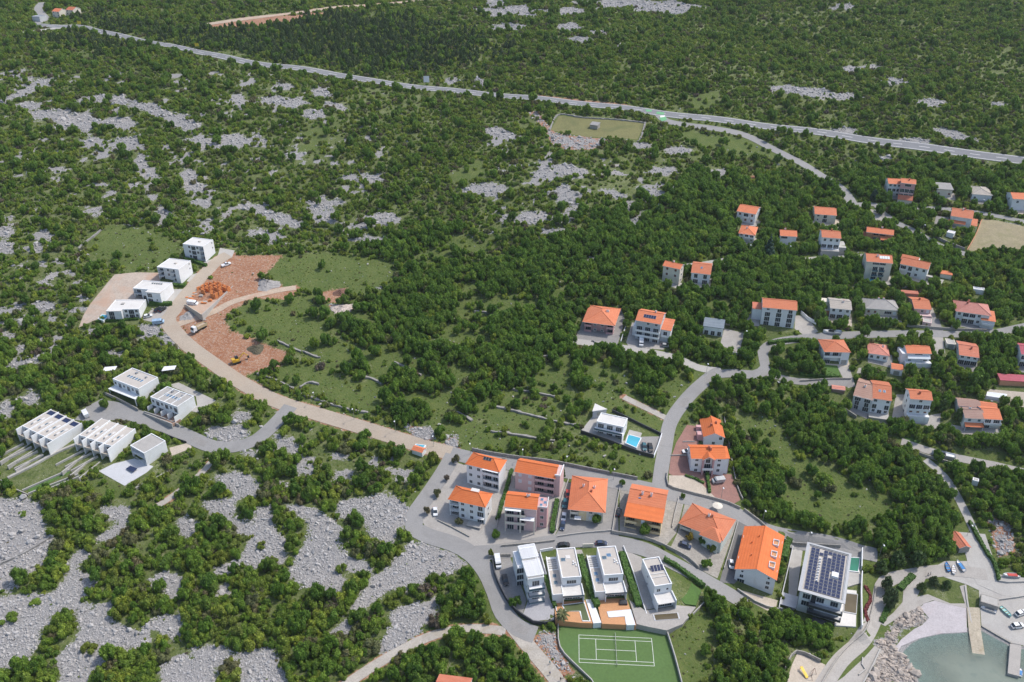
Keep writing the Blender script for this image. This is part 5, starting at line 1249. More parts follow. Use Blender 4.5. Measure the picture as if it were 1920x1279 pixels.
# four villas above the tennis court
def front_villa(key, label, pergola=False):
    s = HS[key]
    r, ro, w, d, h = house(key, label, WHITE, ROOFD, 'flat', .4, ['B.', 'BB', 'BB'], side=('', ''), chim=0, name='villa', cat='villa')
    return r, ro, w, d, h, s
r, ro, w, d, h = house('D1', 'white three-storey villa under a slatted white rooftop pergola, left of the tennis villas', WHITE, ROOFW, 'flat', .3, ['..', '..', '..'], side=('', 'wwpw'), chim=0, name='villa', cat='villa', d=HS['D1']['d'])
for y0, y1, z0 in ((d * .02, d * .52, h + 1.0), (d * .55, d * .98, h + 1.6)):
    pg = part(r, 'pergola', WHITE, (-.2, .0, y0, y1, h, z0 + .2), (w, w + .2, y0, y1, z0, z0 + .2), (-.2, w + .2, y0, y0 + .15, z0, z0 + .2), (-.2, w + .2, y1, y1 + .15, z0, z0 + .2))
    n = int((y1 - y0) / .45)
    for k in range(n): put('slat', cached(('slat', round(w, 1)), lambda: MB().box(0, w, -.14, .14, 0, .06).mesh('slat', WHITE)), pg, (0, y0 + .3 + k * .45, z0 + .22))
for z in (.0, 3.1, 6.2): balcony(r, .1, w - .1, 0, z + .2, 2.2, WHITE, GLASSB); window(r, 'B', w * .5, 0, z + .2, 0)
part(r, 'left_wing', WHITE, (-1.9, 0, d * .45, d, -2, h - .6)); 
for z in (.5, 3.4, 6.4): window(r, 'B', -1.0, d * .45, z, 0)
for key, lab in (('D2', 'white villa with beige roof, two skylights and an orange terrace with a drained green pool'), ('D3', 'white villa with beige roof and an orange terrace round an empty white pool')):
    s = HS[key]
    r, ro, w, d, h = house(key, lab, WHITE, ROOFD, 'flat', .4, ['r', '.'], side=('', ''), chim=0, name='villa', cat='villa')
    flat_panel(ro, w * .25, d * .62, h + .16, 1.5, 1.5, GLASSB, 'skylight'); flat_panel(ro, w * .52, d * .70, h + .16, 1.5, 1.5, SKYL if key == 'D3' else ROOFW, 'skylight')
    part(ro, 'lounge_furniture', WHITE, (w * .7, w * .76, d * .42, d * .46, h + .07, h + .5), (w * .8, w * .86, d * .44, d * .48, h + .07, h + .5), (w * .72, w * .78, d * .5, d * .54, h + .07, h + .5), (w * .84, w * .9, d * .36, d * .4, h + .07, h + .5))
    part(r, 'front_block', WHITE, (0.02, w - .02, -3.2, -.03, -2, h * .46)); part(r, 'front_terrace', ROOFW, (-.3, w + .3, -5.4, -.04, h * .46, h * .46 + .22)); part(r, 'canopy_wall', WHITE, (-.32, -.02, -5.4, -.05, -2, h * .46 + .9)); part(r, 'canopy_wall', WHITE, (w + .02, w + .32, -5.4, -.05, -2, h * .46 + .9)); window(r, 'B', w * .3, -3.2, .1, 0); window(r, 'B', w * .7, -3.2, .1, 0); part(r, 'terrace_rail', GLASSB, (-.3, w + .3, -5.42, -5.36, h * .46 + .22, h * .46 + .95))
    aw = part(r, 'left_annex', WHITE, (-3.7, -.05, -4.5, d * .96, -2, h * .55)); ar = part(aw, 'annex_roof', ROOFD, (-3.5, -.1, -4.3, d * .5, h * .55 + .003, h * .55 + .08)); part(aw, 'annex_ribs', ROOFG, *[(-3.3, -.4, d * .55 + k * 1.0, d * .55 + k * 1.0 + .6, h * .55 + .003, h * .55 + .12) for k in range(5)])
    for k in range(2): flat_panel(aw, -1.9, d * (.08 + .22 * k), h * .55 + .2, 1.2, 1.5, SKYL if key == 'D3' else GLASSB, 'skylight')
    part(aw, 'annex_parapet', WHITE, (-3.74, -3.5, -4.54, d * .96, h * .55 + .004, h * .55 + .5), (-3.5, -.05, -4.54, -4.3, h * .55 + .004, h * .55 + .5))
s = HS['D4']; r, ro, w, d, h = house('D4', 'narrow white villa with blue solar collectors on the roof beside a green lawn', WHITE, ROOFD, 'flat', .45, ['wp', '..'], side=('', 'p'), chim=0, name='villa', cat='villa')
for k in range(4): flat_panel(ro, w * .3 + k * 1.15, d * .6, h + .5, 1.0, 2.2, SOLAR, 'solar_collector', .45)
part(ro, 'roof_rib', ROOFW, (.5, w - .5, d * .42, d * .44, h + .06, h + .3), (.5, w - .5, d * .3, d * .32, h + .06, h + .3)); part(r, 'front_block', WHITE, (0.02, w - .02, -2.8, -.03, -2, h * .46)); part(r, 'front_terrace', ROOFW, (-.02, w + .3, -4.6, -.04, h * .46, h * .46 + .22)); part(r, 'canopy_wall', WHITE, (-.32, -.02, -4.6, -.05, -2, h * .46 + .9)); part(r, 'canopy_wall', WHITE, (w + .02, w + .32, -4.6, -.05, -2, h * .46 + .9)); window(r, 'B', w * .3, -2.8, .1, 0); window(r, 'B', w * .7, -2.8, .1, 0)
TZ = court_z + 2.4
for pxs, mat, lab in ((z4([(798,672),(1024,650),(1085,835),(1000,832),(805,812)]), TERRAC, 'terrace'), (z4([(1112,650),(1330,625),(1412,850),(1155,838)]), TERRAC, 'terrace'), (z4([(1360,660),(1480,740),(1720,700),(1860,712),(1760,840),(1640,888),(1500,860),(1415,840)]), PAVE, 'terrace'), (z4([(1028,640),(1080,640),(1150,830),(1090,835)]), WHITE, 'terrace'), (z4([(600,660),(720,640),(800,700),(795,810),(620,820),(560,770)]), GREYW, 'terrace')):
    slab_from_px(lab, pxs, TZ + (.03 if mat == WHITE else 0) - (1.0 if mat == GREYW else 0), 4.0, mat, kind='structure')
pool(z4([(860,700),(1020,680),(1062,815),(1005,812),(985,745),(890,745)]), 'L-shaped drained pool with dark green floor on the left orange terrace', POOLGR, WHITE, z=TZ + .12)
pool(z4([(1200,750),(1365,735),(1398,842),(1335,842),(1325,782),(1215,790)]), 'L-shaped empty white pool on the right orange terrace', WHITE, SHUT, z=TZ + .12)
pool(z4([(1545,770),(1718,757),(1730,800),(1558,812)]), 'narrow dark pool in the pale terrace below the narrow villa', POOLDK, GREYW, z=TZ + .12)
o = MB().box(-1.3, 1.3, -.9, .9, 0, .75).box(-1.0, 1.0, -.6, .6, .75, .82).build('hot_tub', DARKM); p = at_z(840 + 1315 / 4, 960 + 685 / 4, TZ); o.location = (p[0], p[1], TZ); tag(o, 'dark square hot tub on the orange terrace with the white pool', 'hot tub')
# seafront villa with the big solar roof
s = HS['C9']; r, ro, w, d, h = house('C9', 'dark and white seafront villa with its flat roof covered in solar panels', WHITE, ROOFD, 'flat', .35, ['BBB', 'BBB', '.BB'], side=('www', 'BBB'), chim=0, name='villa', cat='villa', below=3)
[c_ for c_ in r.children if c_.name.startswith('parapet')][0].data.materials[0] = GALV
ed = part(r, 'roof_edge', GALV, (-.9, w + .9, -1.2, -.05, h + .36, h + .6), (-.9, -.05, -.05, d + .9, h + .36, h + .6), (w + .05, w + .9, -.05, d + .9, h + .36, h + .6), (-.05, w + .05, d + .05, d + .9, h + .36, h + .6))
nx_, ny_ = 8, 13
for i in range(nx_):
    for j in range(ny_):
        if (i in (2,) and 3 <= j <= 10) or (i in (5, 6) and 5 <= j <= 6) or (i == 2 and j == 12) or (i in (3, 4) and j in (11,) and i == 4): continue
        flat_panel(ro, .9 + (w - 1.8) * (i + .5) / nx_, .8 + (d - 1.6) * (j + .5) / ny_, h + .3, (w - 1.8) / nx_ - .22, (d - 1.6) / ny_ - .28, SOLAR, 'solar_panel')
part(ro, 'roof_unit', WHITE, (w * .66, w * .82, d * .42, d * .52, h + .1, h + 1.1)); 
for k in range(9): part(ro, 'vent_pipe', FRAME, (w * .30, w * .35, d * (.25 + .06 * k), d * (.25 + .06 * k) + .35, h + .1, h + .9))
for z in (2.6, 5.6): balcony(r, w * .25, w + .8, 0, z, 2.4, GALV, DARKM)
part(r, 'front_canopy', DARKM, (w * .42, w * .9, -6.5, -2.6, 1.6, 1.85)); part(r, 'column', DARKM, (w * .45, w * .48, -6.2, -5.9, -2, 1.6)); part(r, 'column', DARKM, (w * .85, w * .88, -6.2, -5.9, -2, 1.6)); part(r, 'side_screen', DARKM, (-.06, -.02, .2, 1.4, 0, h - .3)); part(r, 'side_screen', DARKM, (w * .28, w * .4, -.05, -.02, 0, h - .3)); part(r, 'left_canopy', GALV, (-5.5, -.1, -1.5, 4.5, 1.9, 2.1))
for q in ((-5.3, -1.3), (-5.3, 4.2)): part(r, 'column', GALV, (q[0], q[0] + .2, q[1], q[1] + .2, -2, 1.9))
slab_from_px('terrace', z5([(1335,575),(1465,590),(1460,860),(1300,850)]), 3.9, 4, ROOFW, kind='structure'); slab_from_px('driveway', z5([(985,275),(1060,290),(1000,730),(905,735),(930,450)]), 3.7, 4, CONC, kind='structure'); slab_from_px('terrace', z5([(1340,435),(1490,440),(1500,530),(1400,560),(1340,560)]), 3.95, 4, CONC, kind='structure')
pool(z5([(1345,338),(1488,345),(1475,445),(1350,430)]), 'emerald covered pool behind white walls next to the solar-roofed villa', POOLEM, WHITE, z=4.3)
pool(z5([(1378,610),(1470,620),(1460,760),(1372,745)]), 'sunken brown pool pit on the terrace of the solar-roofed villa', POOLDK, GALV, z=4.1)
# pool villa by the east street
s = HS['F1']; r, ro, w, d, h = house('F1', 'white flat-roofed villa with glass front above a turquoise pool', WHITE, ROOFW, 'flat', .35, ['BBB', 'BBB'], side=('p', ''), chim=0, name='villa', cat='villa'); part(r, 'front_canopy', WHITE, (-.5, w + .3, -2.4, -.05, h * .5, h * .5 + .22)); part(r, 'balcony_rail', GLASSB, (-.4, w + .2, -2.35, -2.28, h * .5 + .22, h * .5 + 1.1)); part(r, 'canopy_wall', WHITE, (w + .05, w + .32, -2.4, -.05, -1, h * .5))
P = gp([(1112, 775), (1140, 770), (1116, 757)]); zz = float(P[:, 2].max()) + 2.6
g = MB(); Pt = at_z(*np.array([(1110.5, 772), (1139, 768), (1115.5, 757)]).T, zz)[:, :2]; cc = Pt.mean(0); go = empty('garage', (cc[0], cc[1], zz - 2.8)); tag(go, 'wedge-shaped concrete garage with triangular roof behind the pool villa', 'garage')
MB().prism([tuple(q - cc) for q in Pt * 1.0], 2.75, 3.0).build('roof', ROOFW, go); MB().prism([tuple((q - cc) * .9) for q in Pt], -2.5, 2.74).build('wall', GREYW, go); window(go, 'g', *(((Pt[0] + Pt[1]) / 2 - cc) * .9), 0, math.atan2(*(Pt[1] - Pt[0])[::-1]))
pool(z8([(555,1100),(645,1125),(612,1195),(535,1160)]), 'turquoise pool beside two parked cars in the walled pool villa garden', POOLW, WHITE, zoff=.1)
pool(zB([(180,708),(205,680),(258,685),(215,722)]), 'small blue pool at the left end of the lowest upper-left villa', POOLW, WHITE, zoff=.2)
pool([(1620, 522.5), (1650, 522), (1648, 531), (1622, 531)], 'small turquoise pool below the tall cream house', POOLW, WHITE, zoff=.2)
pool([(1853, 735), (1887, 739), (1884, 747), (1851, 742)], 'empty pale basin on the patio by the crimson shed', SHUT, WHITE, zoff=.2)
pool([(781, 833), (797, 835), (792, 841), (778, 839)], 'small bright blue inflatable pool beside the orange-roofed kiosk', POOLW, WHITE, zoff=.6, rimw=.5)

# small structures
def kit(name, FL, FR, h, d, rise, wall, roofm, rt, label, cat, fac=('.',), below=2.0, chim=0):
    g = gp([FL, FR]); zb = float(g[:, 2].mean()); a = at_z(*FL, zb); b = at_z(*FR, zb); e = b[:2] - a[:2]
    HS[label] = dict(key=label, a=a, zb=zb, w=float(np.hypot(*e)), d=d, h=h, ang=math.atan2(e[1], e[0]))
    FOOT.append(foot(HS[label]))
    return house(label, label, wall, roofm, rt, rise, list(fac), side='', chim=chim, name=name, cat=cat, oh=.25, below=below, ridges=False)
kit('kiosk', (773, 851), (792, 857), 2.3, 3.0, .7, WHITE, T_SALMON, 'gx', 'tiny white kiosk with orange roof beside the village road', 'kiosk')
kit('stone_hut', (1106, 241), (1120, 243), 2.6, 4.5, .9, STONE, T_GREY, 'shed', 'lone grey stone hut in the fenced dry meadow below the highway', 'hut')
kit('open_shed', (1873, 722), (1935, 726), 2.6, 4.0, .8, TERRA, T_MAGENTA, 'shed', 'long open shed with crimson roof at the right edge', 'shed')
kit('garage', (1669, 702), (1690, 705), 3.2, 5.0, .9, WHITE, T_SALMON, 'gx', 'small white garage with orange roof between the two middle settlement rows', 'garage', ('g',))
kit('garage', (1728, 612), (1744, 615), 2.4, 4.5, .2, PINK, CONC, 'flat', 'low garage with brown door below the small pink house', 'garage', ('x',))
kit('garage', (1773, 653), (1790, 655), 2.4, 5.0, .2, CREAM, CONC, 'flat', 'small flat grey garage left of the burnt orange roof', 'garage', ('g',))
kit('summer_kitchen', (1559, 735), (1583, 738), 1.9, 3.0, .5, BROWNW, T_PINK, 'gx', 'little garden shelter with rounded red roof left of the double house', 'shelter')
kit('shed', (1690, 556), (1720, 558), 2.0, 2.2, .4, BROWNW, T_OLD, 'shed', 'narrow dark red garden shed above the small pink house', 'shed')
kit('shed', (1823, 550), (1844, 553), 2.2, 3.0, .3, WHITE, GREYW, 'flat', 'small white garden shed among trees above the large pink-roofed house', 'shed')
kit('carport', (1762, 521), (1783, 524), 2.4, 3.0, .5, CREAM, T_SALMON, 'shed', 'small orange-roofed outbuilding right of the outdoor stair', 'outbuilding')
kit('shed', (1773, 444), (1786, 447), 2.6, 4.0, .2, WHITE, ROOFW, 'flat', 'white garden cabin below the twin house with porch roofs', 'cabin')
kit('house', (815, 1326), (876, 1334), 5.0, 8.0, 1.8, WHITE, T_OLD, 'gx', 'red-roofed house cut off by the bottom edge of the picture', 'house', ('ww', 'ww'))
kit('transformer_box', (1821, 909), (1832, 912), 2.4, 2.0, .1, WHITE, CONC, 'flat', 'small white transformer box below the long white boat', 'box')
kit('rear_house', (1793, 772), (1834, 776), 3.5, 6.0, 1.2, WHITE, T_BROWN, 'gx', 'low brown-roofed house behind the teal-shuttered one', 'house', ('w.w',))
kit('annex', (1836, 772), (1866, 776), 3.0, 4.0, .8, WHITE, T_SALMON, 'gx', 'low orange-roofed annex behind the brown roofs', 'annex', ('.',))
for q, lab in (((100, 24), 'far white house with red roof by the highway bend, left of its neighbour'), ((126, 21), 'far house with orange roof by the highway bend, nearest the forest')):
    kit('far_house', (q[0], q[1] + 8), (q[0] + 13, q[1] + 9), 5, 9, 2, CREAM, T_SALMON, 'gx', lab, 'house', ('w.w', 'w.w'))
kit('roadside_booth', (62, 40), (76, 41), 4, 8, .3, GREYW, GALV, 'flat', 'far grey roadside building at the top left corner', 'building')
for q, lab in (((208, 701), 'white tensile sun sail behind the farthest left villa, left one'), ((319, 700), 'small white canopy behind the rib-roofed villa, right one')):
    p = ground(*q); r = empty('sun_sail', p); tag(r, lab, 'canopy'); MB().hexa([(-2.8, -1.8, 2.2), (2.8, -1.0, 2.6), (2.8, 1.8, 2.9), (-2.8, 1.6, 2.5), (-2.8, -1.8, 2.3), (2.8, -1.0, 2.7), (2.8, 1.8, 3.0), (-2.8, 1.6, 2.6)]).build('canopy', WHITE, r)
    for x, y in ((-2.6, -1.6), (2.6, -.9), (2.6, 1.6), (-2.6, 1.4)): MB().tube((x, y, -.5), (x, y, 2.6), .06).build('post', GALV, r)
# ------------------------------------------------------------------ tennis court
def court():
    r = empty('tennis_court', (float(COURT_P[:, 0].mean()), float(COURT_P[:, 1].mean()), court_z)); tag(r, 'green artificial turf tennis court with white lines below the villas', 'tennis court')
    c = np.array([r.location.x, r.location.y])
    MB().prism([tuple(q - c) for q in COURT_P], -.6, .12).build('turf', COURT, r)
    q = at_z(*np.array([(1086.2, 1190.5), (1221.2, 1197), (1226.2, 1248.7), (1086.2, 1242)]).T, court_z + .12)[:, :2]
    ctr = q.mean(0) - c; ex = (q[1] - q[0] + q[2] - q[3]); ex /= np.linalg.norm(ex); ey = np.array([-ex[1], ex[0]])
    L, Wd, S = 11.885, 5.485, 4.115
    def ln(x0, y0, x1, y1, t=.065):
        a = np.array([x0, y0]); b = np.array([x1, y1]); dv = (b - a) / np.linalg.norm(b - a); nv = np.array([-dv[1], dv[0]]) * t
        pts = [a - nv - dv * t, b - nv + dv * t, b + nv + dv * t, a + nv - dv * t]
        MB().prism([tuple(ctr + ex * p[0] + ey * p[1]) for p in pts], .10, .128 + .002 * (x0 == x1)).build('court_line', PAINT, r)
    for y in (-Wd, Wd, -S, S): ln(-L, y, L, y)
    for x in (-L, L): ln(x, -Wd, x, Wd)
    for x in (-6.4, 6.4): ln(x, -S, x, S)
    ln(-6.4, 0, 6.4, 0)
    net = MB(); a = ctr + ey * -6.4; b = ctr + ey * 6.4
    for k in range(26):
        p = a + (b - a) * k / 25; net.tube((*p, .12), (*p, 1.05), .018, n=4)
    for z in (.2, .4, .6, .8): net.tube((*a, z), (*b, z), .014, n=4)
    net.build('net', DARKM, r)
    MB().tube((*a, 1.07), (*b, 1.07), .035, n=4).build('net_band', PAINT, r)
    for p in (a, b): MB().tube((*p, .1), (*p, 1.15), .05).build('net_post', DARKM, r)
court()
# ------------------------------------------------------------------ walls, fences, hedges
WALLS = []
def wall(pxs, hgt, thick, mat, label, name='wall', cat='wall', rough=0.0, cap=None, step=2.5, lift=0.0, group=None):
    P = resample(to_xy(pxs), step) if len(pxs) > 1 else to_xy(pxs)
    WALLS.append(P)
    T = np.gradient(P, axis=0); T /= np.linalg.norm(T, axis=1)[:, None] + 1e-9; Nn = np.stack([-T[:, 1], T[:, 0]], 1)
    z = terrain(P[:, 0], P[:, 1])
    org = np.array([P[0, 0], P[0, 1], z[0]])
    mb = MB(); rr = np.random.default_rng(len(WALLS))
    J = rr.normal(0, 1, (len(P), 4)) * rough
    A = P + Nn * (thick / 2 + J[:, :1]) ; B = P - Nn * (thick / 2 + J[:, 1:2]); zt = z + hgt * (1 + J[:, 2] * .6) + lift
    for i in range(len(P)):
        for q in (A[i], B[i]):
            mb.v.append((q[0] - org[0], q[1] - org[1], z[i] - 1.2 - org[2])); mb.v.append((q[0] - org[0], q[1] - org[1], zt[i] - org[2]))
    for i in range(len(P) - 1):
        a = i * 4; b = a + 4
        for f in ((a, b, b + 1, a + 1), (b + 2, a + 2, a + 3, b + 3), (a + 1, b + 1, b + 3, a + 3)): mb.f.append(f); mb.m.append(0)
    n = (len(P) - 1) * 4
    mb.f.append((0, 1, 3, 2)); mb.m.append(0); mb.f.append((n + 2, n + 3, n + 1, n)); mb.m.append(0)
    o = mb.build(name, mat); o.location = org; tag(o, label, cat, group)
    return o
W = wall
W(z4([(826,848),(1060,860)]), 1.9, .3, CONC, 'concrete retaining wall along the top of the tennis court, left of the steps', cat='retaining wall')
W(z4([(1190,868),(1632,884)]), 1.9, .3, CONC, 'concrete retaining wall along the top of the tennis court, right of the steps', cat='retaining wall')
W(z4([(826,848),(840,1022),(960,1160),(1075,1270),(1110,1330)]), 1.1, .3, CONC, 'pale wall bordering the left side of the tennis court')
W(z4([(1632,884),(1700,1100),(1752,1300)]), 1.5, .3, CONC, 'pale wall bordering the right side of the tennis court')
W(z4([(1640,886),(1745,845),(1810,800),(1920,690)]), 1.0, .3, CONC, 'pale garden wall curving below the lawn of the narrow villa')
W(z4([(690,300),(785,285)]), 1.2, .3, WHITE, 'white gateway wall above the villa with the drained pool')
W(z4([(335,370),(350,470),(400,590),(470,710),(560,790),(640,840),(720,850),(800,835)]), 1.6, .35, DARKM, 'dark curved garden wall along the west street below the pergola villa')
W(z4([(300,350),(400,335),(470,335)]), 1.3, .3, STONE, 'low stone wall at the corner by the small street tree')
W(z4([(690,310),(740,480),(790,650),(830,840)]), .9, .25, WHITE, 'white boundary wall left of the drained pool villa')
W(z4([(1315,265),(1385,450),(1450,660),(1510,850)]), .9, .25, WHITE, 'white boundary wall left of the narrow villa')
W(z4([(1008,265),(1090,262)]), 1.6, .3, CREAM, 'cream street wall between the two orange-terrace villas')
W(z4([(400,262),(650,240),(800,222)]), 1.0, .35, STONE, 'stone kerb wall between the forecourt and the lower street')
W(z4([(820,190),(1000,165),(1225,145)]), .8, .3, CONC, 'low wall in front of the salmon-roofed cream house')
W(zE([(190,1040),(420,1080),(560,1130),(640,1170),(760,1235),(840,1310)]), 1.4, .35, STONE, 'stone retaining wall along the lower street below the yellow house')
W(zE([(605,590),(610,690),(760,740),(920,780),(1060,820),(1150,860)]), 1.3, .35, STONE, 'stone retaining wall round the sandy garden of the red-paved houses')
W(zE([(1030,180),(1060,330),(1095,540),(1130,700),(1170,790)]), 1.0, .25, CONC, 'pale wall at the right edge of the red paving')
W(zE([(630,460),(755,458)]), .6, .2, CONC, 'low divider wall between two red-paved car bays')
W(zE([(720,357),(810,357)]), .6, .2, CONC, 'short divider wall in the upper red-paved yard')
W(zE([(690,780),(660,900),(640,1000)]), .9, .25, CONC, 'thin boundary wall between the yellow house and the many-sided roof house')
W(zE([(250,700),(215,880),(190,1040)]), .9, .25, CONC, 'thin boundary wall between the cream house and the yellow house')
W(zE([(1135,955),(1080,1150),(1030,1310)]), .9, .25, CONC, 'thin boundary wall left of the long orange gable roof driveway')
W(zE([(1180,870),(1300,960),(1420,1060),(1540,1130)]), 1.2, .35, STONE, 'stone wall along the upper street above the long grey house')
W(zE([(1540,1130),(1700,1140),(1900,1150)]), 1.6, .4, DRYST, 'rough stone bank behind the solar-roofed villa')
W([(905,870),(940,862),(965,855)][::-1], .7, .2, STONE, 'short stone wall by the white hip-roofed house')
W(Z([(1000,700),(930,850),(880,1000),(840,1170)], 720, 700, 4), .9, .25, CONC, 'pale wall between the white bend house and the awning house')
W(Z([(1385,800),(1330,960),(1290,1180)], 720, 700, 4), .9, .25, CONC, 'pale wall between the awning house and the cream house')
W(Z([(400,1105),(520,1165),(640,1230)], 720, 700, 4), .6, .25, STONE, 'low stone edging in the forecourt of the white bend house')
W(Z([(660,580),(780,605),(1000,640),(1250,670),(1500,720),(1700,760),(1900,800)], 720, 700, 4), 1.5, .4, DRYST, 'long stone retaining wall on the uphill side of the upper street')
W(z8([(195,1090),(400,1160),(600,1235),(742,1275)]), 1.7, .3, DARKM, 'dark blue front wall of the pool villa garden')
W(z8([(742,1275),(775,1190),(802,1108)]), 1.4, .3, WHITE, 'white gate-side wall of the pool villa garden')
W(z8([(802,1108),(680,1050),(560,990),(430,930)]), 1.3, .3, DARKM, 'dark rear wall of the pool villa garden')
W(z8([(495,410),(530,300),(570,200)]), 1.0, .25, WHITE, 'white wall between the pink house car park and the apartment house')
W(z8([(890,242),(980,250),(1120,262)]), 1.2, .3, CONC, 'pale retaining wall behind the slate-roofed bungalow, left part')
W(z8([(1280,275),(1400,295)]), 1.2, .3, CONC, 'pale retaining wall behind the slate-roofed bungalow, right part')
W(z8([(1230,465),(1330,495),(1415,505)]), 1.2, .3, WHITE, 'white garden wall below the slate-roofed bungalow')
W(Z([(1205,995),(1255,1040),(1320,1075)], 1200, 340, 4), 1.8, .3, WHITE, 'stepped white driveway wall right of the four-storey apartment house')
W(zA([(790,400),(920,460),(1040,525)]), 1.4, .3, STONE, 'stone wall in front of the farthest left villa')
W(zA([(1085,545),(1220,590),(1350,645)]), 1.5, .3, CONC, 'concrete wall in front of the rib-roofed villa')
W(zA([(1205,690),(1300,730),(1400,765)]), 1.0, .25, DARKM, 'dark garden wall behind the small pavilion')
W(zA([(590,770),(420,840),(260,930),(60,1030)]), .7, 1.2, CONC, 'broad white garden stair wall between the two terraced rows')
for k, (a, b) in enumerate((((180,775), (-40,890)), ((240,800), (10,915)), ((285,832), (70,945)), ((330,860), (110,965)))):
    W(zA([a, b]), .9, .5, CONC, 'pale garden dividing wall number %s from the left below the leftmost terraced row' % ('one', 'two', 'three', 'four')[k])
for k, (a, b) in enumerate((((630,825), (420,935)), ((690,845), (490,950)), ((735,870), (535,980)), ((525,970), (170,1125)), ((590,1005), (215,1150)), ((600,1020), (280,1150)))):
    W(zA([a, b]), .8, .5, CONC, 'pale garden dividing wall number %s below the row without solar panels' % ('one', 'two', 'three', 'four', 'five', 'six')[k])
W(zA([(10,1050),(60,1090),(215,1160)]), .9, .35, STONE, 'dark stone wall closing the lower end of the terraced gardens')
W(zA([(1020,1110),(1160,1040),(1310,960)]), .9, .6, CONC, 'pale wall along the lower edge of the grey courtyard garden')
for k, (p, l) in enumerate((
 ([(565,740),(600,752),(650,768),(690,775)], 'dry stone wall along the meadow above the village road'), ([(598,722),(580,718),(563,728)], 'crumbling dry stone wall at the left corner of the meadow'), ([(675,706),(700,712),(716,722)], 'short dry stone wall in the middle of the meadow'), ([(850,770),(870,780),(885,790)], 'pale dry stone wall above the road bend, left of the terraces'), ([(925,762),(980,775),(1035,790),(1090,800)], 'long dry stone terrace wall left of the pool villa'), ([(790,592),(830,598),(860,600)], 'dry stone wall below the sparse middle grove'), ([(890,585),(950,590),(1000,592)], 'dry stone wall in the central grove, right part'),
 ([(975,668),(1000,672),(1030,668)], 'dry stone terrace wall left of the pink house'), ([(960,730),(1005,738),(1040,745)], 'dry stone terrace wall in the right central clearing'), ([(920,810),(960,815),(1000,822),(1040,828)], 'low dry stone terrace wall above the upper street'), ([(165,480),(150,465),(175,445),(195,428)], 'pale dry stone wall edging the left meadow'), ([(500,245),(540,230),(560,222)], 'dry stone wall climbing the slope below the highway'), ([(1245,372),(1270,345),(1285,335)], 'straight dry stone wall above the settlement'), ([(520,640),(545,652),(580,665),(600,672)], 'dry stone wall at the edge of the red clearing'),
 ([(480,700),(520,715),(560,735)], 'dry stone wall between the red clearing and the village road'), ([(1030,245),(1048,216),(1100,222),(1210,231)], 'low wall and fence round the dry meadow below the highway'), ([(1210,231),(1200,262),(1195,266)], 'right-hand low wall of the dry meadow'), ([(0,1060),(60,1030),(105,1000)], 'faint dry stone wall crossing the left rock field'), ([(1235,400),(1236,430)], 'upright pale stone wall remnant left of the settlement'), ([(740,680),(760,690),(790,705)], 'dry stone wall beneath the central grove trees'), ([(1110,640),(1150,655),(1200,665)], 'stone bank below the parking lane'))):
    wall(p, .75, .9, DRYST, l, 'dry_stone_wall', 'stone wall', rough=.2, step=1.4, group='old dry stone walls in the scrub')
W([(1700,560-20),(1690,540)], 1.0, .3, STONE, 'short stone garden wall left of the outdoor stair house')
W([(1690,405),(1740,430),(1760,450),(1808,470)], 1.6, .4, STONE, 'dark stone wall on the uphill side of the hill street')
W([(1812,472),(1830,440),(1842,408)], 1.1, .3, TERRA, 'orange boundary wall beside the bare dry plot')
W([(1620,594),(1650,600),(1690,606)], 1.1, .3, CONC, 'pale garden wall in front of the grey hip roof bungalow')
W([(1700,612),(1760,618),(1850,622)], 1.4, .35, STONE, 'stone street wall below the large pink-roofed house')
W([(1525,553),(1560,551),(1590,553)], 1.2, .3, STONE, 'stone wall above the grey-roofed house with red annex')
W([(1500,716),(1560,712),(1595,712)], .9, .3, STONE, 'low stone wall along the garden lane')
W([(1568,762),(1590,775),(1605,785)], 1.6, .4, STONE, 'dark stone ramp wall left of the double house')
W([(1692,840),(1740,858),(1790,872)], 1.2, .4, STONE, 'stone wall under the long white boat')
W(z6([(1270,80),(1330,190),(1400,310),(1460,400),(1490,520)]), 1.3, 1.0, LF_HEDGE, 'tall clipped hedge along the right of the harbour road', 'hedge', 'hedge', rough=.12, step=1.2)
W(z6([(1490,525),(1560,535),(1700,530)]), .8, .35, CONC, 'low pale wall above the harbour car park, beside the hedge')
W(z6([(570,560),(560,640),(540,740),(510,850),(470,920),(400,980),(300,1080),(200,1230),(150,1320)]), .9, .4, STONE, 'stone wall on the landward side of the promenade')
W(z5([(1500,470),(1495,620),(1500,880)]), 2.0, .3, WHITE, 'white side wall of the solar-roofed villa terrace')
W(z5([(1500,300),(1495,440)]), 2.4, .3, WHITE, 'white wall right of the emerald pool')
W(z5([(905,740),(880,735),(920,560),(985,270)]), 1.2, .3, GREYW, 'grey wall left of the solar-roofed villa driveway')
W(z5([(925,1185),(1010,1060),(1190,1130)]), 1.6, .3, STONE, 'stone wall enclosing the sandy play yard')
W(z5([(570,590),(700,680),(790,720),(880,740)]), 1.1, .3, CONC, 'pale wall below the terrace of the long grey house')
W(z6([(1240,560),(1265,730),(1300,900)]), .5, .5, CONC, 'pale kerb on the left edge of the slipway')
W(z6([(1490,665),(1600,650),(1700,635)]), .7, .4, CONC, 'curved pale wall behind the harbour boats')
W(z6([(470,1100),(465,1150),(490,1190),(440,1230)]), .6, .4, CONC, 'wavy white seat wall in the seaside garden')
W(z6([(600,1040),(540,1170),(470,1300)]), .8, .4, CONC, 'pale sea wall above the shore rocks')
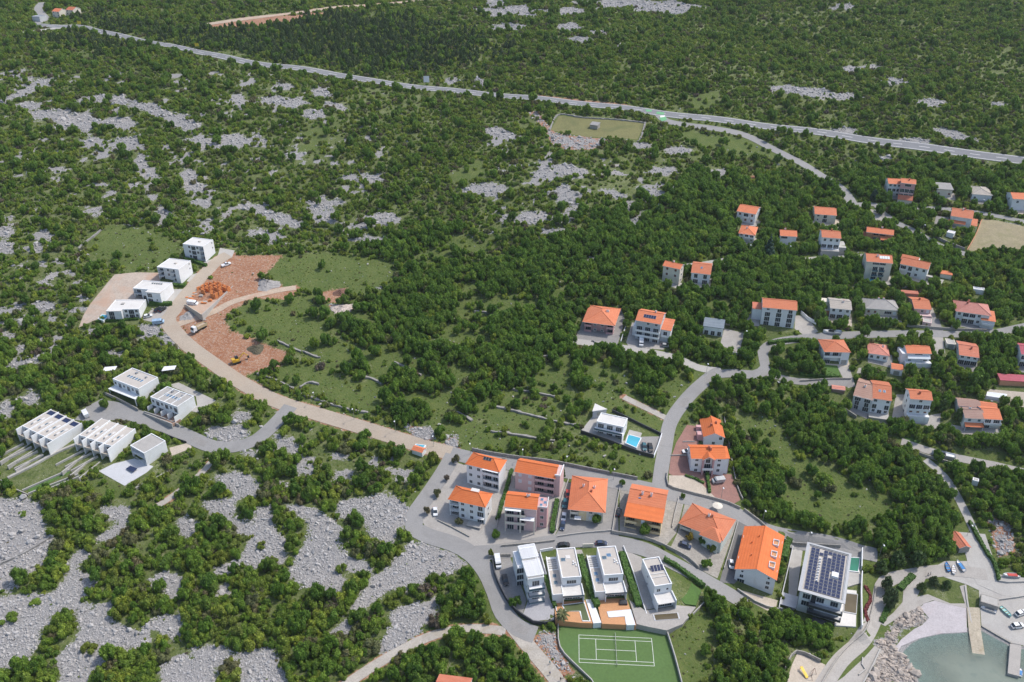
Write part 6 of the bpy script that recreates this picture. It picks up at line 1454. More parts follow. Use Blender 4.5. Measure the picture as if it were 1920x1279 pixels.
# hedges
for p, l, hh, ww in ((z4([(1620,365),(1700,410),(1800,480),(1920,570)]), 'long clipped hedge between the lawn and the lower street', 1.6, 1.2), (z4([(990,340),(1030,480),(1080,620),(1120,720)]), 'dense hedge strip between the two orange-terrace villas', 1.7, 2.0), (z4([(1300,320),(1350,480),(1400,620),(1430,720)]), 'dense hedge strip left of the narrow villa', 1.7, 2.0), (z4([(730,490),(770,620),(800,720)]), 'narrow hedge right of the pergola villa', 1.3, 1.0),
    (Z([(1300,960),(1275,1080),(1260,1200)], 720, 700, 4), 'hedge of round bushes beside the parked cars', 1.4, 1.4), (Z([(960,730),(930,830),(880,1000),(850,1100)], 720, 700, 4), 'row of low bushes along the pale wall by the awning house', 1.0, 1.2), (zB([(740,465),(830,470)]), 'clipped hedge between the second and third upper-left villas', 1.3, 1.6), (zB([(570,600),(660,610),(730,605)]), 'clipped hedge between the third and fourth upper-left villas', 1.5, 2.0), (zB([(820,265),(900,285),(990,320)]), 'hedge in front of the top upper-left villa', 1.3, 1.4), (zB([(160,738),(300,728),(480,715)]), 'low hedge in front of the villa with the end pool', .9, 1.0),
    ([(1440,645),(1480,640),(1520,640)], 'hedge below the settlement street, left of the white cubic house', 1.3, 1.6), ([(1500,703),(1540,706),(1575,708)], 'hedge along the garden lane below the white cubic house', 1.2, 1.5), (zE([(740,610),(820,640),(880,670)]), 'small hedge in the sandy garden', .8, .8), (zE([(900,600),(915,680),(920,740)]), 'narrow hedge beside the parked van', 1.2, .9), (zE([(1480,1240),(1500,1130),(1520,1100)]), 'tall shrub row right of the long orange gable roof', 2.0, 2.0), (z5([(1760,590),(1680,760),(1650,830)]), 'low hedge edging the promenade lawn', .7, 1.6), (z6([(850,480),(790,540),(750,580)]), 'green hedge strip on the seaside lawn', .9, 2.2), (z6([(490,560),(530,650),(490,740),(510,830)]), 'red-leaved border winding through the villa garden', .6, .9)):
    wall(p, hh, ww, LF_RED if 'red-leaved' in l else LF_HEDGE, l, 'hedge', 'hedge', rough=.10, step=1.0)
slab_from_px('lawn', z4([(1610,380),(1700,425),(1900,590),(1860,700),(1780,690),(1690,600)]), TZ - .1, 3.0, LAWN, kind='structure')
draped('lawn', to_xy(z5([(1350,505),(1395,510),(1395,575),(1340,570)])), .7, LAWN)['kind'] = 'structure'
for p in (zA([(200,1105),(510,965),(530,985),(225,1135)]), zA([(300,1130),(560,990),(590,1010),(320,1150)]), [(1625,592),(1655,596),(1650,608),(1628,605)], [(1480,925),(1481,926),(1482,927)][:3], z6([(700,500),(740,490),(860,480),(760,570)]), zE([(455,560),(470,560),(460,575)]), [(1545,684),(1570,686),(1576,705),(1540,702)], [(1700,815),(1730,822),(1722,836),(1694,828)], [(1770,850),(1850,862),(1840,872),(1775,860)]):
    if abs(np.ptp(np.array(p)[:, 0])) < 3: continue
    draped('lawn', to_xy(p), .10, LAWN)['kind'] = 'structure'

# ------------------------------------------------------------------ harbour
def flat_slab(name, pxs, z, thick, mat, label, cat):
    P = at_z(*np.array(pxs, float).T, z)[:, :2]; c = P.mean(0)
    o = MB().prism([tuple(q - c) for q in P], -thick, 0).build(name, mat); o.location = (c[0], c[1], z); tag(o, label, cat); return o
flat_slab('pier', z6([(1580,990),(1665,1005),(1650,1235),(1562,1212)]), 1.1, 5, PAVE, 'pale stone pier projecting into the bay at the lower right', 'pier')
P = at_z(*np.array(z6([(1250,730),(1345,735),(1360,900),(1395,1085),(1300,1070),(1268,900)])).T, .3)[:, :2]; c = P.mean(0)
o = MB().prism([tuple(q - c) for q in P], -4, [1.1, 1.1, .35, -.25, -.25, .35]).build('slipway', surf('slipway_stone', (.40, .35, .27), .2, .3, .9, .5, fine=2, stain=(.28, .22, .12))); o.location = (c[0], c[1], .2); tag(o, 'stone slipway running down into the clear water', 'slipway')
wq = gp(z6([(1362,868),(1470,930),(1585,998)])); W(z6([(1362,858),(1470,922),(1590,990)]), .5, .7, STONE, 'dark stone quay edge beside the parked white cars', cat='quay')
def boat(px, dpx, L, colr, label, cover=None, mast=False):
    p = ground(*px); q = ground(px[0] + dpx[0], px[1] + dpx[1]); a = math.atan2(q[1] - p[1], q[0] - p[0])
    r = empty('boat', (p[0], p[1], max(p[2], 0) + .12), a); tag(r, label, 'boat')
    hb = L * .17; st = [(-.5, .78, 0), (-.2, 1, 0), (.15, .92, .02), (.36, .55, .08), (.5, .03, .16)]
    mb = MB(); H = L * .14
    for x, wd, up in st:
        x *= L; mb.v += [(x, -hb * wd, H + up * L * .3), (x, -hb * wd * .55, up * L * .2), (x, hb * wd * .55, up * L * .2), (x, hb * wd, H + up * L * .3), (x, hb * wd * .8, H * .55 + up * L * .3), (x, -hb * wd * .8, H * .55 + up * L * .3)]
    for i in range(len(st) - 1):
        for k in range(6): mb.f.append((i * 6 + k, i * 6 + (k + 1) % 6, i * 6 + 6 + (k + 1) % 6, i * 6 + 6 + k)); mb.m.append(0)
    mb.f.append((0, 1, 2, 3, 4, 5)); mb.m.append(0); e = (len(st) - 1) * 6; mb.f.append(tuple(e + k for k in range(6))[::-1]); mb.m.append(0)
    mb.build('hull', FRAME if cover else colr, r)
    if cover == 'cabin':
        MB().hexa([(-.1 * L, -hb * .6, H * .6), (.22 * L, -hb * .5, H * .6), (.22 * L, hb * .5, H * .6), (-.1 * L, hb * .6, H * .6), (-.06 * L, -hb * .5, H * 1.6), (.12 * L, -hb * .42, H * 1.6), (.12 * L, hb * .42, H * 1.6), (-.06 * L, hb * .5, H * 1.6)]).build('cabin', GLASS, r); MB().box(-.36 * L, -.1 * L, -hb * .5, hb * .5, H * .5, H * .75).build('seat', colr, r)
    else:
        for x in (-.3, 0.0, .2): MB().box(x * L - .12, x * L + .12, -hb * .75, hb * .75, H * .62, H * .75).build('thwart', WOOD if not cover else colr, r)
        if cover: MB().box(-.35 * L, .2 * L, -hb * .6, hb * .6, H * .76, H * .98).build('cover', colr, r)
    MB().box(-.45 * L, .3 * L, -.12, .12, -.25, .06).build('keel', WOOD, r)
BLUEP = carpaint('blue', (.05, .22, .50)); REDP = carpaint('red', (.50, .06, .04)); WHT = carpaint('white', (.70, .71, .72))
boat(z6([(1107,420)])[0], (-2, -8), 4.6, BLUEP, 'small blue open boat, leftmost on the harbour apron'); boat(z6([(1155,440)])[0], (0, -8), 4.6, WHT, 'small white open boat between two blue ones'); boat(z6([(1205,412)])[0], (-6, -10), 5.4, BLUEP, 'boat under a light blue cover, right of the small white boat', True)
boat(z6([(1585,485)])[0], (-12, 0), 6.0, REDP, 'white boat with red cover lying by the hedge', True); boat(z6([(1415,742)])[0], (-12, -4), 5.0, GALV, 'grey inflatable boat under the flat stone hut', True); boat(z6([(1545,757)])[0], (8, 8), 4.8, glossy('boat_aqua', (.30, .55, .52), .4), 'pale aqua dinghy beside the flat stone hut'); boat((1560, 625), (-10, -1), 8.5, WHT, 'white motorboat parked on the settlement street', 'cabin')
boat((1768, 855), (-16, -4), 9.0, WHT, 'long white motorboat parked on the orchard lane', 'cabin'); boat((1467, 722), (-6, -4), 5.5, SHUT, 'covered white boat on the garden lane among trees', True); boat((1646, 398), (-8, -2), 5.0, WHT, 'small white boat beside the hill street trees', True); boat(z6([(1645,1240)])[0], (1, -8), 3.6, BLUEP, 'tiny blue and white dinghy moored at the pier tip', True)

# ------------------------------------------------------------------ vehicles
def car_mesh(kind):
    L, Wd, H = {'car': (4.3, 1.78, 1.48), 'suv': (4.6, 1.86, 1.68), 'van': (5.3, 2.0, 2.25), 'pickup': (5.2, 1.86, 1.75)}[kind]
    def loft(secs):
        mb = MB()
        for x, wd, z0, z1 in secs: mb.v += [(x, -wd, z0), (x, wd, z0), (x, wd * .97, z1), (x, -wd * .97, z1)]
        for i in range(len(secs) - 1):
            for k in range(4): mb.f.append((i * 4 + k, i * 4 + (k + 1) % 4, i * 4 + 4 + (k + 1) % 4, i * 4 + 4 + k)); mb.m.append(0)
        mb.f.append((3, 2, 1, 0)); mb.m.append(0); e = (len(secs) - 1) * 4; mb.f.append((e, e + 1, e + 2, e + 3)); mb.m.append(0)
        return mb
    h = Wd / 2; l = L / 2; b = H * .58
    if kind == 'van':
        body = loft([(-l, h * .95, .35, H - .1), (-l + .15, h, .3, H), (l * .45, h, .3, H), (l * .62, h, .3, H * .86), (l * .72, h, .3, b + .05), (l - .15, h * .96, .32, b - .15), (l, h * .85, .42, b - .4)])
        glass = loft([(l * .47, h * 1.01, b, H - .15), (l * .63, h * 1.01, b, H * .83), (l * .745, h * .96, b, b + .06)])
        roof = None
    else:
        body = loft([(-l, h * .86, .45, b - .1), (-l + .18, h * .97, .3, b + .02), (-l * .4, h, .25, b + .03), (l * .35, h, .25, b + .02), (l * .75, h * .97, .28, b - .1), (l - .08, h * .86, .35, b - .25), (l, h * .7, .42, b - .35)])
        if kind == 'pickup': glass = loft([(-l * .15, h * .86, b - .02, H - .1), (l * .05, h * .84, b - .02, H - .06), (l * .2, h * .82, b - .02, H - .08), (l * .48, h * .88, b - .02, b + .04)]); roof = (-l * .13, l * .2)
        else: glass = loft([(-l * .93, h * .84, b - .02, b + .06), (-l * .66, h * .80, b - .02, H - .07), (l * .02, h * .80, b - .02, H - .05), (l * .15, h * .82, b - .02, H - .12), (l * .52, h * .88, b - .02, b + .05)]); roof = (-l * .66, l * .08)
    rf = MB().box(roof[0], roof[1], -h * .76, h * .76, H - .07, H) if roof else None
    return L, Wd, H, body, glass, rf
CARN = {}
def car(px, dpx, kind, colr, cn, label, group=None, lift=.16):
    p = ground(*px); q = ground(px[0] + dpx[0], px[1] + dpx[1]); a = math.atan2(q[1] - p[1], q[0] - p[0])
    z0 = float(terrain(p[0], p[1])) + lift
    r = empty({'van': 'van', 'pickup': 'pickup_truck'}.get(kind, 'parked_car'), (p[0], p[1], z0), a); tag(r, label, {'van': 'van', 'pickup': 'pickup'}.get(kind, 'car'), group)
    sx = float(terrain(p[0] + math.cos(a) * 1.5, p[1] + math.sin(a) * 1.5) - terrain(p[0] - math.cos(a) * 1.5, p[1] - math.sin(a) * 1.5)) / 3
    sy = float(terrain(p[0] - math.sin(a) * .8, p[1] + math.cos(a) * .8) - terrain(p[0] + math.sin(a) * .8, p[1] - math.cos(a) * .8)) / 1.6
    r.rotation_euler = (math.atan(sy), -math.atan(sx), a)
    if kind not in CARN:
        L, Wd, H, body, glass, rf = car_mesh(kind)
        wm = MB().tube((0, -.1, 0), (0, .1, 0), .33, n=12); rm = MB().tube((0, -.12, 0), (0, .12, 0), .19, n=8)
        CARN[kind] = (L, Wd, H, body, glass.mesh('windows', GLASS), rf, wm.mesh('wheel', RUBBER), rm.mesh('rim', GALV), MB().box(-.06, .06, -.22, .22, -.09, .09).mesh('headlight', FRAME), MB().box(-.05, .05, -.2, .2, -.1, .1).mesh('tail_light', REDP))
    L, Wd, H, body, gm, rf, wm, rm, hl, tl = CARN[kind]
    put('body', cached((kind, cn), lambda: body.mesh('body', colr)), r)
    if rf: put('roof', cached((kind, cn, 'r'), lambda: rf.mesh('roof', colr)), r)
    put('windows', gm, r)
    for x in (-L * .3, L * .31):
        for y in (-Wd / 2 + .08, Wd / 2 - .08): w_ = put('wheel', wm, r, (x, y, .33)); put('rim', rm, w_)
    for y in (-.6, .6): put('headlight', hl, r, (L / 2 - .1, y, .62)); put('tail_light', tl, r, (-L / 2 + .05, y, .75))
CP = {'white': WHT, 'black': carpaint('black', (.018, .018, .02)), 'dkblue': carpaint('dark_blue', (.03, .05, .10)), 'teal': carpaint('teal', (.03, .12, .15)), 'silver': carpaint('silver', (.38, .39, .40)), 'grey': carpaint('grey', (.12, .12, .13)), 'red': REDP, 'sky': carpaint('sky_blue', (.30, .42, .55))}
def C(px, dpx, kind, c, label): car(px, dpx, kind, CP[c], c, label)
zC = lambda x, y: (720 + x / 4, 700 + y / 4)
C(zC(385, 1045), (0.5, 6), 'car', 'white', 'white car parked in the forecourt near the bend house'); C(zC(1380, 915), (0, 6), 'car', 'red', 'red car parked beside the cream house, farthest of the row'); C(zC(1357, 985), (-1, 6), 'suv', 'teal', 'teal car parked behind the white one beside the cream house'); C(zC(1348, 1085), (-1, 6), 'car', 'white', 'white car between a teal and a dark car by the cream house'); C(zC(1340, 1150), (-1, 6), 'car', 'dkblue', 'dark car at the front of the row by the cream house')
C(z4([(868, 258)])[0], (8, -1), 'suv', 'black', 'black car parked on the lower street above the drained pool villa'); C(z4([(1150, 243)])[0], (8, 0), 'car', 'dkblue', 'dark blue car on the lower street above the white pool villa'); C(z4([(430, 520)])[0], (2, 8), 'suv', 'black', 'black car in the dark yard of the pergola villa'); C(z4([(375, 385)])[0], (1, 6), 'van', 'white', 'white van by the gate of the pergola villa')
C(zE([(735, 1140)])[0], (8, 3), 'suv', 'dkblue', 'dark car under the trees by the many-sided roof house'); C(zE([(750, 432)])[0], (-8, 1), 'car', 'white', 'white car between the two red-paved houses'); C(zE([(980, 655)])[0], (-8, 1), 'van', 'silver', 'grey and white camper van on the red paving'); C(zE([(430, 398)])[0], (1, 6), 'car', 'teal', 'teal car in the pool villa yard'); C(zE([(475, 405)])[0], (2, 8), 'suv', 'black', 'black car in the pool villa yard')
C(z5([(520, 400)])[0], (1, 8), 'car', 'white', 'white car on the dark driveway of the long orange gable house'); C(z5([(590, 780)])[0], (-2, -6), 'car', 'white', 'white car half under trees at the end of the lower street')
C(zE([(240, 890)])[0], (2, -8), 'car', 'black', 'black car in the shade left of the yellow house')
C(z6([(1655, 770)])[0], (8, -3), 'suv', 'white', 'white car with dark roof in the harbour car park, upper one'); C(z6([(1630, 865)])[0], (8, -1), 'suv', 'white', 'white car in the harbour car park, lower one')
C(z8([(648, 420)])[0], (0, 6), 'van', 'white', 'white van in front of the grey apartment house'); C(z8([(830, 440)])[0], (8, 1), 'car', 'silver', 'silver car at the end of the parking lane')
C(zB([(625, 650)])[0], (4, -3), 'car', 'black', 'black car by the upper-left villas, left of a twin'); C(zB([(662, 648)])[0], (4, -3), 'car', 'black', 'black car by the upper-left villas, right of a twin'); C(zB([(550, 698)])[0], (8, -2), 'car', 'white', 'white car at the corner of the villa with the end pool'); C(zB([(632, 746)])[0], (8, -1), 'van', 'sky', 'light blue van parked where the village road bends'); C(zB([(1138, 312)])[0], (8, -3), 'pickup', 'white', 'white pickup at the top of the construction site'); C(zB([(888, 606)])[0], (8, 1), 'van', 'white', 'white van inside the construction site')
C(zA([(645, 553)])[0], (-3, -5), 'van', 'white', 'white delivery van by the turning circle')
def solar_frame(px, label):
    p = ground(*px); r = empty('solar_table', p, -.5); tag(r, label, 'solar panel'); MB().box(-2, 2, -1.1, 1.1, .6, .7).build('panel', SOLAR, r)
    for x in (-1.6, 1.6): MB().box(x - .06, x + .06, -.1, .1, 0, .6).build('leg', GALV, r)
solar_frame(zA([(990, 965)])[0], 'dark solar table on the grey courtyard')
# dump truck
def truck():
    p = ground(374, 619); q = ground(364, 626); a = math.atan2(q[1] - p[1], q[0] - p[0]); r = empty('dump_truck', (p[0], p[1], float(terrain(p[0], p[1])) + .12), a); tag(r, 'white-cabbed dump truck with tan tipper bed on the red earth', 'truck')
    MB().hexa([(1.9, -1.2, .8), (4.0, -1.2, .6), (4.0, 1.2, .6), (1.9, 1.2, .8), (2.0, -1.15, 3.0), (3.6, -1.1, 3.0), (3.6, 1.1, 3.0), (2.0, 1.15, 3.0)]).build('cab', WHT, r); MB().hexa([(3.55, -1.05, 1.8), (4.0, -1.05, 1.7), (4.0, 1.05, 1.7), (3.55, 1.05, 1.8), (3.5, -1.0, 2.7), (3.75, -1.0, 2.65), (3.75, 1.0, 2.65), (3.5, 1.0, 2.7)]).build('windscreen', GLASS, r)
    b = MB(); b.box(-4, 1.7, -1.25, 1.25, 1.1, 1.25).box(-4, 1.7, -1.3, -1.18, 1.25, 2.5).box(-4, 1.7, 1.18, 1.3, 1.25, 2.5).box(1.58, 1.7, -1.18, 1.18, 1.25, 2.8).box(-4.05, -3.93, -1.18, 1.18, 1.25, 2.4); b.build('tipper_bed', surf('truck_tan', (.42, .34, .20), .12, .8, .7), r); MB().box(-3.9, 1.58, -1.17, 1.17, 1.25, 2.0).build('load', TRKRED, r)
    MB().box(-4, 3.6, -.5, .5, .6, 1.05).build('chassis', DARKM, r); wm = MB().tube((0, -.2, 0), (0, .2, 0), .5, n=12).mesh('wheel', RUBBER)
    for x in (-3.1, -1.8, 1.2, 2.9):
        for y in (-1.05, 1.05): put('wheel', wm, r, (x, y, .5))
truck()
def excavator():
    p = ground(444, 680); r = empty('excavator', (p[0], p[1], p[2] + .05), .6); tag(r, 'yellow tracked excavator working in the red clearing', 'excavator'); Y_ = carpaint('yellow', (.55, .33, .03))
    for y in (-1.1, 1.1): MB().hexa([(-1.6, y - .3, .1), (1.6, y - .3, .1), (1.6, y + .3, .1), (-1.6, y + .3, .1), (-1.9, y - .3, .8), (1.9, y - .3, .8), (1.9, y + .3, .8), (-1.9, y + .3, .8)]).build('track', RUBBER, r)
    MB().box(-2.0, 1.2, -1.2, 1.2, .9, 1.7).box(-2.1, -.6, -1.15, 1.15, 1.7, 2.3).build('body', Y_, r); MB().hexa([(-.4, .1, 1.72), (1.2, .1, 1.72), (1.2, 1.2, 1.72), (-.4, 1.2, 1.72), (-.4, .15, 3.0), (.9, .15, 3.0), (.9, 1.15, 3.0), (-.4, 1.15, 3.0)]).build('cab', GLASS, r)
    MB().tube((.8, -.4, 1.7), (3.6, -.4, 4.2), .28, .24).build('boom', Y_, r); MB().tube((3.6, -.4, 4.2), (5.4, -.4, 2.0), .22, .16).build('arm', Y_, r); MB().hexa([(5.1, -.9, .9), (5.8, -.9, 1.2), (5.8, .1, 1.2), (5.1, .1, .9), (5.0, -.9, 2.0), (5.7, -.9, 2.1), (5.7, .1, 2.1), (5.0, .1, 2.0)]).build('bucket', DARKM, r)
excavator()
def van_trailer(): pass
# construction site: hollow-brick ground floor on a slab
def site():
    z = float(gp([(400, 545)])[0][2]) - .5
    F = at_z(*np.array(zB([(830,610),(1000,420),(1225,440),(955,690)])).T, z)[:, :2]; c = F.mean(0); r = empty('building_site', (c[0], c[1], z)); tag(r, 'unfinished building of bright orange hollow-brick walls on a pale slab', 'building site')
    MB().prism([tuple(q - c) for q in F], -2.5, -.35).build('ground_slab', surf('site_slab', (.45, .33, .25), .12, .3, .9, .2, stain=(.40, .24, .16)), r)
    G = at_z(*np.array(zB([(915,510),(975,430),(1165,450),(1050,560)])).T, z)[:, :2] - c
    ex = (G[3] - G[0]); wx = np.linalg.norm(ex); ex /= wx; ey = np.array([-ex[1], ex[0]]); dy = abs((G[1] - G[0]) @ ey)
    def wl(u0, v0, u1, v1, hh, mat=BRICK):
        a = G[0] + ex * u0 + ey * v0; b = G[0] + ex * u1 + ey * v1; dv = (b - a) / np.linalg.norm(b - a); nv = np.array([-dv[1], dv[0]]) * .15
        MB().prism([tuple(a - nv), tuple(b - nv), tuple(b + nv), tuple(a + nv)], -.34, hh).build('brick_wall', mat, r)
    Rr = random.Random(4)
    for i in range(5):
        u = wx * i / 4
        for j in range(4):
            if Rr.random() < .85: wl(u, dy * j / 4 + .4, u, dy * (j + 1) / 4 - .3, 2.3 + Rr.random() * .5)
    for j in range(5):
        v = dy * j / 4
        for i in range(4):
            if Rr.random() < .8: wl(wx * i / 4 + .5, v, wx * (i + 1) / 4 - .2, v, 2.0 + Rr.random() * .8)
    for a, b in (((0, 1), (1, 1)),): pass
    for i, (a, b) in enumerate(((0, 3), (3, 2), (1, 2))):
        p0, p1 = F[a] - c, F[b] - c; dv = (p1 - p0) / np.linalg.norm(p1 - p0); nv = np.array([-dv[1], dv[0]]) * .2
        MB().prism([tuple(p0 - nv), tuple(p1 - nv), tuple(p1 + nv), tuple(p0 + nv)], -2.5, .75).build('foundation_wall', CONC if i else SANDY, r)
    for k in range(14):
        u, v = Rr.random() * wx, -2 - Rr.random() * 5; a = G[0] + ex * u + ey * v; s_ = .5 + Rr.random() * .5
        MB().box(a[0] - s_, a[0] + s_, a[1] - s_ * .7, a[1] + s_ * .7, -.34, .3 + Rr.random() * .7).build('brick_pallet', BRICK if k % 3 else CONC, r)
site()
def mound(px, rad, hh, mat, label, name='spoil_heap', cat='heap', seed=1):
    p = ground(*px); R_ = np.random.default_rng(seed); mb = MB(); rings = 7; seg = 22
    for i in range(rings + 1):
        t = i / rings
        for k in range(seg):
            a = 2 * math.pi * k / seg; rr = rad * t * (1 + .18 * math.sin(3 * a + seed) + .08 * R_.normal())
            x, y = rr * math.cos(a), rr * math.sin(a); zz = hh * (1 - t) ** 1.1 * (1 + .12 * R_.normal()) + float(terrain(p[0] + x, p[1] + y)) - p[2] - .25 * t
            mb.v.append((x, y, zz))
    for i in range(rings):
        for k in range(seg): j = (k + 1) % seg; mb.f.append((i * seg + k, i * seg + j, i * seg + seg + j, i * seg + seg + k)); mb.m.append(0)
    o = mb.build(name, mat); o.location = p; tag(o, label, cat)
mound((502, 534), 6.5, 2.4, surf('grey_gravel', (.30, .285, .275), .15, .4, .95, .5, fine=1.5), 'grey gravel heap beside the red earth track'); mound((352, 593), 4.5, 1.2, surf('grey_gravel', (.30, .285, .275)), 'low grey sand heap at the front of the construction site', seed=3); mound((638, 549), 4.2, 1.3, surf('dark_earth', (.16, .085, .06), .2, .5, .95, .6), 'dark earth heap in the small red clearing', seed=4); mound((480, 655), 4.5, 1.4, surf('dark_brush', (.09, .08, .05), .3, .6, .95, .6), 'heap of uprooted dark brush in the red clearing', seed=5); mound((641, 580), 6.5, 1.6, surf('pale_rubble', (.47, .40, .35), .25, .6, .95, .9, fine=1.2), 'pale rubble heap below the small red clearing', seed=6)
# ------------------------------------------------------------------ lamps, poles, signs
def lamp(px, label, hgt=6.0):
    p = ground(*px); r = empty('street_lamp', p); tag(r, label, 'street lamp', 'street lamps')
    put('pole', cached(('lp', hgt), lambda: MB().tube((0, 0, -.4), (0, 0, hgt), .09, .06).mesh('pole', GALV)), r); put('arm', cached(('la', hgt), lambda: MB().tube((0, 0, hgt - .1), (.0, -.9, hgt + .15), .05).mesh('arm', GALV)), r); put('lamp_head', cached(('lh', hgt), lambda: MB().box(-.22, .22, -1.5, -.75, hgt + .05, hgt + .24).mesh('lamp_head', WHITE)), r)
for q, l in (((591, 756), 'grey street lamp above the meadow wall, farthest left on the village road'), ((664, 787), 'grey street lamp above the village road, left of the grove'), ((742, 810), 'grey street lamp on the village road before the kiosk'), ((813, 838), 'grey street lamp opposite the orange-roofed kiosk'), ((882, 852), 'grey street lamp above the white hip-roofed house'), ((980, 863), 'grey street lamp above the pink gable house'), ((1062, 876), 'grey street lamp above the cream hip-roofed house'), ((1150, 900), 'grey street lamp near the foot of the pool villa meadow'), ((1430, 978), 'tall grey street lamp beside the long orange gable roof'), ((1515, 1018), 'tall grey street lamp above the solar-roofed villa'), ((1649, 1042), 'grey street lamp by the seaside pines'), ((1813, 1005), 'grey street lamp beside the boathouse'), ((1352, 935), 'grey street lamp in the sandy garden'), ((1324, 702), 'grey pole at the fork of the east street'), ((1396, 640), 'grey street lamp by the bungalow driveway'), ((1478, 480), 'grey street lamp below the white bungalow'), ((1404, 478), 'grey street lamp left of the tall cedar'), ((1728, 440), 'grey street lamp on the hill street'), ((1838, 392), 'grey street lamp on the top street')):
    lamp(q, l)
def sign(px, colr, label, w=2.0, h=1.6):
    p = ground(*px); r = empty('road_sign', p); tag(r, label, 'sign'); MB().box(-w / 2, w / 2, -.06, .06, 2.2, 2.2 + h).build('board', colr, r)
    for x in (-w * .35, w * .35): MB().tube((x, .1, -.3), (x, .1, 2.4 + h * .6), .07).build('post', GALV, r)
sign((800, 160), FRAME, 'white billboard standing beside the highway', 4.2, 4.5); sign((370, 92), carpaint('sign_yellow', (.65, .48, .05)), 'yellow road sign beside the far highway', 3, 2.4); sign((150, 50), carpaint('sign_yellow', (.65, .48, .05)), 'yellow road sign at the highway bend', 3, 2.4)
# playground frame and slide in the sandy yard
p = ground(1505, 1262); r = empty('playground_slide', p, .4); tag(r, 'yellow slide in the sandy play yard', 'slide'); MB().hexa([(-.5, -2.2, .2), (.5, -2.2, .2), (.5, 1.2, 1.7), (-.5, 1.2, 1.7), (-.5, -2.2, .3), (.5, -2.2, .3), (.5, 1.2, 1.8), (-.5, 1.2, 1.8)]).build('chute', carpaint('slide_yellow', (.75, .52, .05)), r); MB().tube((0, 1.4, -.2), (0, 1.4, 1.8), .08).build('ladder', REDP, r)
p = ground(1522, 1268); r = empty('swing_frame', p, .9); tag(r, 'thin dark red swing frame in the sandy play yard', 'swing')
m = MB()
for x in (-1.6, 1.6): m.tube((x, -.9, -.1), (x, 0, 2.3), .06).tube((x, .9, -.1), (x, 0, 2.3), .06)
m.tube((-1.6, 0, 2.3), (1.6, 0, 2.3), .06); m.build('frame', SHUTB, r); MB().box(-.3, .3, -.12, .12, .5, .56).tube((-.28, 0, .55), (-.28, 0, 2.3), .02).tube((.28, 0, .55), (.28, 0, 2.3), .02).build('seat', DARKM, r)
# ------------------------------------------------------------------ vegetation
def ico(sub=1):
    bm = bmesh.new(); bmesh.ops.create_icosphere(bm, subdivisions=sub, radius=1); v = np.array([x.co[:] for x in bm.verts]); f = [[q.index for q in p.verts] for p in bm.faces]; bm.free(); return v, f
IV, IF = ico(2)
def leaf_cloud(R_, centers, radii, n, leaf, up=.25, core=.78):
    """leaf-sized quads over a cluster of lumps plus opaque lump cores"""
    V = []; F = []
    k = R_.choice(len(radii), n, p=(radii ** 2) / (radii ** 2).sum())
    d = R_.normal(size=(n, 3)); d[:, 2] += up; d /= np.linalg.norm(d, axis=1)[:, None]
    p = centers[k] + d * radii[k][:, None] * R_.uniform(.72, 1.08, (n, 1))
    nn = d * .8 + R_.normal(size=(n, 3)) * .55; nn /= np.linalg.norm(nn, axis=1)[:, None]
    a = np.cross(nn, R_.normal(size=(n, 3))); a /= np.linalg.norm(a, axis=1)[:, None]; b = np.cross(nn, a)
    s = leaf * R_.uniform(.6, 1.35, (n, 1)); e = R_.uniform(.55, .9, (n, 1))
    Q = np.stack([p - a * s - b * s * e, p + a * s - b * s * e * .4, p + a * s * .7 + b * s * e, p - a * s * .6 + b * s * e], 1).reshape(-1, 3)
    V.append(Q); F += np.arange(4 * n).reshape(-1, 4).tolist(); off = 4 * n
    for c, r in zip(centers, radii):
        j = R_.normal(0, .09, (len(IV), 1)); V.append(c + IV * (1 + j) * r * core); F += [[i + off for i in f] for f in IF]; off += len(IV)
    return np.concatenate(V), F
def mesh_of(name, V, F, mat):
    me = bpy.data.meshes.new(name); me.from_pydata(V.tolist(), [], F); me.materials.append(mat); return me
def lumps(R_, n, kind):
    if kind == 'tree':
        c = []; r = []
        for i in range(n):
            a = R_.uniform(0, 2 * math.pi); q = math.sqrt(R_.uniform(0, 1)) * .66; z = .52 + R_.uniform(-.16, .30) * (1.1 - q); c.append((q * math.cos(a), q * math.sin(a), z)); r.append(R_.uniform(.20, .42) * (1.05 - .3 * q))
        return np.array(c), np.array(r)
    c = []; r = []
    for i in range(n):
        a = R_.uniform(0, 2 * math.pi); q = math.sqrt(R_.uniform(0, 1)) * .72; z = .20 + R_.uniform(0, .5) * (1.1 - q); c.append((q * math.cos(a), q * math.sin(a), z)); r.append(R_.uniform(.18, .44))
    return np.array(c), np.array(r)
def squash(V, kz): V = V.copy(); V[:, 2] *= kz; return V
CROWN = {}; TRUNK = {}
def make_tree(i):
    R_ = np.random.default_rng(100 + i); c, r = lumps(R_, 11 + i % 4, 'tree'); V, F = leaf_cloud(R_, c, r, 1100, .062)
    t = MB(); t.tube((0, 0, -.15), (.02, .01, .34), .05, .035, 6)
    for k in range(5): j = R_.integers(len(c)); t.tube((.02, .01, .28 + .02 * k), tuple(c[j]), .025, .008, 5)
    return mesh_of('crown', V, F, LF_TREE), t.mesh('trunk', BARK)
def make_shrub(i, mat=None):
    R_ = np.random.default_rng(300 + i); c, r = lumps(R_, 7 + i % 4, 'shrub'); V, F = leaf_cloud(R_, c, r, 900, .064)
    return mesh_of('shrub', V, F, mat or LF_SHRUB)
NT, NS = 7, 8
TREES = [make_tree(i) for i in range(NT)]
SHRUBS = [make_shrub(i) for i in range(NS)] + [make_shrub(40, LF_BRIGHT), make_shrub(41, LF_OLIVE), make_shrub(42, LF_DRY)]
SHW = np.array([.105] * NS + [.05, .085, .006]); SHW /= SHW.sum()
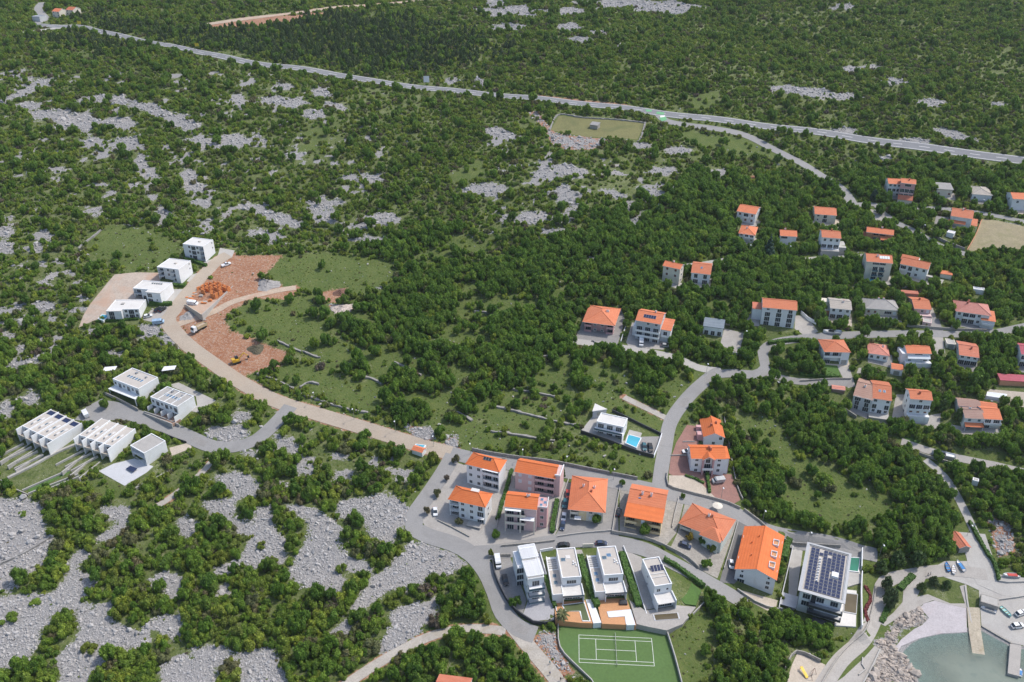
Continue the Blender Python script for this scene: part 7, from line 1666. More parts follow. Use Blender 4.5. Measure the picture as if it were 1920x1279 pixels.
def make_pine(i):
    R_ = np.random.default_rng(500 + i); c = []; r = []
    for k in range(15):
        z = .30 + .62 * k / 14; q = (.62 * (1 - .75 * k / 14)) * R_.uniform(.4, 1); a = k * 2.4; c.append((q * math.cos(a), q * math.sin(a), z)); r.append(.30 * (1 - .5 * k / 14))
    V, F = leaf_cloud(R_, np.array(c), np.array(r), 1000, .06, .1, .7)
    t = MB(); t.tube((0, 0, -.15), (0, 0, .8), .05, .015, 6)
    return mesh_of('crown', V, F, LF_PINE), t.mesh('trunk', BARK)
PINES = [make_pine(i) for i in range(3)]
# ---- where things grow
BLOCK = FOOT + [P for _, P, _, _ in YARDW] + [COURT_P]
for pxs in (z5([(985,270),(1340,300),(1500,310),(1500,880),(1240,850),(1000,750),(905,735),(930,450)]), z4([(690,300),(1000,262),(1330,262),(1640,340),(1920,590),(1860,712),(1640,888),(826,850),(800,820),(560,790),(470,600),(460,330)]), z4([(1640,340),(1920,590),(1860,712),(1700,760)]), zB([(830,610),(1000,420),(1235,430),(955,700)]),
    z6([(735,1055),(760,1010),(700,960),(900,700),(1010,668),(1250,700),(1250,905)]), z6([(1250,545),(1345,590),(1365,860),(1395,1085),(1300,1075)]), z8([(195,1090),(300,870),(430,930),(802,1108),(742,1275)]), [(1028,246),(1048,214),(1214,231),(1196,266)], [(1814,470),(1842,410),(1925,425),(1925,468)], zA([(60,840),(180,760),(640,680),(740,870),(560,1000),(220,1150),(0,1050)]), z6([(480,470),(560,480),(580,560),(500,880),(440,880)]), z6([(560,470),(700,480),(960,450),(1250,545),(1250,700),(1010,668),(900,720),(700,960),(480,1330),(150,1330),(500,880)])):
    BLOCK.append(to_xy(pxs))
FOOTB = [foot(s, 2.2) for k, s in HS.items()]
def blocked(x, y, r):
    out = np.zeros(x.shape, bool)
    for P in BLOCK:
        lo = P.min(0) - 5; hi = P.max(0) + 5; m = (x > lo[0]) & (x < hi[0]) & (y > lo[1]) & (y < hi[1])
        if m.any(): out[m] |= poly_dist(x[m], y[m], P) < r[m] * .55
    for k, (P, w, mt, h) in ROADW.items():
        lo = P.min(0) - 10; hi = P.max(0) + 10; m = (x > lo[0]) & (x < hi[0]) & (y > lo[1]) & (y < hi[1])
        if m.any(): out[m] |= line_dist(x[m], y[m], P[::2] if len(P) > 8 else P) < w / 2 + .2 + r[m] * (.42 if k in ('settlement_street', 'garden_lane', 'middle_lane', 'hill_street', 'top_street', 'orchard_lane', 'shore_path', 'left_track', 'footpath') else .6)
    m = (x > 80) & (y < 260)
    if m.any(): out[m] |= poly_dist(x[m], y[m], SEA) < 4
    for s in HS.values():                                # keep the fronts clear of tall growth
        ex = np.array([math.cos(s['ang']), math.sin(s['ang'])]); ey = np.array([-ex[1], ex[0]]); u = (x - s['a'][0]) * ex[0] + (y - s['a'][1]) * ex[1]; v = (x - s['a'][0]) * ey[0] + (y - s['a'][1]) * ey[1]
        out |= (u > -r * .5) & (u < s['w'] + r * .5) & (v < 0) & (v > -(2.8 + r * 1.3))
    return out
def candidates(step, y0, y1):
    ys = np.arange(y0, y1, step); X_, Y_ = [], []
    for y in ys:
        hx = 100 + y * .65; xs = np.arange(-hx, hx, step); X_.append(xs + rng.uniform(-.5, .5, len(xs)) * step); Y_.append(np.full(len(xs), y) + rng.uniform(-.5, .5, len(xs)) * step)
    return np.concatenate(X_), np.concatenate(Y_)
THICK = [to_xy([(-30,930),(560,880),(770,860),(840,870),(790,960),(930,1100),(960,1180),(700,1300),(-30,1300)]), to_xy([(-30,640),(200,650),(330,640),(540,770),(400,840),(330,800),(200,740),(-30,800)]), to_xy([(560,770),(780,830),(840,870),(780,940),(400,860),(520,790)])]
def grow(step, y0, y1):
    x, y = candidates(step, y0, y1); n = len(x)
    rock = np.maximum(in_sets(x, y, ROCKW, .8), .9 * crag(x, y)); mead = np.maximum(in_sets(x, y, MEADW, 2.5), .9 * glade(x, y)); dirt = np.maximum(in_sets(x, y, DIRTW, .8), in_sets(x, y, PALEW, .8)); dry = in_sets(x, y, DRYW, .5); wood = in_sets(x, y, WOODW, 6.0); pine = in_sets(x, y, PINEW, 28.0)
    v1 = vnoise(x + 900, y, 26, 1); v2 = vnoise(x + 900, y, 9, 2)
    thin = np.ones(n)
    for P, k in SPARW: thin = np.minimum(thin, 1 - (1 - k) * in_sets(x, y, [P], 5.0))
    thick = in_sets(x, y, THICK, 4.0)
    den = np.clip(.80 + .7 * (v1 - .40) + .5 * (v2 - .5), .3, 1.0) * thin
    den = np.maximum(den, thick * thin * np.clip(.55 + .6 * (v2 - .4), .3, .9))
    den = np.maximum(den, wood * np.clip(.85 + .5 * (v2 - .35) + .3 * (v1 - .4), .4, 1)); den = np.maximum(den, pine * .95)
    den = den * (1 - .95 * mead) * (1 - .985 * rock) * (1 - .99 * dirt) * (1 - dry)
    keep = rng.random(n) < den
    x, y, wood, pine, v1, v2, mead, thick = x[keep], y[keep], wood[keep], pine[keep], v1[keep], v2[keep], mead[keep], thick[keep]; n = len(x)
    ist = rng.random(n) < np.clip(wood * (.42 + .5 * (v1 - .4)) + .05 + .06 * thick, 0, .8) * (1 - .5 * mead); isp = (rng.random(n) < pine * .42); ist &= ~isp
    fy = np.clip((y - 350) / 500, 0, 1)
    r = np.where(ist, rng.uniform(1.9, 3.9, n), (.75 + 1.5 * rng.random(n) ** 1.3) * (1.12 + .25 * wood + .55 * thick)) * np.where(isp, 1.25, 1) * (step / 2.5) ** .6
    h = np.where(ist, r * rng.uniform(1.5, 2.0, n), r * rng.uniform(.95, 1.45, n)); h = np.where(isp, r * rng.uniform(1.7, 2.4, n), h)
    ok = ~blocked(x, y, r)
    if y0 < 330:
        for P in ROCKW:
            lo = P.min(0) - 4; hi = P.max(0) + 4; m = (x > lo[0]) & (x < hi[0]) & (y > lo[1]) & (y < hi[1])
            if m.any(): ok[m] &= ~((poly_dist(x[m], y[m], P) < r[m] * .5) & (rng.random(m.sum()) < .93))
    kind = np.where(isp, 2, np.where(ist, 0, 1))
    return np.column_stack([x, y, r, h, kind])[ok]
PL = np.concatenate([grow(2.3, 150, 330), grow(2.3, 330, 560), grow(2.5, 560, 1010)])
PL[:, 4] = PL[:, 4]
pz = terrain(PL[:, 0], PL[:, 1]); pp, zc = project(np.column_stack([PL[:, 0], PL[:, 1], pz + PL[:, 3] * .5]))
size = PL[:, 2] / zc; inview = (pp[:, 0] > 8) & (pp[:, 0] < 1912) & (pp[:, 1] > 8) & (pp[:, 1] < 1272)
single = np.zeros(len(PL), bool)
for kd, cap in ((0, 290), (1, 290), (2, 80)):
    c = np.where((PL[:, 4] == kd) & inview)[0]; c = c[np.argsort(-size[c])][:cap]; single[c] = True
LMK = [((1155, 1222), 'the tennis court'), ((1530, 1085), 'the solar-roofed villa'), ((1420, 1040), 'the long orange gable roof'), ((1315, 975), 'the many-sided orange roof'), ((985, 1075), 'the pergola villa'), ((1145, 815), 'the turquoise pool villa'), ((1325, 850), 'the red-paved houses'), ((1540, 900), 'the fenced green meadow'), ((1630, 745), 'the double house'), ((1560, 660), 'the white cubic house'), ((1130, 605), 'the pink house'), ((1215, 615), 'the grey apartment house'), ((1455, 590), 'the four-storey apartment house'), ((1437, 440), 'the tall cedar'), ((1640, 500), 'the tall cream house'), ((1820, 590), 'the large pink-roofed house'), ((1840, 780), 'the teal-shuttered house'), ((1760, 1150), 'the pebble beach'), ((1810, 1020), 'the boathouse'), ((785, 845), 'the kiosk'), ((880, 1110), 'the west street bend'), ((780, 1210), 'the footpath'), ((680, 1080), 'the lower middle rock field'), ((450, 1000), 'the central rock field'), ((100, 1150), 'the lower left rock field'), ((50, 1000), 'the left rock field'), ((320, 1240), 'the bottom rock strip'), ((230, 880), 'the small pavilion'), ((100, 820), 'the leftmost terraced villas'), ((300, 750), 'the rib-roofed villa'), ((620, 850), 'the stony scrub triangle'), ((650, 730), 'the walled meadow'), ((440, 660), 'the red clearing'), ((400, 540), 'the construction site'), ((250, 560), 'the upper-left villas'), ((900, 700), 'the central grove'), ((1000, 780), 'the old stone terraces'), ((1400, 1220), 'the slope beside the court'), ((1500, 1250), 'the sandy play yard'), ((1700, 1000), 'the bank above the bay'), ((1880, 950), 'the harbour lane wood')]
LX = np.array([l[0] for l in LMK])
def near_label(p, kd, r):
    k = int(np.argmin(((LX - p) ** 2).sum(1))); q = LX[k]; rel = 'below' if p[1] - q[1] > 45 else ('above' if q[1] - p[1] > 45 else ('left of' if p[0] < q[0] - 45 else ('right of' if p[0] > q[0] + 45 else 'close to')))
    sz = {0: ('large ' if r > 3.4 else ('mid-sized ' if r > 2.9 else 'small ')), 1: ('broad ' if r > 2.3 else ''), 2: ''}[kd]
    return '%s%s %s %s' % (sz, {0: 'leafy tree', 1: 'rounded green shrub', 2: 'dark conifer'}[kd], rel, LMK[k][1])
def plant_tree(kind, x, y, r, h, label, group, var=0, rz=0.0, name=None, cat='tree'):
    z = float(terrain(x, y)); cm, tm = (TREES if kind == 'tree' else PINES)[var]
    o = empty(name or ('broadleaf_tree' if kind == 'tree' else 'conifer'), (x, y, z - .05), rz); tag(o, label, cat, group)
    put('trunk', tm, o, sc=(r, r, h)); put('crown', cm, o, sc=(r, r, h)); return o
def plant_shrub(x, y, r, h, label, group, var=0, rz=0.0, name='shrub'):
    o = put(name, SHRUBS[var], None, (x, y, float(terrain(x, y)) - .1), rz, (r, r, h * 1.15)); tag(o, label, 'shrub', group); return o
LABS = {}
for i in np.where(single)[0]: LABS.setdefault(near_label(pp[i], int(PL[i, 4]), PL[i, 2]), []).append(i)
ORD = ('leftmost', 'second from left', 'third from left', 'fourth from left', 'fifth from left', 'sixth from left', 'seventh from left', 'eighth from left', 'ninth from left')
for lab, idx in LABS.items():
    idx = sorted(idx, key=lambda i: pp[i, 0])
    for k, i in enumerate(idx):
        x, y, r, h, kd = PL[i]; kd = int(kd); rz = float(rng.uniform(0, 6.28)); l2 = lab + (', ' + ORD[k] if 1 < len(idx) <= 9 else '')
        grp = {0: 'trees ', 1: 'shrubs ', 2: 'conifers '}[kd] + lab.split(' tree ')[-1].split(' shrub ')[-1].split(' conifer ')[-1]
        if kd == 1: plant_shrub(x, y, r, h, l2, grp, int(rng.choice(len(SHRUBS), p=SHW)), rz)
        else: plant_tree('tree' if kd == 0 else 'pine', x, y, r, h, l2, grp, int(rng.integers(NT if kd == 0 else 3)), rz)
# ---- the rest as ground cover of instances
def scatter(name, P, rot, sc, var, protos, label, cat='scrub'):
    pc = bpy.data.collections.new(name + '_kinds')
    for k, me in enumerate(protos):
        o = bpy.data.objects.new('%s_kind_%02d' % (name, k), me); pc.objects.link(o)
    me = bpy.data.meshes.new(name); me.vertices.add(len(P)); me.vertices.foreach_set('co', np.asarray(P, float).ravel())
    for nm, ty, dat in (('rot', 'FLOAT_VECTOR', rot), ('sc', 'FLOAT_VECTOR', sc)):
        a = me.attributes.new(nm, ty, 'POINT'); a.data.foreach_set('vector', np.asarray(dat, float).ravel())
    a = me.attributes.new('vi', 'INT', 'POINT'); a.data.foreach_set('value', np.asarray(var, np.int32))
    o = link(bpy.data.objects.new(name, me)); tag(o, label, cat, kind='stuff')
    ng = bpy.data.node_groups.new(name, 'GeometryNodeTree'); ng.interface.new_socket('Geometry', in_out='INPUT', socket_type='NodeSocketGeometry'); ng.interface.new_socket('Geometry', in_out='OUTPUT', socket_type='NodeSocketGeometry')
    gi = ng.nodes.new('NodeGroupInput'); go_ = ng.nodes.new('NodeGroupOutput'); ip = ng.nodes.new('GeometryNodeInstanceOnPoints'); ci = ng.nodes.new('GeometryNodeCollectionInfo')
    ci.inputs['Collection'].default_value = pc; ci.inputs['Separate Children'].default_value = True; ci.inputs['Reset Children'].default_value = True
    ip.inputs['Pick Instance'].default_value = True
    def attr(nm, dt):
        n = ng.nodes.new('GeometryNodeInputNamedAttribute'); n.data_type = dt; n.inputs['Name'].default_value = nm; return [q for q in n.outputs if q.enabled and q.name == 'Attribute'][0]
    e2r = ng.nodes.new('FunctionNodeEulerToRotation')
    L_ = ng.links.new; L_(gi.outputs[0], ip.inputs['Points']); L_(ci.outputs[0], ip.inputs['Instance']); L_(attr('vi', 'INT'), ip.inputs['Instance Index']); L_(attr('rot', 'FLOAT_VECTOR'), e2r.inputs[0]); L_(e2r.outputs[0], ip.inputs['Rotation']); L_(attr('sc', 'FLOAT_VECTOR'), ip.inputs['Scale']); L_(ip.outputs[0], go_.inputs[0])
    md = o.modifiers.new('scatter', 'NODES'); md.node_group = ng
    return o
def joined(pair):
    cm, tm = pair; bm = bmesh.new(); bm.from_mesh(cm); n0 = len(bm.faces); bm.from_mesh(tm); bm.faces.ensure_lookup_table()
    me = bpy.data.meshes.new('tree_kind')
    for f in bm.faces[n0:]: f.material_index = 1
    bm.to_mesh(me); bm.free(); me.materials.append(cm.materials[0]); me.materials.append(tm.materials[0]); return me
for kd, nm, protos, lab in ((0, 'woodland', [joined(t) for t in TREES], 'dense mass of broadleaf trees spread over the slope'), (1, 'scrub', SHRUBS, 'rounded green scrub covering the stony slope'), (2, 'pine_forest', [joined(t) for t in PINES], 'dark pine belt above the far highway')):
    m = (PL[:, 4] == kd) & ~single; q = PL[m]; n = len(q); z = pz[m]
    rot = np.column_stack([rng.normal(0, .06, n), rng.normal(0, .06, n), rng.uniform(0, 6.28, n)])
    scatter(nm, np.column_stack([q[:, 0], q[:, 1], z - .1]), rot, np.column_stack([q[:, 2], q[:, 2] * rng.uniform(.7, 1.3, n), q[:, 3] * (1.15 if kd == 1 else 1)]), rng.choice(len(protos), n, p=SHW) if kd == 1 else rng.integers(len(protos), size=n), protos, lab)
    print(nm, n)
# ---- low herb and bramble cushions between the shrubs
def cushions():
    x, y = candidates(1.9, 150, 470); keep = rng.random(len(x)) < .55; x, y = x[keep], y[keep]
    rock = in_sets(x, y, ROCKW, .8); dirt = np.maximum(in_sets(x, y, DIRTW, .8), in_sets(x, y, PALEW, .8)); mead = in_sets(x, y, MEADW, 2)
    keep = rng.random(len(x)) < (1 - .93 * rock) * (1 - .97 * dirt) * (1 - .4 * mead); x, y = x[keep], y[keep]; r = rng.uniform(.22, .62, len(x)); ok = ~blocked(x, y, r); x, y, r = x[ok], y[ok], r[ok]; n = len(x)
    var = rng.choice(4, n, p=[.5, .25, .2, .05]); pr = [SHRUBS[1], SHRUBS[4], SHRUBS[9], SHRUBS[10]]
    scatter('bramble_cushions', np.column_stack([x, y, terrain(x, y) - .05]), np.column_stack([np.zeros(n), np.zeros(n), rng.uniform(0, 6.28, n)]), np.column_stack([r, r, r * .9]), var, pr, 'low brambles and herbs between the shrubs', 'undergrowth'); print('cushions', n)
cushions()
def tufts():
    x, y = candidates(1.15, 170, 470); m = in_sets(x, y, MEADW, 1.0) > .5; x, y = x[m], y[m]; k = rng.random(len(x)) < vnoise(x + 300, y, 6, 31) ** 1.2; x, y = x[k], y[k]; r = rng.uniform(.14, .38, len(x)); ok = ~blocked(x, y, r); x, y, r = x[ok], y[ok], r[ok]; n = len(x)
    scatter('meadow_tufts', np.column_stack([x, y, terrain(x, y) - .04]), np.column_stack([np.zeros(n), np.zeros(n), rng.uniform(0, 6.28, n)]), np.column_stack([r, r, r * .6]), rng.integers(4, size=n), [SHRUBS[2], SHRUBS[5], SHRUBS[9], SHRUBS[8]], 'tufts of grass and weeds in the meadows', 'grass'); print('tufts', n)
tufts()
# ---- limestone rubble
STN = []
for k in range(5):
    R_ = np.random.default_rng(700 + k); v, f = ico(1); v = v * (1 + R_.normal(0, .16, (len(v), 1))) * np.array([1, .75, .55]); me_ = mesh_of('stone', v, f, LIME); STN.append(me_)
def rubble():
    pts = []
    for P in ROCKW + PALEW:
        lo = P.min(0); hi = P.max(0); c = P.mean(0); dist = np.hypot(*c); den = 6.5 if dist < 290 else (2.2 if dist < 420 else .6)
        n = int((hi - lo).prod() * den)
        if n < 1: continue
        x = rng.uniform(lo[0] - 1, hi[0] + 1, n); y = rng.uniform(lo[1] - 1, hi[1] + 1, n); d = poly_dist(x, y, P) + (vnoise(x + 500, y, 3.0, 5) - .5) * 3
        m = d < .3; s = rng.gamma(1.7, .085, m.sum()) + .06; s = np.where(rng.random(len(s)) < .012, s * 2.6 + .2, s); s *= 1.0 if dist < 290 else (1.5 if dist < 420 else 2.2); pts.append(np.column_stack([x[m], y[m], np.clip(s, .08, 1.1 * (1 if dist < 290 else 1.6))]))
    # loose stones in the scrub and meadows
    x, y = candidates(3.0, 150, 600); m = rng.random(len(x)) < .5 * vnoise(x + 700, y, 20, 9) ** 2; x, y = x[m], y[m]; s = rng.gamma(2, .1, len(x)) + .12; ok = ~blocked(x, y, s); pts.append(np.column_stack([x[ok], y[ok], s[ok]]))
    x, y = candidates(1.7, 170, 520); m = crag(x, y) > .5; x, y = x[m], y[m]; s = rng.gamma(1.8, .13, len(x)) + .12; ok = ~blocked(x, y, s); pts.append(np.column_stack([x[ok], y[ok], s[ok]]))
    # big shore rocks
    P = to_xy(ROCK[len(ROCK) - 1]); 
    return np.concatenate(pts)
RB = rubble(); n = len(RB); print('stones', n)
okr = ~blocked(RB[:, 0], RB[:, 1], RB[:, 2] * 0)
shore_rock = to_xy(ROCK[-1]); near_sea = in_sets(RB[:, 0], RB[:, 1], [shore_rock], 1.0) > .5
RB = RB[okr | near_sea]; n = len(RB)
ns_ = in_sets(RB[:, 0], RB[:, 1], [shore_rock], 1.0) > .5
RB[ns_, 2] *= 1.45
SB = RB[ns_]; RB = RB[~ns_]; n = len(RB)
scatter('limestone_rubble', np.column_stack([RB[:, 0], RB[:, 1], terrain(RB[:, 0], RB[:, 1]) + RB[:, 2] * .15]), rng.normal(0, .5, (n, 3)) + np.column_stack([np.zeros(n), np.zeros(n), rng.uniform(0, 6.28, n)]), np.column_stack([RB[:, 2]] * 3) * rng.uniform(.8, 1.25, (n, 3)), rng.integers(5, size=n), STN, 'pale grey limestone rubble of the karst fields', 'rubble')
k_ = len(SB); STW = [mesh_of('shore_stone', np.array([v.co[:] for v in m.vertices]), [list(p.vertices) for p in m.polygons], SHOREM) for m in STN]
scatter('shore_rocks', np.column_stack([SB[:, 0], SB[:, 1], np.maximum(terrain(SB[:, 0], SB[:, 1]), -.3) + SB[:, 2] * .2]), rng.normal(0, .5, (k_, 3)), np.column_stack([SB[:, 2]] * 3) * rng.uniform(.8, 1.5, (k_, 3)), rng.integers(5, size=k_), STW, 'warm grey boulders along the shore of the bay', 'rocks')
# ---- single garden trees and marked plants
def T(px, r, h, label, kind='tree', name=None, mat=None, var=None):
    p = ground(*px); v = (int(px[0] * 7 + px[1]) % (NT if kind == 'tree' else 3)) if var is None else var
    o = plant_tree(kind, p[0], p[1], r, h, label, None, v, px[0] * .7, name)
    if mat: c = [q for q in o.children if q.name.startswith('crown')][0]; c.data = cached(('crown', v, mat.name, kind), lambda: recol(c.data, mat))
def recol(me, mat): m = me.copy(); m.materials.clear(); m.materials.append(mat); return m
def S(px, r, h, label, var): p = ground(*px); plant_shrub(p[0], p[1], r, h, label, None, var, px[0] * .7)
for px, r, h, l, k, mt in (((855, 868), 2.1, 3.6, 'street tree at the corner where the west street leaves the village road', 'tree', LF_OLIVE), ((838, 902), 1.6, 2.8, 'thin dry tree in the forecourt beside the west street', 'tree', LF_DRY), ((821, 931), 1.9, 3.4, 'olive-green tree in the forecourt left of the bend house', 'tree', LF_OLIVE), ((801, 965), 1.9, 3.4, 'olive-green tree near the white forecourt car', 'tree', LF_OLIVE), ((860, 983), 2.0, 2.8, 'round olive tree before the bend house', 'tree', LF_OLIVE), ((929, 1010), 2.2, 3.6, 'dark tree at the forecourt edge above the pergola villa', 'tree', None), ((1117, 982), 2.5, 4.4, 'round tree before the cream salmon-roofed house', 'tree', None), ((1166, 910), 1.6, 3.0, 'small tree between the cream house and the yellow house', 'tree', None), ((1280, 935), 1.2, 2.6, 'small street tree above the many-sided roof', 'tree', None), ((1207, 1003), 2.8, 4.6, 'bushy tree before the yellow house', 'tree', None), ((1292, 1014), 2.0, 3.4, 'yellow-leaved tree before the many-sided roof house', 'tree', LF_YELLOW), ((1315, 1020), 2.4, 4.0, 'dark tree between the yellow-leaved one and the mint bay', 'tree', None), ((1333, 1033), 2.4, 3.8, 'yellow-green tree at the corner of the mint bay', 'tree', LF_BRIGHT), ((1322, 1062), 2.7, 3.8, 'dark round tree in the cobbled yard', 'tree', None), ((966, 1135), 2.8, 3.6, 'spreading tree in the pergola villa garden', 'tree', None), ((921, 1043), 1.3, 3.4, 'slim young street tree by the pergola villa gate', 'tree', LF_BRIGHT),
    ((1540, 915), 5.2, 6.5, 'broad lone tree in the middle of the fenced meadow', 'tree', None), ((1553, 925), 3.4, 4.5, 'greyish companion of the broad meadow tree', 'tree', LF_OLIVE), ((1667, 1135), 4.2, 8.0, 'big dark pine between the promenade and the lawn', 'pine', None), ((1660, 1108), 3.4, 7.0, 'dark pine just behind the big promenade pine', 'pine', None), ((1680, 1060), 4.2, 7.0, 'dark pine at the street end above the promenade', 'pine', None), ((1717, 1060), 4.6, 7.0, 'broad dark pine left of the harbour boats', 'pine', None), ((1650, 1072), 3.2, 5.5, 'low pine beside the emerald pool garden', 'pine', None), ((1727, 1108), 2.6, 4.0, 'small dark pine on the sandy point, left of three', 'pine', None), ((1749, 1096), 2.6, 3.8, 'small dark pine on the sandy point, middle of three', 'pine', None), ((1773, 1102), 2.4, 3.6, 'small dark pine on the sandy point, right of three', 'pine', None), ((1828, 722), 5.6, 8.0, 'huge round tree above the patio with the pale basin', 'tree', None), ((1619, 632), 3.4, 6.0, 'street tree before the grey hip roof bungalow', 'tree', None), ((1648, 402), 4.2, 6.5, 'round tree at the hill street fork', 'tree', None), ((1637, 378), 3.6, 7.5, 'dark bluish conifer left of the tall red-based block', 'pine', LF_CEDAR), ((1661, 378), 3.4, 7.0, 'tall green tree beside the bluish conifer', 'tree', None), ((1661, 392), 2.4, 4.5, 'round tree at the street before the red-based block', 'tree', None), ((1582, 610), 3.0, 5.0, 'leafy tree right of the grey-roofed house', 'tree', None), ((1520, 590), 3.6, 5.5, 'yellowish green tree left of the grey-roofed house', 'tree', LF_BRIGHT), ((1530, 605), 2.6, 7.0, 'dark slim tree beside the stepped white driveway wall', 'pine', None), ((1775, 700), 3.2, 4.5, 'grey-green tree above the double house lane', 'tree', LF_OLIVE), ((1765, 770), 3.4, 6.0, 'dark tree between the balcony house and the teal-shuttered house', 'pine', None), ((1795, 790), 3.0, 7.0, 'tall dark conifer left of the teal-shuttered house', 'pine', None), ((1690, 800), 3.4, 5.0, 'pale green tree before the double house terrace', 'tree', LF_OLIVE), ((1775, 830), 3.6, 4.6, 'dry greyish tree beside the orchard lane', 'tree', LF_OLIVE), ((1860, 835), 4.0, 6.0, 'bright leafy tree right of the orchard lane', 'tree', None), ((1770, 600), 4.0, 6.0, 'leafy tree between the small pink house and the large pink-roofed house', 'tree', None), ((1735, 640), 3.0, 4.4, 'bright round tree above the veranda house', 'tree', LF_BRIGHT), ((198, 765), 2.6, 4.6, 'dark round tree on the turning circle island', 'tree', None), ((1480, 895), 3.0, 4.2, 'leafy tree at the meadow edge', 'tree', None)):
    T(px, r, h, l, k, None, mt)
for px, r, h, l, v in (((681, 1085), 2.9, 3.6, 'perfectly round bright green bush on the grey rock field', 4), ((640, 1070), 2.2, 2.8, 'small round bush left of the perfectly round one', 2), ((492, 1026), 2.3, 2.2, 'pale yellow-green bush alone on the rock', 8), ((166, 1222), 3.2, 3.0, 'yellow-green round bush alone on the lower left rock', 8), ((203, 1083), 3.0, 2.6, 'bright bush at the edge of the left rock field', 8), ((40, 967), 2.2, 1.4, 'lone low bush on the far left rock', 0), ((66, 1133), 2.6, 1.3, 'small flat bush on the lower left rock', 3), ((17, 1165), 3.4, 2.6, 'dark bush at the left edge of the picture', 5), ((480, 265), 2.8, 2.6, 'bright yellow-green bush on the upper rock patch', 8), ((1845, 602), 2.2, 2.0, 'yellow flowering shrub right of the large pink-roofed house', 8)):
    S(px, r, h, l, v)
# cedar, cypress, palm
def cedar(px, r, h, label, mat, name, n=26, shape=1.0):
    p = ground(*px); R_ = np.random.default_rng(int(px[0])); c = []; rr = []
    for k in range(n):
        t = k / (n - 1); q = r * (1 - t) ** shape * .62; a = k * 2.4; c.append((q * math.cos(a), q * math.sin(a), h * (.08 + .86 * t))); rr.append(max(.25, r * .52 * (1 - t) ** shape + .18))
    V, F = leaf_cloud(R_, np.array(c), np.array(rr), 2600, .2, .0, .8)
    o = empty(name, (p[0], p[1], p[2] - .1)); tag(o, label, 'tree'); link(bpy.data.objects.new('crown', mesh_of('crown', V, F, mat)), o); MB().tube((0, 0, -.3), (0, 0, h * .8), .3, .08, 8).build('trunk', BARK, o)
cedar((1440, 482), 3.6, 14.0, 'tall dark blue-green cedar in the middle of the settlement', LF_CEDAR, 'cedar'); cedar((1542, 551), .8, 6.5, 'slim dark cypress above the grey-roofed house', LF_PINE, 'cypress', 18, .5); cedar((1056, 893), .6, 4.0, 'tiny cypress beside the pink gable house', LF_PINE, 'cypress', 12, .5)
def palm(px, label, h=5.5):
    p = ground(*px); o = empty('palm_tree', (p[0], p[1], p[2])); tag(o, label, 'tree'); t = MB()
    for k in range(6): t.tube((0, 0, -.3 + h * k / 6), (0, 0, -.3 + h * (k + 1) / 6), .34 - .02 * k, .27 - .02 * k, 8)
    t.build('trunk', BARK, o)
    for k in range(26):
        a = k * 2.399; el = .9 - 1.5 * (k / 26); L_ = 2.6; m = MB(); pr = None
        for i in range(7):
            u = i / 6; rr_ = L_ * u; zz = h - .4 + math.sin(el) * rr_ - .28 * rr_ * rr_ * .5; x = math.cos(a) * math.cos(el) * rr_; y = math.sin(a) * math.cos(el) * rr_; wd = .42 * math.sin(math.pi * (.12 + .8 * u)); s_ = (-math.sin(a) * wd, math.cos(a) * wd); m.v += [(x - s_[0], y - s_[1], zz - .14), (x, y, zz), (x + s_[0], y + s_[1], zz - .14)]
            if i: b = (i - 1) * 3; m.f += [(b, b + 3, b + 4, b + 1), (b + 1, b + 4, b + 5, b + 2)]; m.m += [0, 0]
        m.build('frond', LF_OLIVE, o)
palm((1054, 1170), 'feathery palm at the top left corner of the tennis court')
# leaf skin on the clipped hedges
for o in [q for q in bpy.data.objects if q.name.split('.')[0] == 'hedge']:
    me_ = o.data; R_ = np.random.default_rng(len(me_.vertices)); tri = []
    pts = []; nrm = []
    for f in me_.polygons:
        if f.normal.z < -.5 or len(f.vertices) != 4: continue
        vv = [np.array(me_.vertices[i].co) for i in f.vertices]; n = int(f.area * 9) + 1; u = R_.random((n, 1)); w = R_.random((n, 1)); q = (vv[0] * (1 - u) + vv[1] * u) * (1 - w) + (vv[3] * (1 - u) + vv[2] * u) * w; pts.append(q); nrm.append(np.tile(np.array(f.normal), (n, 1)))
    p = np.concatenate(pts); nn = np.concatenate(nrm); n = len(p); nn = nn + R_.normal(size=(n, 3)) * .6; nn /= np.linalg.norm(nn, axis=1)[:, None]; a = np.cross(nn, R_.normal(size=(n, 3))); a /= np.linalg.norm(a, axis=1)[:, None]; b = np.cross(nn, a); s_ = R_.uniform(.10, .26, (n, 1)); p = p + nn * R_.uniform(-.02, .16, (n, 1))
    Q = np.stack([p - a * s_ - b * s_, p + a * s_ - b * s_, p + a * s_ + b * s_, p - a * s_ + b * s_], 1).reshape(-1, 3)
    link(bpy.data.objects.new('foliage', mesh_of('foliage', Q, np.arange(4 * n).reshape(-1, 4).tolist(), me_.materials[0])), o)
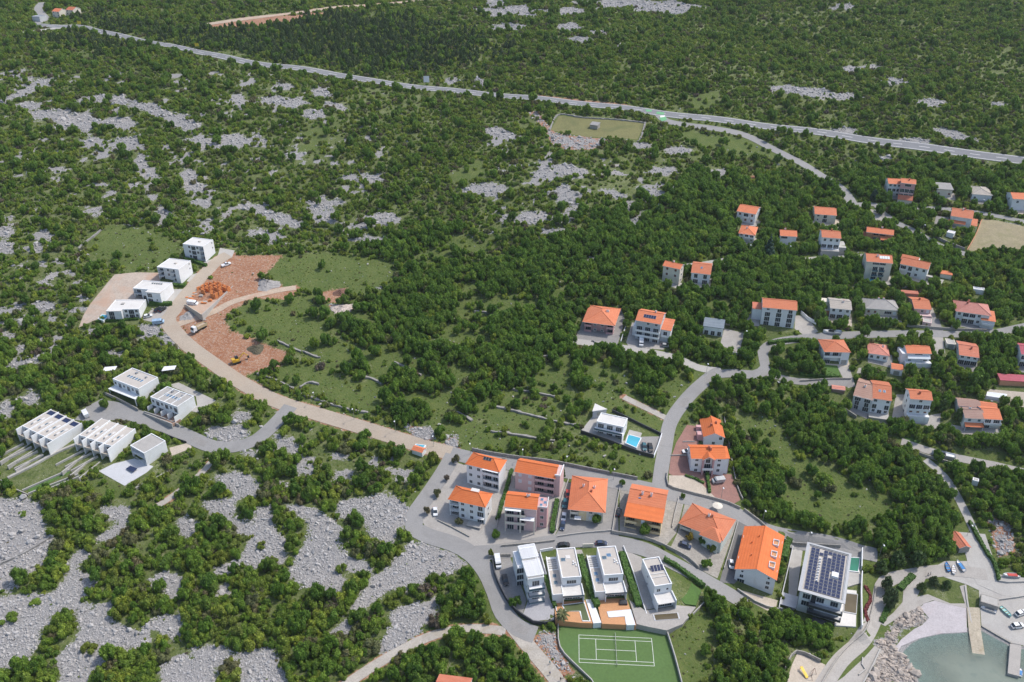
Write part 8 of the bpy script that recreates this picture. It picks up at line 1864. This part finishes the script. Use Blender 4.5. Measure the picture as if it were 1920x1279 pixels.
# ------------------------------------------------------------------ people
SKIN = surf('skin', (.48, .30, .22), .05, 2, .6); HAIR = surf('hair_dark', (.05, .035, .025), .1, 2, .7)
def person_mesh(nm, shirt, trou):
    J = {'pel': (0, 0, .93), 'ch': (0, .02, 1.28), 'nk': (0, .02, 1.47), 'hd': (0, .04, 1.60), 'tp': (0, .03, 1.72), 'lh': (-.10, 0, .88), 'lk': (-.11, .16, .50), 'la': (-.11, .10, .08), 'lt': (-.11, .24, .04), 'rh': (.10, 0, .88), 'rk': (.11, -.02, .48), 'ra': (.11, -.22, .10), 'rt': (.11, -.08, .03), 'ls': (-.19, .02, 1.40), 'le': (-.25, -.06, 1.13), 'lw': (-.24, .06, .90), 'lf': (-.23, .12, .80), 'rs': (.19, .02, 1.40), 're': (.25, .06, 1.13), 'rw': (.24, .20, .92), 'rf': (.23, .26, .83)}
    Rd = {'pel': .15, 'ch': .16, 'nk': .06, 'hd': .095, 'tp': .06, 'lh': .095, 'lk': .062, 'la': .042, 'lt': .035, 'rh': .095, 'rk': .062, 'ra': .042, 'rt': .035, 'ls': .068, 'le': .045, 'lw': .032, 'lf': .03, 'rs': .068, 're': .045, 'rw': .032, 'rf': .03}
    E = [('pel', 'ch'), ('ch', 'nk'), ('nk', 'hd'), ('hd', 'tp'), ('pel', 'lh'), ('lh', 'lk'), ('lk', 'la'), ('la', 'lt'), ('pel', 'rh'), ('rh', 'rk'), ('rk', 'ra'), ('ra', 'rt'), ('ch', 'ls'), ('ls', 'le'), ('le', 'lw'), ('lw', 'lf'), ('ch', 'rs'), ('rs', 're'), ('re', 'rw'), ('rw', 'rf')]
    K = list(J); me = bpy.data.meshes.new('sk'); me.from_pydata([J[k] for k in K], [(K.index(a), K.index(b)) for a, b in E], [])
    o = bpy.data.objects.new('sk', me); col.objects.link(o); md = o.modifiers.new('s', 'SKIN')
    for k, v in zip(K, me.skin_vertices[0].data): v.radius = (Rd[k], Rd[k]); v.use_root = (k == 'pel')
    s2 = o.modifiers.new('u', 'SUBSURF'); s2.levels = 1
    ev = o.evaluated_get(bpy.context.evaluated_depsgraph_get()); out = bpy.data.meshes.new_from_object(ev)
    bpy.data.objects.remove(o); out.materials.clear()
    for m in (SKIN, shirt, trou, HAIR): out.materials.append(m)
    for p in out.polygons:
        c = p.center; z = c.z; mi = 0
        if abs(c.x) > .2 and z < 1.2: mi = 0
        elif z > 1.49: mi = 3 if (z > 1.66 or c.y < -.01) else 0
        elif z > .95: mi = 1
        else: mi = 2
        p.material_index = mi; p.use_smooth = True
    return out
for i, (px, a, sh, tr, lab) in enumerate((((1031, 1246), .3, 'teal', 'navy', 'person in a light teal top walking down the shore lane'), ((1031, 1266), 2.9, 'blue', 'black', 'person in a blue top on the shore lane below the teal one'), ((1057, 1272), 3.0, 'red', 'black', 'person in a red top at the bottom of the shore lane'), ((1051, 1277), 2.8, 'black', 'black', 'person in dark clothes beside the one in red'), ((1744, 1079), 1.2, 'white', 'navy', 'person in a white top strolling on the promenade, left of a pair'), ((1739, 1081), 1.1, 'black', 'navy', 'person in dark clothes strolling on the promenade, right of a pair'))):
    cl = {'teal': (.25, .50, .50), 'navy': (.03, .04, .09), 'blue': (.08, .12, .35), 'red': (.45, .03, .04), 'black': (.03, .03, .035), 'white': (.7, .7, .7)}
    p = ground(*px); z = float(terrain(p[0], p[1])) + (.13 if i < 4 else .18)
    o = put('person', person_mesh('person', surf('cloth_' + sh, cl[sh], .08, 2, .85), surf('cloth_' + tr, cl[tr], .08, 2, .85)), None, (p[0], p[1], z), a); tag(o, lab, 'person')
# ------------------------------------------------------------------ thin sea haze
hz = MB().box(-2600, 2600, -1000, 3300, float(ZT.min()) - 1.0, 262).build('haze', bpy.data.materials.new('haze_air')); hz.data.materials[0].use_nodes = True
ht = hz.data.materials[0].node_tree; ht.nodes.clear(); ho = ht.nodes.new('ShaderNodeOutputMaterial'); hv = ht.nodes.new('ShaderNodeVolumePrincipled')
hv.inputs['Color'].default_value = (.86, .92, 1.0, 1); hv.inputs['Density'].default_value = .00005; hv.inputs['Anisotropy'].default_value = .2
ht.links.new(hv.outputs[0], ho.inputs['Volume']); tag(hz, 'thin pale haze over the whole slope', 'haze', kind='stuff')
